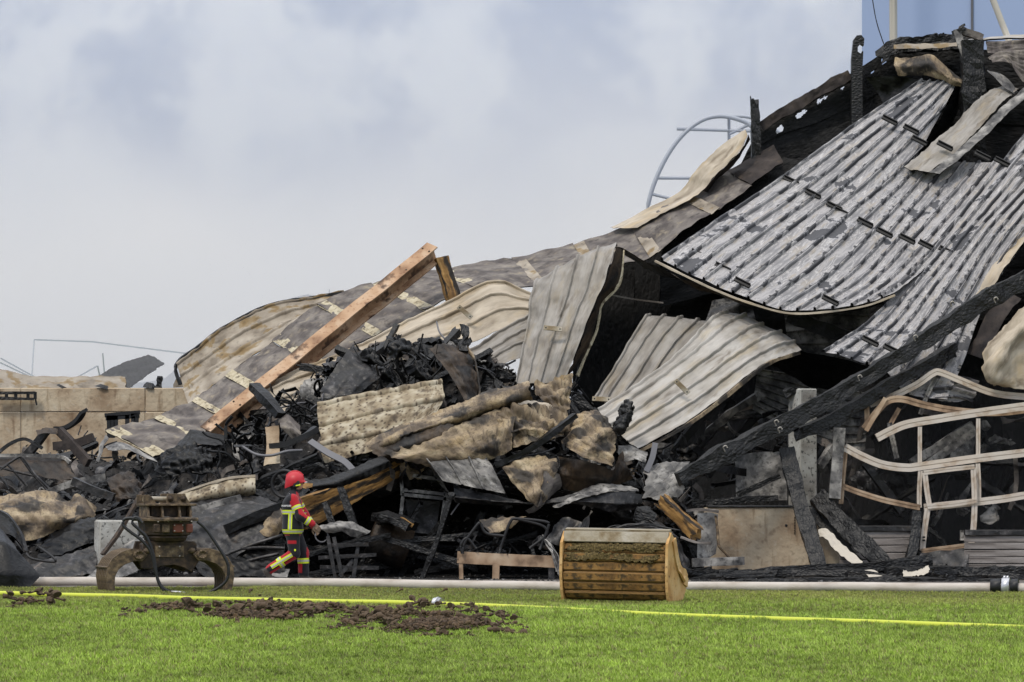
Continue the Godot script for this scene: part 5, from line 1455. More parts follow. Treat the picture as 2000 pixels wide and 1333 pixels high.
	for q in [[783, 928, 786, 968, "post"], [787, 968, 782, 1012, "post"], [871, 962, 862, 1022, "post"], [781, 926, 868, 938, "rail"], [786, 957, 870, 966, "rail"], [784, 966, 872, 975, "rail"]]:
		obj(q[4], beam_mesh(pts([q[0], q[1], -2.5, q[2], q[3], -2.5]), 0.06, 0.05, {"n": 2, "up": Vector3(0, 0, 1)}), M.soot_pale, sh)
	sheet("hollow_back_panel", "dark smooth panel standing inside the shelf frame", "panel", [[792, 976, -2.9, 860, 980, -2.9], [800, 1040, -2.9, 850, 1045, -2.9]], M.soot, {"nu": 8, "nv": 8, "crump": 0.02})
	sheet("hanging_black_sheet", "long black sheet hanging over the mouth of the dark hollow", "sheet", [
		[880, 950, -1.9, 960, 965, -1.7, 1040, 985, -1.5, 1120, 965, -1.5, 1200, 955, -1.6, 1262, 968, -1.8], [885, 972, -1.8, 960, 980, -1.6, 1050, 985, -1.45, 1125, 980, -1.4, 1210, 985, -1.5, 1255, 985, -1.8], [890, 982, -2, 970, 988, -1.8, 1060, 985, -1.7, 1130, 985, -1.6, 1190, 1000, -1.6, 1240, 995, -1.9]], M.soot, {"sharp": true, "nu": 70, "nv": 21, "crump": 0.017, "cf": 2.4, "rag": 0.02})
	sheet("folded_grey_sheet", "dull grey folded sheet lying right of the pointed brown sheet", "sheet", [
		[1075, 990, -1.5, 1120, 965, -1.6, 1170, 945, -1.8, 1240, 950, -2], [1085, 996, -1.3, 1135, 975, -1.35, 1190, 960, -1.5, 1250, 962, -1.8]], M.soot_pale, {"sharp": true, "nu": 35, "nv": 14, "crump": 0.017, "cf": 2.4, "rag": 0.03})
	# planks and bars lying in the dark hollow
	for k in 26:
		var x := rnd(600, 1040)
		var z := rnd(-3.6, -1.2)
		var o := obj("hollow_timber", beam_mesh(PackedVector3Array([Vector3(-rnd(0.5, 1.2), 0, 0), Vector3(0, rnd(-0.04, 0.04), 0), Vector3(rnd(0.5, 1.2), 0, 0)]), rnd(0.05, 0.12), rnd(0.04, 0.12), {"n": 14, "rough": 0.03, "jag": 0.05, "k": 2}), M.charred)
		o.position = on_ground(x, z, rnd(0.06, 0.75))
		o.rotation = Vector3(rnd(-0.2, 0.2), rnd(-0.5, 0.5), rnd(-0.35, 0.35) if k % 4 else rnd(0.9, 1.6))
		tag(o, "charred timber lying in the dark hollow under the pile", "timber", "charred timbers in the dark hollow")
	for q in [[640, 1048, 655, 1132], [652, 1050, 668, 1128], [700, 1060, 690, 1130], [622, 1090, 735, 1084], [625, 1108, 740, 1110], [640, 1066, 720, 1064], [690, 1095, 662, 1126]]:
		tag(obj("rack_bar", beam_mesh(pts([q[0], q[1], -0.9, q[2], q[3], -0.8]), 0.06, 0.05, {"n": 6, "rough": 0.01, "up": Vector3(0, 0, 1)}), M.soot), "sooty bar of a collapsed rack right of the firefighter", "bar", "bars of the collapsed rack")
	# low burnt trolley with tube cage
	var tr := thing("burnt_trolley", "low burnt trolley with a pale rusty side beam and a tube cage on top", "trolley", on_ground(985, -0.9))
	var zt := -0.75
	obj("side_beam", beam_mesh(pts([893, 1089, zt, 985, 1094, zt, 1086, 1098, zt]), 0.1, 0.2, {"n": 12, "rough": 0.006}), M.frame_burnt, tr)
	obj("leg", beam_mesh(pts([900, 1096, zt, 901, 1132, zt]), 0.07, 0.08, {"n": 3, "up": Vector3(0, 0, 1)}), M.frame_burnt, tr)
	obj("leg", beam_mesh(pts([969, 1102, zt, 968, 1134, zt]), 0.12, 0.1, {"n": 3, "up": Vector3(0, 0, 1)}), M.frame_burnt, tr)
	obj("leg", beam_mesh(pts([1077, 1102, zt, 1077, 1134, zt]), 0.1, 0.1, {"n": 3, "up": Vector3(0, 0, 1)}), M.soot, tr)
	obj("deck", beam_mesh(pts([895, 1086, zt - 0.6, 985, 1088, zt - 0.6, 1086, 1090, zt - 0.6]), 1.1, 0.06, {"n": 10, "rough": 0.02}), M.soot_dark, tr)
	for q in [[[903, 1076, 908, 1054, 932, 1020, 938, 1016]], [[938, 1016, 950, 1036, 985, 1042]], [[976, 1070, 986, 1040, 998, 1012, 1010, 1008, 1066, 1014, 1070, 1026, 1054, 1068]], [[903, 1076, 900, 1060, 912, 1046, 930, 1066]], [[1010, 1008, 1060, 1022, 1066, 1040, 1034, 1066]]]:
		var p := PackedVector3Array()
		var a: Array = q[0]
		for i in range(0, a.size(), 2): p.append(at(a[i], a[i + 1] + 6, zt + 0.1))
		obj("cage_tube", tube_mesh(p, 0.026, 8, 26), M.black_iron, tr)
	sheet("cage_cover", "crumpled brown cover draped over the trolley's tube cage", "cover", [[935, 1018, -1.0, 965, 1012, -1.1, 1000, 1008, -1.1, 1030, 1010, -1.2], [945, 1030, -0.75, 970, 1026, -0.75, 992, 1022, -0.8, 1010, 1018, -1], [958, 1044, -0.7, 975, 1042, -0.7, 986, 1036, -0.75, 994, 1030, -0.9]], M.burnt, {"sharp": true, "nu": 35, "nv": 28, "crump": 0.027, "cf": 2.4, "rag": 0.03})
	for k in 22:
		var x := rnd(905, 1072)
		var o := obj("trolley_scrap", proto_strip(k) if k % 2 else proto_scrap(k), M.soot if k % 3 else M.soot_dark)
		o.position = at(x, rnd(1066, 1086), zt - rnd(0.1, 0.5))
		o.scale = Vector3.ONE * 0.55
		o.rotation = Vector3(rnd(0, 6), rnd(0, 6), rnd(0, 6))
		tag(o, "scrap of burnt metal heaped on the low trolley", "scrap", "scraps on the low trolley")
	for k in 9:
		var p := pts([1058 + rnd(-8, 8), 1050 + rnd(-8, 8), -0.7, 1072 + rnd(-5, 8), 1066 + rnd(-6, 6), -0.6, 1084 + rnd(-4, 8), 1090 + rnd(-6, 6), -0.5, 1088 + rnd(-5, 8), 1120 + rnd(-6, 6), -0.45])
		tag(obj("drooping_wire", tube_mesh(p, 0.014, 6, 18), M.soot if k % 2 else M.soot_pale), "burnt wire drooping off the right end of the trolley", "wire", "wires at the trolley's right end")
	sheet("fan_folded_sheet", "grey fan-folded sheet standing behind the trolley", "sheet", [
		[1066, 1058, -1.7, 1080, 1030, -1.8, 1104, 1012, -2], [1086, 1066, -1.5, 1100, 1036, -1.5, 1112, 1012, -1.9], [1100, 1066, -1.75, 1116, 1040, -1.8, 1128, 1020, -2.1], [1118, 1064, -1.45, 1132, 1042, -1.5, 1140, 1026, -1.9], [1134, 1062, -1.7, 1145, 1030, -1.8, 1155, 996, -2.1], [1146, 1060, -1.5, 1152, 1030, -1.6, 1158, 1000, -1.9]], M.soot_pale, {"sharp": true, "nu": 16, "nv": 30, "crump": 0.03, "rag": 0.02})
	# scrap right of the excavator bucket
	sheet("curved_black_trough", "curved black metal trough slumped behind the excavator bucket", "sheet", [
		[1252, 1000, -1.6, 1290, 1022, -1.4, 1320, 1050, -1.2, 1340, 1085, -1, 1350, 1105, -0.9], [1262, 1012, -1.2, 1296, 1036, -1, 1318, 1068, -0.8, 1330, 1098, -0.6, 1338, 1118, -0.6], [1285, 1040, -1.4, 1300, 1062, -1.2, 1312, 1090, -1, 1318, 1110, -0.8, 1324, 1122, -0.8]], M.soot, {"sharp": true, "nu": 38, "nv": 25, "crump": 0.017, "cf": 2.4, "rag": 0.02})
	tag(obj("rolled_black_lump", beam_mesh(pts([1250, 1004, -1.4, 1262, 1010, -1.3, 1276, 1018, -1.3]), 0.22, 0.24, {"n": 12, "rough": 0.06, "k": 4}), M.charred), "rounded black lump at the upper end of the black trough", "debris")
	for k in 14:
		var p := pts([1150 + rnd(-20, 60), 1046 + rnd(-4, 6), -0.9, 1210 + rnd(-10, 20), 1036 + rnd(-10, 6), -0.9, 1270 + rnd(-10, 20), 1030 + rnd(-8, 14), -1, 1310 + rnd(-10, 20), 1050 + rnd(-14, 14), -0.9])
		tag(obj("burnt_cable", tube_mesh(p, rnd(0.01, 0.022), 6, 20), M.soot if k % 2 else M.rubber), "burnt cable in the bundle above the excavator bucket", "cable", "cables above the excavator bucket")
	for q in [[1278, 1036, 1282, 1062], [1270, 1058, 1273, 1100], [1292, 1034, 1294, 1060], [1276, 1036, 1294, 1034]]:
		tag(obj("thin_upright_bar", tube_mesh(pts([q[0], q[1], -0.8, q[2], q[3], -0.8]), 0.018, 6, 2), M.grey_iron), "thin grey bar standing in the cable bundle behind the bucket", "bar", "thin bars behind the bucket")
	tag(obj("half_burnt_timber", beam_mesh(pts([1292, 978, -1.9, 1330, 1012, -1.6, 1362, 1044, -1.3]), 0.2, 0.22, {"n": 20, "rough": 0.03, "jag": 0.08, "k": 4}), M.ochre), "half-burnt brown timber with a pale broken end, leaning right of the trough", "timber beam")
	tag(obj("splintered_lath", beam_mesh(pts([1330, 1050, -1.1, 1360, 1060, -1, 1388, 1062, -1]), 0.05, 0.03, {"n": 12, "rough": 0.025}), M.plank_pale), "pale splintered lath sticking out right of the brown timber", "lath")
	sheet("grey_slab_scrap", "grey mottled slab scrap resting under the arching sheet's foot", "slab", [[1255, 922, -2.4, 1300, 912, -2.5, 1346, 908, -2.6], [1258, 950, -2.1, 1300, 945, -2.2, 1340, 940, -2.3], [1250, 978, -2, 1290, 985, -2, 1325, 970, -2.2]], M.soot_pale, {"sharp": true, "nu": 32, "nv": 25, "crump": 0.020, "cf": 2.4, "rag": 0.04, "thick": 0.1})
	tag(obj("grey_angle_bar", beam_mesh(pts([1280, 866, -2.4, 1274, 895, -2.3, 1262, 922, -2.2]), 0.1, 0.04, {"n": 6, "up": Vector3(0, 0, 1)}), M.grey_iron), "grey angle bar hanging at the foot of the arching pale sheet", "bar")
	sheet("grey_flat_scrap", "light grey flat scrap beside the arching sheet's lower corner", "sheet", [[1205, 870, -2.6, 1235, 872, -2.5, 1268, 885, -2.4], [1208, 905, -2.3, 1240, 900, -2.2, 1262, 905, -2.2]], M.soot_pale, {"nu": 12, "nv": 10, "crump": 0.017, "cf": 2.4, "rag": 0.05})

func _circle(c: Vector3, r: float, n: Vector3) -> PackedVector3Array:
	var p := PackedVector3Array()
	var a := n.normalized().cross(Vector3.UP).normalized()
	var b := a.cross(n.normalized())
	for i in 25: p.append(c + (a * cos(TAU * i / 24.0) + b * sin(TAU * i / 24.0)) * r)
	return p

func build_left_pile() -> void:
	sheet("tan_crumpled_cover", "large crumpled tan and brown cover lying at the left edge behind the steel bucket", "cover", [
		[-20, 975, -2.6, 20, 962, -2.6, 70, 955, -2.6, 110, 968, -2.6, 135, 980, -2.6, 148, 964, -2.6, 186, 996, -2.5], [-20, 1000, -2.1, 20, 988, -1.9, 70, 980, -1.8, 110, 990, -1.8, 140, 995, -1.9, 160, 985, -2, 188, 1004, -2.2],
		[0, 1030, -1.8, 30, 1020, -1.6, 75, 1015, -1.5, 110, 1015, -1.5, 140, 1015, -1.6, 160, 1008, -1.7, 186, 1010, -2], [25, 1060, -1.8, 50, 1058, -1.6, 80, 1052, -1.5, 110, 1040, -1.6, 140, 1028, -1.7, 160, 1016, -1.8, 180, 1012, -2]], M.burnt, {"nu": 80, "nv": 61, "crump": 0.034, "cf": 2.0, "rag": 0.02})
	sheet("black_tarpaulin", "upper black rumpled sheet below the tan cover", "sheet", [[85, 1052, -1.6, 120, 1030, -1.5, 160, 1010, -1.5, 186, 1008, -1.6], [80, 1075, -1.3, 120, 1060, -1.1, 160, 1040, -1.1, 188, 1030, -1.2], [70, 1095, -1.1, 120, 1085, -0.9, 165, 1066, -0.9, 188, 1058, -1.1]], M.soot_dark, {"sharp": true, "nu": 38, "nv": 32, "crump": 0.027, "cf": 2.4, "rag": 0.02})
	sheet("black_tarpaulin", "lower black rumpled sheet reaching the pavement beside the steel bucket", "sheet", [[62, 1100, -0.9, 110, 1088, -0.8, 150, 1074, -0.8, 190, 1062, -0.9], [60, 1118, -0.6, 110, 1108, -0.5, 150, 1098, -0.5, 190, 1088, -0.6], [64, 1136, -0.3, 110, 1132, -0.2, 150, 1128, -0.2, 186, 1122, -0.3]], M.soot, {"sharp": true, "nu": 38, "nv": 32, "crump": 0.027, "cf": 2.4, "rag": 0.02})
	# white concrete block
	var c := at(224, 1066, -0.6)
	var st := begin()
	box(st, Vector3(c.x, 0.5, -0.75), Vector3(0.68, 1.05, 0.5), Basis().rotated(Vector3.UP, 0.3).rotated(Vector3(0, 0, 1), -0.02), 0.03)
	tag(obj("concrete_block", finish(st), M.concrete_grey), "pale grey concrete block standing left behind the grapple", "block")
	tag(obj("leaning_bar", beam_mesh(pts([200, 1084, 0.1, 232, 1040, -0.1, 264, 985, -0.3, 278, 962, -0.4]), 0.1, 0.05, {"n": 12, "rough": 0.012}), M.rusty_dark), "rusty flat bar leaning diagonally across the concrete block", "bar")
	sheet("curled_grey_sheet", "light grey curled sheet at the pavement, left of the grapple", "sheet", [
		[160, 1134, 0.2, 190, 1108, -0.1, 225, 1078, -0.3, 275, 1045, -0.6, 330, 1010, -1], [185, 1136, 0.4, 215, 1118, 0.2, 250, 1095, 0, 295, 1068, -0.3, 345, 1040, -0.7], [215, 1138, 0.5, 240, 1128, 0.4, 270, 1115, 0.1, 310, 1095, -0.2, 350, 1070, -0.6]], M.soot_pale, {"nu": 48, "nv": 28, "crump": 0.017, "cf": 2.4, "rag": 0.02})
	# big dark plates behind and right of the grapple
	sheet("dark_roof_plate", "long sooty grey plate sloping down right of the grapple", "sheet", [
		[300, 1010, -1.8, 370, 985, -1.9, 440, 970, -2, 510, 968, -2.1], [330, 1035, -1.3, 400, 1012, -1.4, 470, 990, -1.5, 545, 985, -1.6], [380, 1090, -0.9, 440, 1050, -0.9, 500, 1020, -1, 552, 1005, -1.2], [430, 1125, -0.6, 470, 1085, -0.6, 520, 1050, -0.7, 556, 1030, -0.9]], M.soot, {"sharp": true, "nu": 57, "nv": 46, "crump": 0.017, "cf": 2.4, "rag": 0.02})
	sheet("dark_roof_plate", "black plate reaching the pavement between grapple and firefighter", "sheet", [
		[350, 1080, -1, 420, 1070, -0.9, 480, 1068, -0.9, 560, 1060, -1], [380, 1110, -0.6, 440, 1100, -0.5, 500, 1095, -0.5, 560, 1085, -0.6], [400, 1132, -0.3, 450, 1130, -0.2, 510, 1128, -0.2, 556, 1124, -0.3]], M.soot_dark, {"sharp": true, "nu": 48, "nv": 28, "crump": 0.027, "cf": 2.4, "rag": 0.02})
	tag(obj("pale_steel_channel", beam_mesh(pts([262, 1042, -0.8, 340, 1008, -0.9, 420, 985, -1, 470, 972, -1.1]), 0.13, 0.1, {"n": 16, "rough": 0.012}), M.soot_pale), "pale scorched steel channel lying behind the grapple", "steel channel")
	tag(obj("black_box_beam", beam_mesh(pts([440, 1036, -0.9, 500, 1010, -1, 556, 990, -1.1]), 0.2, 0.18, {"n": 14, "rough": 0.02}), M.soot_dark), "black box beam behind the firefighter's back", "beam")
	# perforated flange
	sheet("spotted_flange", "long curved grey flange with rows of dark spots above the grapple", "panel", [
		[290, 1000, -2.3, 340, 970, -2.2, 400, 948, -2.1, 450, 936, -2.1, 498, 932, -2.2], [292, 1014, -2.0, 345, 990, -1.9, 402, 968, -1.9, 450, 958, -1.9, 498, 952, -2], [300, 1020, -2.2, 350, 998, -2.1, 405, 980, -2.1, 450, 972, -2.1, 498, 966, -2.2]], M.spotted, {"nu": 34, "nv": 10, "crump": 0.02, "thick": 0.02})
	tag(obj("flange_rim", beam_mesh(pts([286, 1002, -2.25, 340, 970, -2.15, 400, 947, -2.05, 450, 934, -2.05, 498, 930, -2.15]), 0.05, 0.04, {"n": 24, "rough": 0.008}), M.pale_warm), "thin pale rim along the top of the spotted flange", "trim")
	sheet("lower_spotted_flange", "second shorter spotted flange under the first", "panel", [[380, 1000, -1.8, 430, 985, -1.8, 498, 975, -1.9], [385, 1012, -1.7, 430, 1002, -1.7, 498, 988, -1.8]], M.spotted, {"nu": 20, "nv": 8, "crump": 0.02, "thick": 0.02})
	# far-left frames, boards, rods
	for q in [[[0, 918, 22, 902, 40, 893, 52, 905, 68, 928, 100, 960], "upper rod of the bent truss at the left edge"], [[14, 908, 30, 925, 52, 950], "short diagonal rod of the bent truss at the left edge"], [[40, 894, 62, 925, 95, 962], "second parallel rod of the bent truss at the left edge"], [[-5, 912, 30, 922, 66, 930], "flat thin rod crossing the bent truss at the left edge"], [[-5, 928, 10, 945, 16, 956], "short rod at the very edge below the bent truss"]]:
		var p := PackedVector3Array()
		for i in range(0, q[0].size(), 2): p.append(at(q[0][i], q[0][i + 1], -3.2))
		tag(obj("truss_rod", tube_mesh(p, 0.022, 8, 24), M.soot), q[1], "rod", "rods of the bent truss at the left")
	tag(obj("curved_bar", beam_mesh(pts([-10, 890, -6, 18, 868, -6, 45, 858, -6, 66, 866, -6, 82, 876, -6]), 0.12, 0.06, {"n": 24}), M.soot), "curved dark bar arching at the far left below the concrete wall", "bar")
	tag(obj("brown_plank", beam_mesh(pts([104, 872, -6, 145, 868, -5.9, 182, 854, -5.8]), 0.1, 0.16, {"n": 10, "rough": 0.012}), M.brown_dark), "upper brown plank lying almost level in the left debris", "plank")
	tag(obj("brown_plank", beam_mesh(pts([116, 842, -6.2, 140, 868, -5.9, 172, 905, -5.6]), 0.1, 0.17, {"n": 10, "rough": 0.012}), M.brown_dark), "steep brown plank crossing under the level one", "plank")
	tag(obj("brown_plank", beam_mesh(pts([52, 890, -6.4, 72, 866, -6.3, 90, 842, -6.2]), 0.1, 0.15, {"n": 10, "rough": 0.012}), M.soot), "sooty plank leaning the other way left of the two brown planks", "plank")
	tag(obj("black_lever", beam_mesh(pts([108, 838, -6.4, 128, 836, -6.3, 150, 822, -6.2, 162, 806, -6.1, 170, 799, -6.1]), 0.13, 0.07, {"n": 24, "s0": 1.2, "s1": 0.8}), M.black_iron), "black curved lever rising in front of the concrete wall", "machine part")
	sheet("lever_cap", "burnt cap at the lower end of the black curved lever", "debris", [[70, 842, -6.2, 90, 836, -6.2, 112, 838, -6.3], [72, 850, -6, 90, 846, -6, 112, 850, -6.1]], M.burnt_dark, {"nu": 16, "nv": 10, "crump": 0.017, "cf": 2.4})
	for q in [[152, 850, 158, 832], [163, 852, 171, 842]]:
		tag(obj("thin_spike", tube_mesh(pts([q[0], q[1], -6, q[2], q[3], -6.1]), 0.012, 6, 2), M.black_iron), "thin iron spike in front of the concrete wall", "rod", "thin spikes before the wall")
	# black window-like frame leaning at the wall
	var fr := thing("machine_window", "black rectangular machine frame standing before the concrete wall", "frame", at(238, 900, -9.2))
	for q in [[204, 812, 273, 806, "rail"], [206, 818, 272, 813, "rail"], [206, 842, 240, 838, "rail"], [212, 812, 213, 856, "post"], [219, 812, 220, 856, "post"], [226, 812, 226, 848, "post"], [267, 808, 265, 846, "post"], [260, 808, 259, 846, "post"], [248, 812, 248, 836, "post"]]:
		obj(q[4], beam_mesh(pts([q[0], q[1], -9.2, q[2], q[3], -9.2]), 0.08, 0.07, {"n": 4, "up": Vector3(0, 0, 1)}), M.black_iron, fr)
	sheet("scorched_metal_sheet", "scorched dark panel with a brown streaked face at the far left", "panel", [[-20, 893, -4.6, 50, 892, -4.5, 120, 894, -4.5, 138, 900, -4.4], [-20, 915, -4.3, 50, 912, -4.2, 110, 918, -4.2, 140, 925, -4.1], [-20, 935, -4.2, 60, 926, -4.1, 120, 942, -4, 152, 930, -4]], M.burnt_dark, {"sharp": true, "nu": 41, "nv": 25, "crump": 0.017, "cf": 2.4, "rag": 0.02})
	tag(obj("panel_top_edge", beam_mesh(pts([-20, 890, -4.5, 50, 890, -4.4, 118, 893, -4.4, 136, 904, -4.3]), 0.05, 0.06, {"n": 14}), M.soot_pale), "pale top edge of the scorched panel at the far left", "trim")
	tag(obj("grey_channel", beam_mesh(pts([95, 962, -3, 140, 945, -3, 205, 932, -3.1]), 0.14, 0.12, {"n": 10, "rough": 0.012}), M.soot_pale), "long grey channel lying above the tan cover", "steel channel")
	tag(obj("grey_channel", beam_mesh(pts([142, 940, -2.6, 175, 955, -2.5, 222, 972, -2.4]), 0.12, 0.14, {"n": 10, "rough": 0.012}), M.soot), "dark channel crossing downwards right of the tan cover", "steel channel")
	sheet("pale_upright_strip", "pale upright strip of sheet in the left debris", "sheet", [[186, 900, -4.4, 196, 870, -4.5, 206, 850, -4.7], [192, 902, -4.3, 203, 872, -4.4, 212, 856, -4.6]], M.soot_pale, {"nu": 12, "nv": 4, "crump": 0.03})
	sheet("grey_ledge_sheet", "light grey flat sheet under the lining's lower left tip", "sheet", [[204, 872, -5.6, 240, 864, -5.6, 300, 895, -5.2], [210, 880, -5.3, 250, 880, -5.2, 310, 905, -5]], M.soot_pale, {"nu": 14, "nv": 6, "crump": 0.03, "rag": 0.02})
	sheet("black_crumpled_sheet", "black crumpled sheet with a torn rim above the spotted flange", "sheet", [[205, 935, -3, 235, 920, -3.1, 262, 926, -3.1, 272, 945, -3], [215, 958, -2.6, 240, 945, -2.6, 262, 950, -2.6, 276, 962, -2.6], [225, 985, -2.4, 245, 975, -2.4, 265, 972, -2.4, 285, 975, -2.4]], M.burnt_dark, {"sharp": true, "nu": 35, "nv": 32, "crump": 0.040, "cf": 3.2, "rag": 0.05})
	sheet("glossy_black_lump", "glossy black melted lump below the lining's tip", "debris", [[312, 890, -4.4, 340, 872, -4.5, 380, 868, -4.6, 410, 880, -4.6], [315, 915, -4, 345, 895, -3.9, 385, 892, -3.9, 415, 905, -4], [330, 935, -3.8, 355, 925, -3.7, 390, 920, -3.7, 425, 930, -3.8]], M.soot_dark, {"sharp": true, "nu": 41, "nv": 36, "crump": 0.047, "cf": 3.6, "rag": 0.03})
	sheet("black_pointed_sheet", "smooth black sheet with a raised corner at the lining's lower edge", "sheet", [[345, 868, -4.9, 372, 838, -5.2, 420, 848, -5.4, 438, 852, -5.4], [352, 880, -4.6, 380, 868, -4.8, 420, 872, -4.9, 440, 870, -5]], M.soot_dark, {"sharp": true, "nu": 16, "nv": 10, "crump": 0.017, "cf": 2.4, "rag": 0.02})
	tag(obj("bent_rod_piece", tube_mesh(pts([30, 1058, 0.6, 48, 1078, 0.8, 62, 1092, 0.9, 102, 1098, 0.9, 106, 1092, 0.9, 74, 1068, 0.6]), 0.022, 8, 30), M.black_iron), "bent black rod handle lying beside the steel bucket at the left edge", "rod")
	tag(obj("splintered_lath", beam_mesh(pts([64, 1112, 0.2, 74, 1104, 0.2, 86, 1096, 0.2]), 0.04, 0.03, {"n": 6, "rough": 0.01}), M.plank_pale), "short pale splintered lath under the bent black handle", "lath")
	sheet("brown_stiff_cloth", "stiff brown crumpled cloth hanging behind the firefighter's back", "cover", [[505, 1040, -0.9, 525, 1005, -1, 545, 985, -1.1], [520, 1050, -0.7, 540, 1020, -0.75, 552, 1000, -0.9], [540, 1052, -0.8, 552, 1030, -0.85, 558, 1012, -1]], M.burnt, {"nu": 25, "nv": 21, "crump": 0.024, "cf": 2.4, "rag": 0.03})
	for q in [[430, 1088, 552, 1046, "long grey pipe sloping up to the firefighter's back"], [470, 1072, 556, 1072, "level grey pipe behind the firefighter's knees"], [440, 1110, 545, 1082, "lower sloping pipe behind the firefighter's rear leg"]]:
		tag(obj("grey_pipe", tube_mesh(pts([q[0], q[1], -0.5, (q[0] + q[2]) * 0.5, (q[1] + q[3]) * 0.5 - 2, -0.5, q[2], q[3], -0.5]), 0.03, 8, 10), M.soot), q[4], "pipe", "pipes behind the firefighter")
	sheet("grey_floor_plate", "grey flat plate lying on the ground behind the firefighter's rear foot", "sheet", [[532, 1118, -0.4, 566, 1114, -0.5], [528, 1128, -0.1, 560, 1130, -0.2]], M.soot_pale, {"nu": 8, "nv": 6, "crump": 0.02})

# trims, lips and brackets move with the sheet they sit on
func gather_parts() -> void:
	var moves := [["edge_rim", "upturned_roof_edge", "rim"], ["eaves_edge_strip", "marbled_roof", "edge_strip"], ["roof_eaves_lip", "marbled_roof", "eaves_lip"], ["sheet_edge_strip", "curved_front_sheet", "edge_strip"], ["cream_edge_strip", "tall_folded_sheet", "edge_strip"], ["folded_sheet_lip", "tall_folded_sheet", "folded_lip"], ["fin_edge", "curled_brown_fin", "edge_strip"], ["flange_rim", "spotted_flange", "rim"], ["panel_top_edge", "scorched_metal_sheet", "top_edge"], ["lever_cap", "black_lever", "cap"], ["black_lining_edge", "crumpled_lining", "folded_edge"], ["flap_shadow_side", "pale_fascia_flap", "inner_side"], ["pointed_lining_fold", "pointed_lining", "fold"], ["cream_verge_strip", "marbled_roof_apron", "verge_strip"], ["charred_crust", "charred_ridge_beam", "crust"], ["splintered_orange_wood", "broken_charred_slab", "splintered_end"], ["broken_wood_end", "scorched_plate", "broken_edge"]]
	for k in 24:
		var g := "snow_guard" if k == 0 else "snow_guard_%03d" % k
		moves.append([g, "marbled_roof_apron" if k in [20, 21] else "marbled_roof", "snow_guard"])
	for q in [["snow_guard_plate", "tall_folded_sheet"], ["snow_guard_plate_001", "curved_front_sheet"], ["snow_guard_plate_002", "pale_tray_sheet"], ["snow_guard_plate_003", "leaning_grey_sheet"]]: moves.append([q[0], q[1], "snow_guard"])
	for q in moves:
		var c := get_node_or_null(q[0]) as Node3D
		var p := get_node_or_null(q[1]) as Node3D
		if c == null or p == null: continue
		for key in ["label", "category", "group", "kind"]:
			if c.has_meta(key): c.remove_meta(key)
		remove_child(c)
		c.name = q[2]
		c.position -= p.position
		p.add_child(c, true)
# ---------------------------------------------------------------- the right side
func frame_bar(called: String, a: Array, z: float, w: float, d: float, m: Material, parent: Node3D, n := 24) -> void:
	var p := PackedVector3Array()
	for i in range(0, a.size(), 2): p.append(at(a[i], a[i + 1], z))
	var st := begin()
	# hollow section with a groove along its face
	var prof := PackedVector2Array([Vector2(-d, -w), Vector2(d, -w), Vector2(d, -w * 0.12), Vector2(d * 0.7, -w * 0.06), Vector2(d * 0.7, w * 0.06), Vector2(d, w * 0.12), Vector2(d, w), Vector2(-d, w)])
	for i in prof.size(): prof[i] *= 0.5
	sweep(st, p, prof, {"n": n, "up": Vector3(0, 1, 0) if absf(p[0].y - p[-1].y) < absf(p[0].x - p[-1].x) else Vector3(1, 0, 0.05)})
	obj(called, finish(st), m, parent)

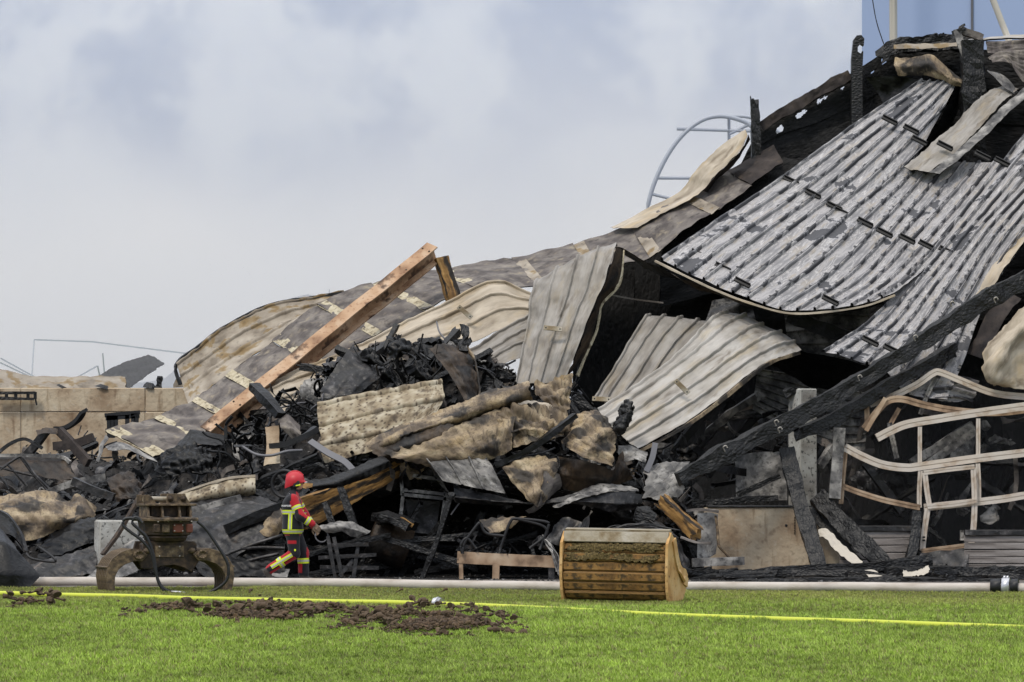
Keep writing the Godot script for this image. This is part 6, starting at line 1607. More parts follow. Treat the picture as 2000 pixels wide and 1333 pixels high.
func build_right_side() -> void:
	# concrete plinth wall
	var zp := -3.0
	var pl := thing("concrete_plinth", "tan scorched concrete plinth wall at the lower right behind the leaning charred post", "wall", Vector3(at(1520, 0, zp).x, 0, zp))
	var st := begin()
	var x0 := at(1375, 0, zp).x
	var x1 := at(1642, 0, zp).x
	var top := at(0, 992, zp).y
	prism(st, Vector3(0, 0, zp), PackedVector2Array([Vector2(x0, -0.1), Vector2(x1, -0.1), Vector2(x1, top - 0.25), Vector2(x1 - 0.35, top - 0.02), Vector2(x1 - 1.0, top), Vector2(x0, top)]), 0.3, Basis(), 0.02)
	obj("wall_slab", finish(st), M.concrete, pl)
	var s2 := begin()
	box(s2, Vector3((x0 + x1) * 0.5 - 0.1, top + 0.02, zp), Vector3(x1 - x0 - 0.3, 0.04, 0.36), Basis(), 0.01)
	obj("coping", finish(s2), M.soot, pl)
	var s3 := begin(true)
	lathe(s3, at(1536, 1027, zp + 0.152), [Vector2(0.0, 0.012), Vector2(0.02, 0.012), Vector2(0.024, 0.0)], 12, Basis(Vector3(1, 0, 0), Vector3(0, 0, 1), Vector3(0, -1, 0)))
	obj("tie_hole_plug", finish(s3), M.rubber, pl)
	for k in 7:
		var r := begin()
		box(r, at(1552.5, 1012 + k * 5, zp + 0.165), Vector3(0.02, 0.036, 0.02), Basis(), 0.004)
		obj("chain_link", finish(r), M.rusty_dark, pl)
	# column
	var cz := -3.6
	var col := thing("concrete_column", "pale concrete column with a scorched dark left face, behind the long charred beam", "column", on_ground(1562, cz))
	var s4 := begin()
	var cw := at(1588, 0, cz).x - at(1548, 0, cz).x
	box(s4, Vector3(at(1568, 0, cz).x, 1.68, cz), Vector3(cw, 3.36, 0.4), Basis.from_euler(Vector3(0, 0.5, 0.0)), 0.02)
	obj("shaft", finish(s4), M.concrete_grey, col)
	tag(obj("charred_lump", beam_mesh(pts([1532, 772, -3.6, 1556, 764, -3.6, 1580, 772, -3.6]), 0.3, 0.12, {"n": 14, "rough": 0.06, "k": 4}), M.charred), "lump of charred timber on top of the pale concrete column", "debris")
	# the long charred beam with its hooks, and lesser timbers
	var lb := thing("long_charred_beam", "very long charred beam rising from the rubble to the right edge of the view", "beam", at(1335, 930, -1.4))
	obj("timber", beam_mesh(pts([1325, 936, -1.5, 1440, 874, -1.9, 1560, 812, -2.3, 1690, 738, -2.7, 1800, 668, -3, 1900, 602, -3.3, 2010, 540, -3.6, 2120, 480, -3.9]), 0.2, 0.29, {"n": 110, "rough": 0.08, "rf": 3.0, "k": 5}), M.charred, lb)
	for q in [[1416, 878, -1.55], [1516, 828, -1.9], [1679, 740, -2.4], [1523, 842, -1.9], [1788, 662, -2.8], [1945, 588, -3.2], [1860, 596, -3.1]]:
		obj("hook", tube_mesh(pts([q[0], q[1] + 4, q[2], q[0] - 3, q[1] - 4, q[2] + 0.05, q[0] + 2, q[1] - 7, q[2] + 0.06, q[0] + 5, q[1] - 3, q[2] + 0.05]), 0.012, 6, 12), M.bolt, lb)
	tag(obj("charred_under_beam", beam_mesh(pts([1560, 850, -2.5, 1640, 812, -2.8, 1740, 752, -3.1, 1820, 708, -3.4, 1862, 684, -3.6]), 0.2, 0.22, {"n": 50, "rough": 0.06, "k": 4, "jag": 0.1}), M.charred), "second charred beam hanging just below the long one", "beam")
	tag(obj("charred_thin_beam", beam_mesh(pts([1400, 900, -2.2, 1450, 868, -2.4, 1500, 838, -2.6]), 0.1, 0.12, {"n": 20, "rough": 0.03}), M.charred), "slender charred beam lying along the lower part of the long beam", "beam")
	tag(obj("leaning_charred_post", beam_mesh(pts([1538, 880, -2.5, 1556, 960, -2.2, 1580, 1040, -1.8, 1604, 1118, -1.4]), 0.26, 0.26, {"n": 40, "rough": 0.05, "k": 4, "up": Vector3(0, 0, 1)}), M.charred), "charred post leaning in front of the concrete plinth", "post")
	tag(obj("fallen_charred_beam", beam_mesh(pts([1600, 975, -2.7, 1650, 1030, -2.2, 1700, 1078, -1.7, 1738, 1112, -1.3]), 0.3, 0.3, {"n": 36, "rough": 0.06, "k": 4, "up": Vector3(0, 0, 1)}), M.charred), "thick charred beam fallen diagonally below the window frame, the right of two", "beam")
	tag(obj("fallen_charred_beam", beam_mesh(pts([1590, 1000, -2.9, 1635, 1055, -2.4, 1680, 1105, -1.9]), 0.2, 0.24, {"n": 30, "rough": 0.05, "k": 4, "up": Vector3(0, 0, 1)}), M.charred), "thinner charred beam fallen diagonally beside the white scrap, the left of two", "beam")
	tag(obj("charred_log", beam_mesh(pts([1340, 1136, -0.5, 1450, 1124, -0.6, 1560, 1114, -0.7, 1700, 1108, -0.8, 1818, 1095, -1]), 0.2, 0.2, {"n": 70, "rough": 0.05, "k": 4, "s0": 0.6}), M.charred), "long charred log lying on the ground in front of the plinth", "log")
	tag(obj("charred_log", beam_mesh(pts([1350, 1142, 0.5, 1470, 1140, 0.6, 1600, 1138, 0.6, 1780, 1137, 0.6, 1960, 1140, 0.6]), 0.3, 0.14, {"n": 80, "rough": 0.06, "k": 4}), M.charred), "flat charred log nearest the white hose at the lower right", "log")
	tag(obj("charred_log", beam_mesh(pts([1730, 1120, -0.4, 1840, 1118, -0.5, 1960, 1118, -0.6, 2100, 1118, -0.6]), 0.24, 0.18, {"n": 50, "rough": 0.06, "k": 4}), M.charred), "charred log lying below the window frame at the right edge", "log")
	for k in 40:
		var o := obj("ember_timber", beam_mesh(PackedVector3Array([Vector3(-rnd(0.2, 0.8), 0, 0), Vector3(0, rnd(-0.02, 0.02), 0), Vector3(rnd(0.2, 0.8), 0, 0)]), rnd(0.06, 0.14), rnd(0.04, 0.1), {"n": 10, "rough": 0.03, "jag": 0.05, "k": 2}), M.charred)
		o.position = on_ground(rnd(1340, 2020), rnd(-2.4, 0.4), rnd(0.05, 0.14))
		o.rotation = Vector3(rnd(-0.2, 0.2), rnd(-0.6, 0.6), rnd(-0.15, 0.15))
		tag(o, "charred timber fragment strewn on the floor at the lower right", "timber", "charred fragments on the floor at the lower right")
	tag(obj("orange_lath", beam_mesh(pts([1504, 1147, 0.9, 1560, 1143, 0.9, 1608, 1144, 0.9]), 0.06, 0.02, {"n": 10, "rough": 0.01}), M.ochre), "thin orange lath lying beside the white hose", "lath")
	# pieces before the plinth
	sheet("bluish_scorched_panel", "bluish-grey scorched panel standing left of the plinth", "panel", [[1362, 1004, -2.0, 1384, 1002, -2.05, 1402, 1006, -2.1], [1362, 1090, -1.8, 1384, 1090, -1.8, 1400, 1082, -1.9]], M.soot_pale, {"nu": 12, "nv": 14, "crump": 0.03})
	tag(obj("bent_rusty_strap", tube_mesh(pts([1398, 1008, -1.95, 1402, 1040, -1.9, 1404, 1066, -1.8, 1416, 1080, -1.8, 1426, 1092, -1.8]), 0.025, 6, 20), M.rusty), "bent rusty strap along the right edge of the scorched panel", "strap")
	tag(obj("pale_channel", beam_mesh(pts([1352, 1100, -0.9, 1400, 1098, -0.9, 1454, 1096, -0.9]), 0.2, 0.14, {"n": 8, "rough": 0.01}), M.soot_pale), "pale grey channel lying on the ground left of the plinth", "steel channel")
	tag(obj("pale_lath_on_plinth", beam_mesh(pts([1340, 998, -2.4, 1370, 996, -2.4, 1404, 1000, -2.4]), 0.1, 0.06, {"n": 8, "rough": 0.03}), M.plank_pale), "splintered pale lath resting left of the plinth's top", "lath")
	sheet("white_melted_scrap", "upper white melted sheet scrap sliding down between the charred beams", "sheet", [[1598, 1036, -1.9, 1618, 1036, -1.8, 1640, 1058, -1.6, 1668, 1082, -1.3, 1688, 1100, -1.1], [1600, 1050, -1.7, 1612, 1052, -1.6, 1630, 1074, -1.4, 1655, 1096, -1.1, 1674, 1112, -0.9]], M.white_scrap, {"nu": 40, "nv": 10, "crump": 0.016, "cf": 4.0, "rag": 0.03})
	sheet("white_flat_scrap", "white flat scrap poking out under the long charred log", "sheet", [[1684, 1118, -0.2, 1708, 1116, -0.3], [1700, 1132, 0.1, 1728, 1130, 0.0]], M.white_scrap, {"nu": 10, "nv": 6, "crump": 0.03, "rag": 0.02})
	sheet("white_torn_scrap", "white torn scrap on the ground below the sub-window", "sheet", [[1762, 1112, -0.2, 1790, 1114, -0.3, 1816, 1104, -0.4], [1764, 1132, 0.2, 1790, 1128, 0.1, 1818, 1118, 0]], M.white_scrap, {"nu": 16, "nv": 8, "crump": 0.025, "cf": 4.8, "rag": 0.06})
	# mottled appliance panel inside
	sheet("mottled_inner_panel", "mottled grey and cream burnt panel standing inside, left of the column", "panel", [[1436, 890, -4.4, 1480, 884, -4.4, 1536, 882, -4.4], [1438, 975, -4.3, 1480, 978, -4.3, 1538, 978, -4.3]], M.soot_pale, {"nu": 16, "nv": 14, "crump": 0.017, "cf": 2.4})
	for q in [[1440, 968, 1524, 930, -3.8, "charred slat leaning in front of the mottled inner panel"], [1352, 984, 1520, 972, -3.6, "charred bar lying along the top of the plinth"]]:
		tag(obj("charred_bar", beam_mesh(pts([q[0], q[1], q[4], (q[0] + q[2]) * 0.5, (q[1] + q[3]) * 0.5, q[4], q[2], q[3], q[4]]), 0.1, 0.1, {"n": 14, "rough": 0.03}), M.charred), q[5], "slat")
	# grey sheets seen in the gap under the marbled roof
	sheet("inner_grey_sheet", "dim grey vertical sheet seen in the gap under the marbled roof, right", "sheet", [[1530, 600, -7.6, 1620, 585, -7.6, 1700, 590, -7.6], [1545, 720, -7.4, 1620, 725, -7.4, 1690, 720, -7.4]], M.soot_pale, {"panels": 5, "nu": 10, "rib": 0.06, "crump": 0.021, "cf": 2.4})
	sheet("inner_grey_sheet", "dim grey crumpled sheet seen in the gap under the marbled roof, left", "sheet", [[1392, 590, -7.6, 1430, 582, -7.5, 1470, 596, -7.4], [1375, 640, -7.3, 1430, 640, -7.2, 1480, 650, -7.2]], M.soot, {"nu": 14, "nv": 10, "crump": 0.042, "cf": 2.4})
	tag(obj("inner_dark_beam", beam_mesh(pts([1540, 618, -6.6, 1600, 640, -6.5, 1660, 660, -6.4, 1700, 676, -6.3]), 0.2, 0.24, {"n": 20, "rough": 0.05}), M.charred), "dark beam crossing the gap under the marbled roof", "beam")
	sheet("inner_ribbed_curtain", "dim grey ribbed sheets hanging behind the column", "sheet", [[1480, 720, -6, 1560, 735, -6, 1640, 760, -5.8, 1700, 770, -5.6], [1470, 800, -6, 1560, 850, -5.8, 1640, 880, -5.6, 1690, 880, -5.4]], M.soot_pale, {"panels": 7, "nu": 14, "rib": 0.07, "crump": 0.021, "cf": 2.4})
	for q in [[1300, 900, 1420, 760, "steep"], [1380, 930, 1500, 780, "middle"], [1260, 880, 1330, 800, "left"], [1600, 900, 1660, 780, "right"]]:
		tag(obj("inner_strut", beam_mesh(pts([q[0], q[1], -7, q[2], q[3], -7.4]), 0.14, 0.14, {"n": 10, "rough": 0.04}), M.soot_dark), "%s dim strut in the dark interior under the arching sheet" % q[4], "strut", "dim struts in the dark interior")
	# sheets at the right edge
	sheet("curled_cream_sheet", "white and yellow-stained sheet curled into a U at the right edge", "sheet", [
		[1922, 690, -3.0, 1930, 672, -3.1, 1960, 640, -3.2, 1990, 608, -3.3, 2040, 570, -3.4], [1922, 730, -2.7, 1938, 700, -2.6, 1966, 668, -2.7, 2000, 640, -2.8, 2050, 610, -3], [1930, 748, -2.8, 1945, 742, -2.6, 1962, 720, -2.7, 1985, 690, -2.9, 2040, 660, -3.2], [1945, 752, -3.0, 1962, 756, -2.9, 1985, 760, -2.9, 2010, 764, -3, 2060, 770, -3.1]], M.pale_warm, {"nu": 30, "nv": 26, "crump": 0.025, "cf": 2.4, "rag": 0.01})
	sheet("brown_chute", "dark brown curved chute between the beam and the curled sheet", "sheet", [[1886, 690, -4.0, 1910, 655, -4.1, 1935, 600, -4.3, 1955, 560, -4.5], [1918, 700, -3.7, 1940, 665, -3.8, 1968, 620, -4, 1996, 585, -4.2]], M.brown_dark, {"nu": 20, "nv": 8, "crump": 0.03})
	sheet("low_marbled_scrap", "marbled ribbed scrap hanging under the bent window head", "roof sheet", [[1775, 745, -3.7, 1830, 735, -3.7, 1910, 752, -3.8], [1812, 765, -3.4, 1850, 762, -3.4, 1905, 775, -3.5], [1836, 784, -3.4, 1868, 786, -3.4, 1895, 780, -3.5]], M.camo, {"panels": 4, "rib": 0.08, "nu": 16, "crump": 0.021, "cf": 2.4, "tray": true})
	# window front
	var zf := -2.6
	var wf := thing("bent_window_frame", "bent beige window front with empty panes at the right edge", "window frame", Vector3(at(1850, 0, zf).x, 0.6, zf))
	frame_bar("head_rail", [1713, 856, 1740, 842, 1772, 829, 1830, 819, 1900, 808, 2010, 793, 2120, 780], zf, 0.145, 0.12, M.frame_beige, wf, 40)
	frame_bar("upper_rail", [1650, 874, 1684, 892, 1724, 908, 1770, 914, 1800, 911, 1900, 897, 2010, 884, 2120, 872], zf, 0.145, 0.12, M.frame_beige, wf, 44)
	frame_bar("sill_rail", [1645, 950, 1680, 963, 1730, 978, 1797, 992], zf, 0.1, 0.12, M.frame_burnt, wf)
	frame_bar("sill_rail", [1805, 992, 1900, 982, 1960, 975, 2010, 967, 2120, 954], zf, 0.13, 0.12, M.frame_beige, wf)
	frame_bar("mullion", [1797, 834, 1797, 904], zf, 0.07, 0.1, M.frame_beige, wf, 4)
	frame_bar("mullion", [1911, 818, 1911, 890], zf, 0.07, 0.1, M.frame_beige, wf, 4)
	frame_bar("mullion", [2030, 800, 2030, 880], zf, 0.07, 0.1, M.frame_beige, wf, 4)
	frame_bar("mullion", [1653, 872, 1648, 920, 1643, 985], zf, 0.08, 0.1, M.frame_burnt, wf, 8)
	frame_bar("mullion", [1798, 920, 1796, 960, 1796, 992], zf, 0.08, 0.1, M.frame_beige, wf, 6)
	frame_bar("mullion", [1910, 906, 1912, 945, 1912, 984], zf, 0.08, 0.1, M.frame_beige, wf, 6)
	frame_bar("sash_stile", [1807, 924, 1811, 960, 1816, 990], zf + 0.14, 0.09, 0.07, M.frame_beige, wf, 6)
	frame_bar("sash_stile", [1901, 914, 1903, 950, 1904, 982], zf + 0.14, 0.09, 0.07, M.frame_beige, wf, 6)
	frame_bar("sash_rail", [1805, 924, 1850, 918, 1904, 912], zf + 0.15, 0.08, 0.07, M.frame_beige, wf, 6)
	frame_bar("sash_rail", [1812, 990, 1860, 986, 1908, 978], zf + 0.15, 0.08, 0.07, M.frame_beige, wf, 6)
	frame_bar("lower_stile", [1812, 996, 1806, 1036, 1802, 1076], zf + 0.1, 0.1, 0.08, M.frame_beige, wf, 6)
	frame_bar("lower_stile", [1904, 988, 1902, 1030, 1897, 1068], zf + 0.1, 0.1, 0.08, M.frame_beige, wf, 6)
	frame_bar("lower_rail", [1800, 1078, 1850, 1072, 1900, 1066], zf + 0.12, 0.1, 0.08, M.frame_burnt, wf, 6)
	for q in [[1805, 1050], [1805, 1056]]:
		var r := begin()
		box(r, at(q[0], q[1], zf + 0.2), Vector3(0.05, 0.035, 0.05), Basis(), 0.01)
		obj("hinge", finish(r), M.rubber, wf)
	# torn upper parts of the front
	var uf := thing("torn_window_head", "torn bent window head bars above the window front", "window frame", Vector3(at(1800, 0, zf).x, 2.6, zf - 0.3))
	frame_bar("bar", [1688, 838, 1712, 806, 1734, 784, 1762, 780, 1800, 790, 1850, 800, 1906, 806, 1960, 806, 2010, 800], zf - 0.35, 0.12, 0.1, M.frame_burnt, uf, 44)
	frame_bar("bar", [1700, 790, 1740, 776, 1790, 752, 1822, 730, 1838, 728, 1880, 745, 1940, 768, 2010, 776, 2100, 780], zf - 0.6, 0.12, 0.1, M.frame_beige, uf, 44)
	frame_bar("bar", [1692, 776, 1694, 812, 1693, 842], zf - 0.4, 0.09, 0.08, M.frame_burnt, uf, 6)
	frame_bar("bar", [1692, 842, 1712, 808, 1730, 778], zf - 0.3, 0.08, 0.08, M.frame_burnt, uf, 6)
	frame_bar("bar", [1738, 826, 1742, 850, 1752, 896], zf - 0.5, 0.09, 0.09, M.soot_pale, uf, 8)
	frame_bar("bar", [1757, 798, 1740, 828], zf - 0.5, 0.08, 0.08, M.frame_burnt, uf, 4)
	frame_bar("bar", [1830, 734, 1812, 770, 1798, 810], zf - 0.7, 0.08, 0.08, M.soot_pale, uf, 6)
	tag(obj("grey_upright", beam_mesh(pts([1640, 836, -2.5, 1636, 900, -2.5, 1630, 975, -2.4]), 0.2, 0.12, {"n": 10, "rough": 0.01, "up": Vector3(0, 0, 1)}), M.soot_pale), "grey flat upright left of the window front", "post")
	for q in [[1780, 905, 1900, 830, "upper dim board leaning behind the window front"], [1795, 918, 1905, 842, "lower dim board leaning behind the window front"], [1690, 905, 1760, 1000, "long dim board slanting down behind the left pane"], [1600, 912, 1628, 872, "short pale lath in the dark left of the window front"]]:
		tag(obj("dim_board", beam_mesh(pts([q[0], q[1], -3.6, q[2], q[3], -3.8]), 0.12, 0.14, {"n": 8, "rough": 0.015}), M.soot_pale if q[0] != 1690 else M.soot), q[4], "board")
	sheet("dim_hanging_sheet", "dim grey folded sheet hanging behind the middle panes", "sheet", [[1870, 840, -4.4, 1890, 836, -4.3, 1908, 840, -4.4], [1856, 900, -4.2, 1880, 895, -4.1, 1900, 900, -4.2]], M.soot_pale, {"nu": 12, "nv": 12, "crump": 0.025, "cf": 2.4})
	# planked parapets below
	for q in [[1640, 1782, 1038, 1108, -2.4, 5, "short planked parapet between the charred beams and the sub-window"], [1884, 2150, 1046, 1116, -2.2, 5, "smoke-greyed planked parapet at the lower right edge"]]:
		var par := thing("planked_parapet", q[6], "parapet", on_ground((q[0] + q[1]) * 0.5, q[4]))
		for k in q[5]:
			var y0: float = lerpf(q[2], q[3], float(k) / q[5])
			var y1: float = lerpf(q[2], q[3], float(k + 1) / q[5])
			var s := begin()
			var a := at(q[0], y0, q[4])
			var b := at(q[1], y1, q[4])
			box(s, Vector3((a.x + b.x) * 0.5, (a.y + b.y) * 0.5, q[4] + 0.006 * (k % 2)), Vector3(b.x - a.x, a.y - b.y - 0.012, 0.05), Basis().rotated(Vector3(0, 0, 1), rnd(-0.006, 0.01)), 0.008)
			obj("plank", finish(s), M.plank_pale, par)
		var s := begin()
		var c := at((q[0] + q[1]) * 0.5, q[2] - 5, q[4])
		box(s, c, Vector3(at(q[1], 0, q[4]).x - at(q[0], 0, q[4]).x, 0.1, 0.14), Basis(), 0.01)
		obj("top_board", finish(s), M.soot, par)
	sheet("dark_apron_panel", "dark sagging panel under the sub-window", "panel", [[1800, 1082, -2.3, 1850, 1076, -2.3, 1898, 1070, -2.3], [1786, 1112, -2, 1840, 1112, -2, 1886, 1110, -2]], M.soot, {"nu": 14, "nv": 8, "crump": 0.03})
	tag(obj("black_stump", beam_mesh(pts([1790, 1000, -2.5, 1786, 1050, -2.4, 1776, 1104, -2.2]), 0.16, 0.2, {"n": 16, "rough": 0.04, "up": Vector3(0, 0, 1)}), M.charred), "black burnt stump left of the sub-window", "post")
	tag(obj("small_grey_can", tube_mesh(pts([1884, 1036, -2.7, 1884, 1056, -2.7]), 0.08, 12, 4), M.soot_pale), "small grey can standing behind the lower pane", "can")

# ---------------------------------------------------------------- attachments lying on the grass
func build_tools() -> void:
	# excavator bucket
	var o := on_ground(1203, 10.6, 0.03)
	var b := Basis().rotated(Vector3.UP, -0.38).rotated(Vector3(0, 0, 1), -0.012)
	var bucket := thing("excavator_bucket", "worn yellow excavator bucket lying on the grass with its ribbed back to the viewer", "excavator bucket", o)
	bucket.basis = b
	var w := 1.56
	# back outline, from the lip at the top down to the ground: y, z
	var prof := [Vector2(0.97, -0.10), Vector2(0.955, -0.02), Vector2(0.80, 0.03), Vector2(0.66, 0.07), Vector2(0.54, 0.09), Vector2(0.40, 0.10), Vector2(0.26, 0.09), Vector2(0.13, 0.05), Vector2(0.03, -0.04), Vector2(0.0, -0.16)]
	var plates := ["lip", "lip", "worn_band", "wear_plate", "wear_plate", "wear_plate", "wear_plate", "wear_plate", "heel_plate"]
	for k in prof.size() - 1:
		var st := begin()
		var p: Vector2 = prof[k]
		var q: Vector2 = prof[k + 1]
		var mid := (p + q) * 0.5
		var l := p.distance_to(q)
		var up := Vector3(0, p.x - q.x, p.y - q.y).normalized()
		var nrm := Vector3(1, 0, 0).cross(up).normalized()
		var bb := Basis(Vector3(1, 0, 0), up, nrm)
		var proud := 0.03 if k < 2 else (0.018 if k % 2 else 0.0)
		box(st, Vector3(0, mid.x, mid.y) + nrm * (proud - 0.02), Vector3(w - (0.0 if k < 2 else 0.03 + 0.02 * (k % 2)), l - (0.004 if k < 2 else 0.006), 0.06), bb, 0.008 if k < 2 else 0.022)
		obj(plates[k], finish(st), M.worn_steel if k < 2 else M.muck, bucket, true)
	for k in [2, 3]:
		# strips of dried mud and moss clinging along the upper plates
		var rows: Array = []
		for r in 3:
			var row := PackedVector3Array()
			for i in 9: row.append(Vector3(lerpf(-w * 0.5 + 0.02, w * 0.5 - 0.05, i / 8.0), prof[k].x - 0.005 - r * 0.055 + rnd(-0.02, 0.02), prof[k].y + 0.012 + r * 0.012))
			rows.append(row)
		obj("mud_crust", surface(rows, {"nu": 60, "nv": 8, "crump": 0.02, "cf": 4.0, "rag": 0.10 if k < 4 else 0.3, "rf": 6.0, "thick": 0.02})[0], M.moss, bucket, true)
	# inner shell, closing the hollow
	var ins := begin()
	for k in prof.size() - 1:
		var p: Vector2 = prof[k] + Vector2(0, -0.06)
		var q: Vector2 = prof[k + 1] + Vector2(0, -0.06)
		quad(ins, Vector3(-w * 0.5, p.x, p.y), Vector3(w * 0.5, p.x, p.y), Vector3(w * 0.5, q.x, q.y), Vector3(-w * 0.5, q.x, q.y))
	obj("shell", finish(ins), M.rusty_dark, bucket, true)
	var cheek := PackedVector2Array([Vector2(-0.02, 0.96), Vector2(0.11, 0.80), Vector2(0.13, 0.4), Vector2(0.09, 0.13), Vector2(0.02, -0.03), Vector2(-0.5, -0.04), Vector2(-0.62, 0.1), Vector2(-0.72, 0.22), Vector2(-0.74, 0.36), Vector2(-0.66, 0.44), Vector2(-0.5, 0.47), Vector2(-0.36, 0.55), Vector2(-0.24, 0.7), Vector2(-0.14, 0.88)])
	for s in [-1, 1]:
		var st := begin()
		# the cheek lies in the z-y plane
		prism(st, Vector3(s * (w * 0.5 + 0.005), 0, 0), cheek, 0.04, Basis(Vector3(0, 0, 1), Vector3(0, 1, 0), Vector3(-1, 0, 0)), 0.008)
		obj("cheek_plate", finish(st), M.worn_yellow, bucket, true)
		var ed := begin()
		sweep(ed, PackedVector3Array([Vector3(s * (w * 0.5 + 0.03), 0.86, -0.10), Vector3(s * (w * 0.5 + 0.03), 0.62, -0.22), Vector3(s * (w * 0.5 + 0.03), 0.42, -0.38), Vector3(s * (w * 0.5 + 0.03), 0.30, -0.54), Vector3(s * (w * 0.5 + 0.03), 0.25, -0.70)]), rect(0.03, 0.13), {"n": 14, "up": Vector3(0, 0.6, 0.8)})
		obj("cutter_plate", finish(ed), M.worn_yellow, bucket, true)
	# grapple
	var g := thing("sorting_grapple", "rusty two-jawed sorting grapple standing on its claws on the grass", "grapple", on_ground(322, 5.4))
	g.basis = Basis().rotated(Vector3.UP, 0.36)
	# measured from its own axis: x across, y up, z towards the viewer
	var body := begin()
	prism(body, Vector3(0, 0, 0.22), PackedVector2Array([Vector2(-0.40, 0.95), Vector2(0.40, 0.95), Vector2(0.44, 0.9), Vector2(0.44, 0.72), Vector2(0.5, 0.62), Vector2(0.44, 0.5), Vector2(0.36, 0.36), Vector2(0.22, 0.45), Vector2(0.08, 0.5), Vector2(-0.12, 0.48), Vector2(-0.3, 0.42), Vector2(-0.44, 0.44), Vector2(-0.5, 0.62), Vector2(-0.44, 0.74)]), 0.05, Basis(), 0.012)
	obj("front_plate", finish(body), M.rusty_dark, g, true)
	var body2 := begin()
	prism(body2, Vector3(0, 0, -0.22), PackedVector2Array([Vector2(-0.42, 0.95), Vector2(0.42, 0.95), Vector2(0.5, 0.62), Vector2(0.36, 0.36), Vector2(0.0, 0.48), Vector2(-0.36, 0.40), Vector2(-0.5, 0.62)]), 0.05, Basis(), 0.012)
	obj("rear_plate", finish(body2), M.rusty_dark, g, true)
	var core := begin()
	box(core, Vector3(0, 0.74, 0), Vector3(0.74, 0.36, 0.38), Basis(), 0.03)
	obj("core_block", finish(core), M.rusty_dark, g, true)
	var cov := begin()
	box(cov, Vector3(0.0, 0.76, 0.255), Vector3(0.46, 0.22, 0.02), Basis(), 0.006)
	obj("cover_plate", finish(cov), M.rusty, g, true)
	for q in [[-0.2, 0.85], [0.2, 0.85], [-0.2, 0.67], [0.2, 0.67]]:
		var r := begin(true)
		lathe(r, Vector3(q[0], q[1], 0.266), [Vector2(0, 0.012), Vector2(0.014, 0.01), Vector2(0.017, 0)], 8, Basis(Vector3(1, 0, 0), Vector3(0, 0, 1), Vector3(0, -1, 0)))
		obj("bolt", finish(r), M.bolt, g, true)
	# rotator: neck, housing, flange
	var nk := begin(true)
	lathe(nk, Vector3(0, 0, 0), [Vector2(0.0, 0.94), Vector2(0.36, 0.95), Vector2(0.40, 0.97), Vector2(0.40, 1.0), Vector2(0.42, 1.01), Vector2(0.42, 1.05), Vector2(0.36, 1.06), Vector2(0.0, 1.06)], 32)
	obj("slew_ring", finish(nk), M.rusty_dark, g, true)
	var hs := begin()
	lathe(hs, Vector3(0, 0, 0), [Vector2(0.42, 1.05), Vector2(0.48, 1.08), Vector2(0.50, 1.22), Vector2(0.52, 1.32), Vector2(0.50, 1.34)], 8, Basis().rotated(Vector3.UP, PI / 8))
	obj("motor_housing", finish(hs), M.rusty_dark, g, true)
	for q in [[0.1, 0.27, "red_plate"], [-0.14, 0.2, "rusty"], [0.32, 0.18, "red_plate"], [-0.32, 0.18, "rusty_dark"]]:
		var s := begin()
		box(s, Vector3(q[0], 1.2, 0.475), Vector3(q[1] * 0.75, 0.17, 0.05), Basis(), 0.02)
		obj("motor_cover", finish(s), M[q[2]], g, true)
	for q in [[0.02, 1.26], [0.18, 1.26], [0.02, 1.15], [0.18, 1.15], [-0.3, 1.33], [-0.1, 1.335], [0.14, 1.335], [0.36, 1.33]]:
		var r := begin(true)
		lathe(r, Vector3(q[0], q[1], 0.5), [Vector2(0, 0.014), Vector2(0.013, 0.012), Vector2(0.016, -0.03)], 8, Basis(Vector3(1, 0, 0), Vector3(0, 0, 1), Vector3(0, -1, 0)))
		obj("bolt", finish(r), M.bolt, g, true)
	var fl := begin()
	lathe(fl, Vector3(0, 0, 0), [Vector2(0.0, 1.335), Vector2(0.62, 1.335), Vector2(0.63, 1.35), Vector2(0.63, 1.385), Vector2(0.62, 1.40), Vector2(0.0, 1.41)], 8, Basis().rotated(Vector3.UP, PI / 8))
	obj("flange_plate", finish(fl), M.rusty, g, true)
	# upper head with its ribs
	for x in [-0.42, -0.14, 0.2, 0.42]:
		var s := begin()
		prism(s, Vector3(x, 1.52, 0.02), PackedVector2Array([Vector2(-0.3, -0.11), Vector2(0.3, -0.11), Vector2(0.22, 0.11), Vector2(-0.22, 0.11)]), 0.04, Basis(Vector3(0, 0, 1), Vector3(0, 1, 0), Vector3(-1, 0, 0)), 0.006)
		obj("gusset", finish(s), M.rusty, g, true)
	var hb := begin()
	box(hb, Vector3(0.02, 1.52, 0), Vector3(0.7, 0.2, 0.3), Basis(), 0.01)
	obj("head_block", finish(hb), M.rusty_dark, g, true)
	var hp := begin()
	box(hp, Vector3(0.02, 1.645, 0.02), Vector3(1.02, 0.045, 0.56), Basis(), 0.01)
	obj("head_plate", finish(hp), M.rusty, g, true)
	for q in [[-0.46, 0.2], [0.12, 0.2], [-0.46, -0.2], [0.12, -0.2]]:
		var s := begin()
		if q[0] < 0.0:
			prism(s, Vector3(q[0] + 0.06, 1.665, q[1]), PackedVector2Array([Vector2(-0.1, 0), Vector2(0.16, 0), Vector2(0.06, 0.14), Vector2(0.0, 0.17), Vector2(-0.1, 0.17)]), 0.035, Basis(), 0.006)
		else:
			prism(s, Vector3(q[0] + 0.04, 1.665, q[1]), PackedVector2Array([Vector2(-0.2, 0), Vector2(0.27, 0), Vector2(0.18, 0.15), Vector2(0.17, 0.19), Vector2(-0.18, 0.19), Vector2(-0.2, 0.1)]), 0.035, Basis(), 0.006)
		obj("hanger_ear", finish(s), M.rusty, g, true)
	obj("pin_shaft", tube_mesh(PackedVector3Array([Vector3(-0.44, 1.76, 0.0), Vector3(0.0, 1.75, 0.0), Vector3(0.3, 1.75, 0.0)]), 0.05, 12, 4), M.worn_steel, g, true)
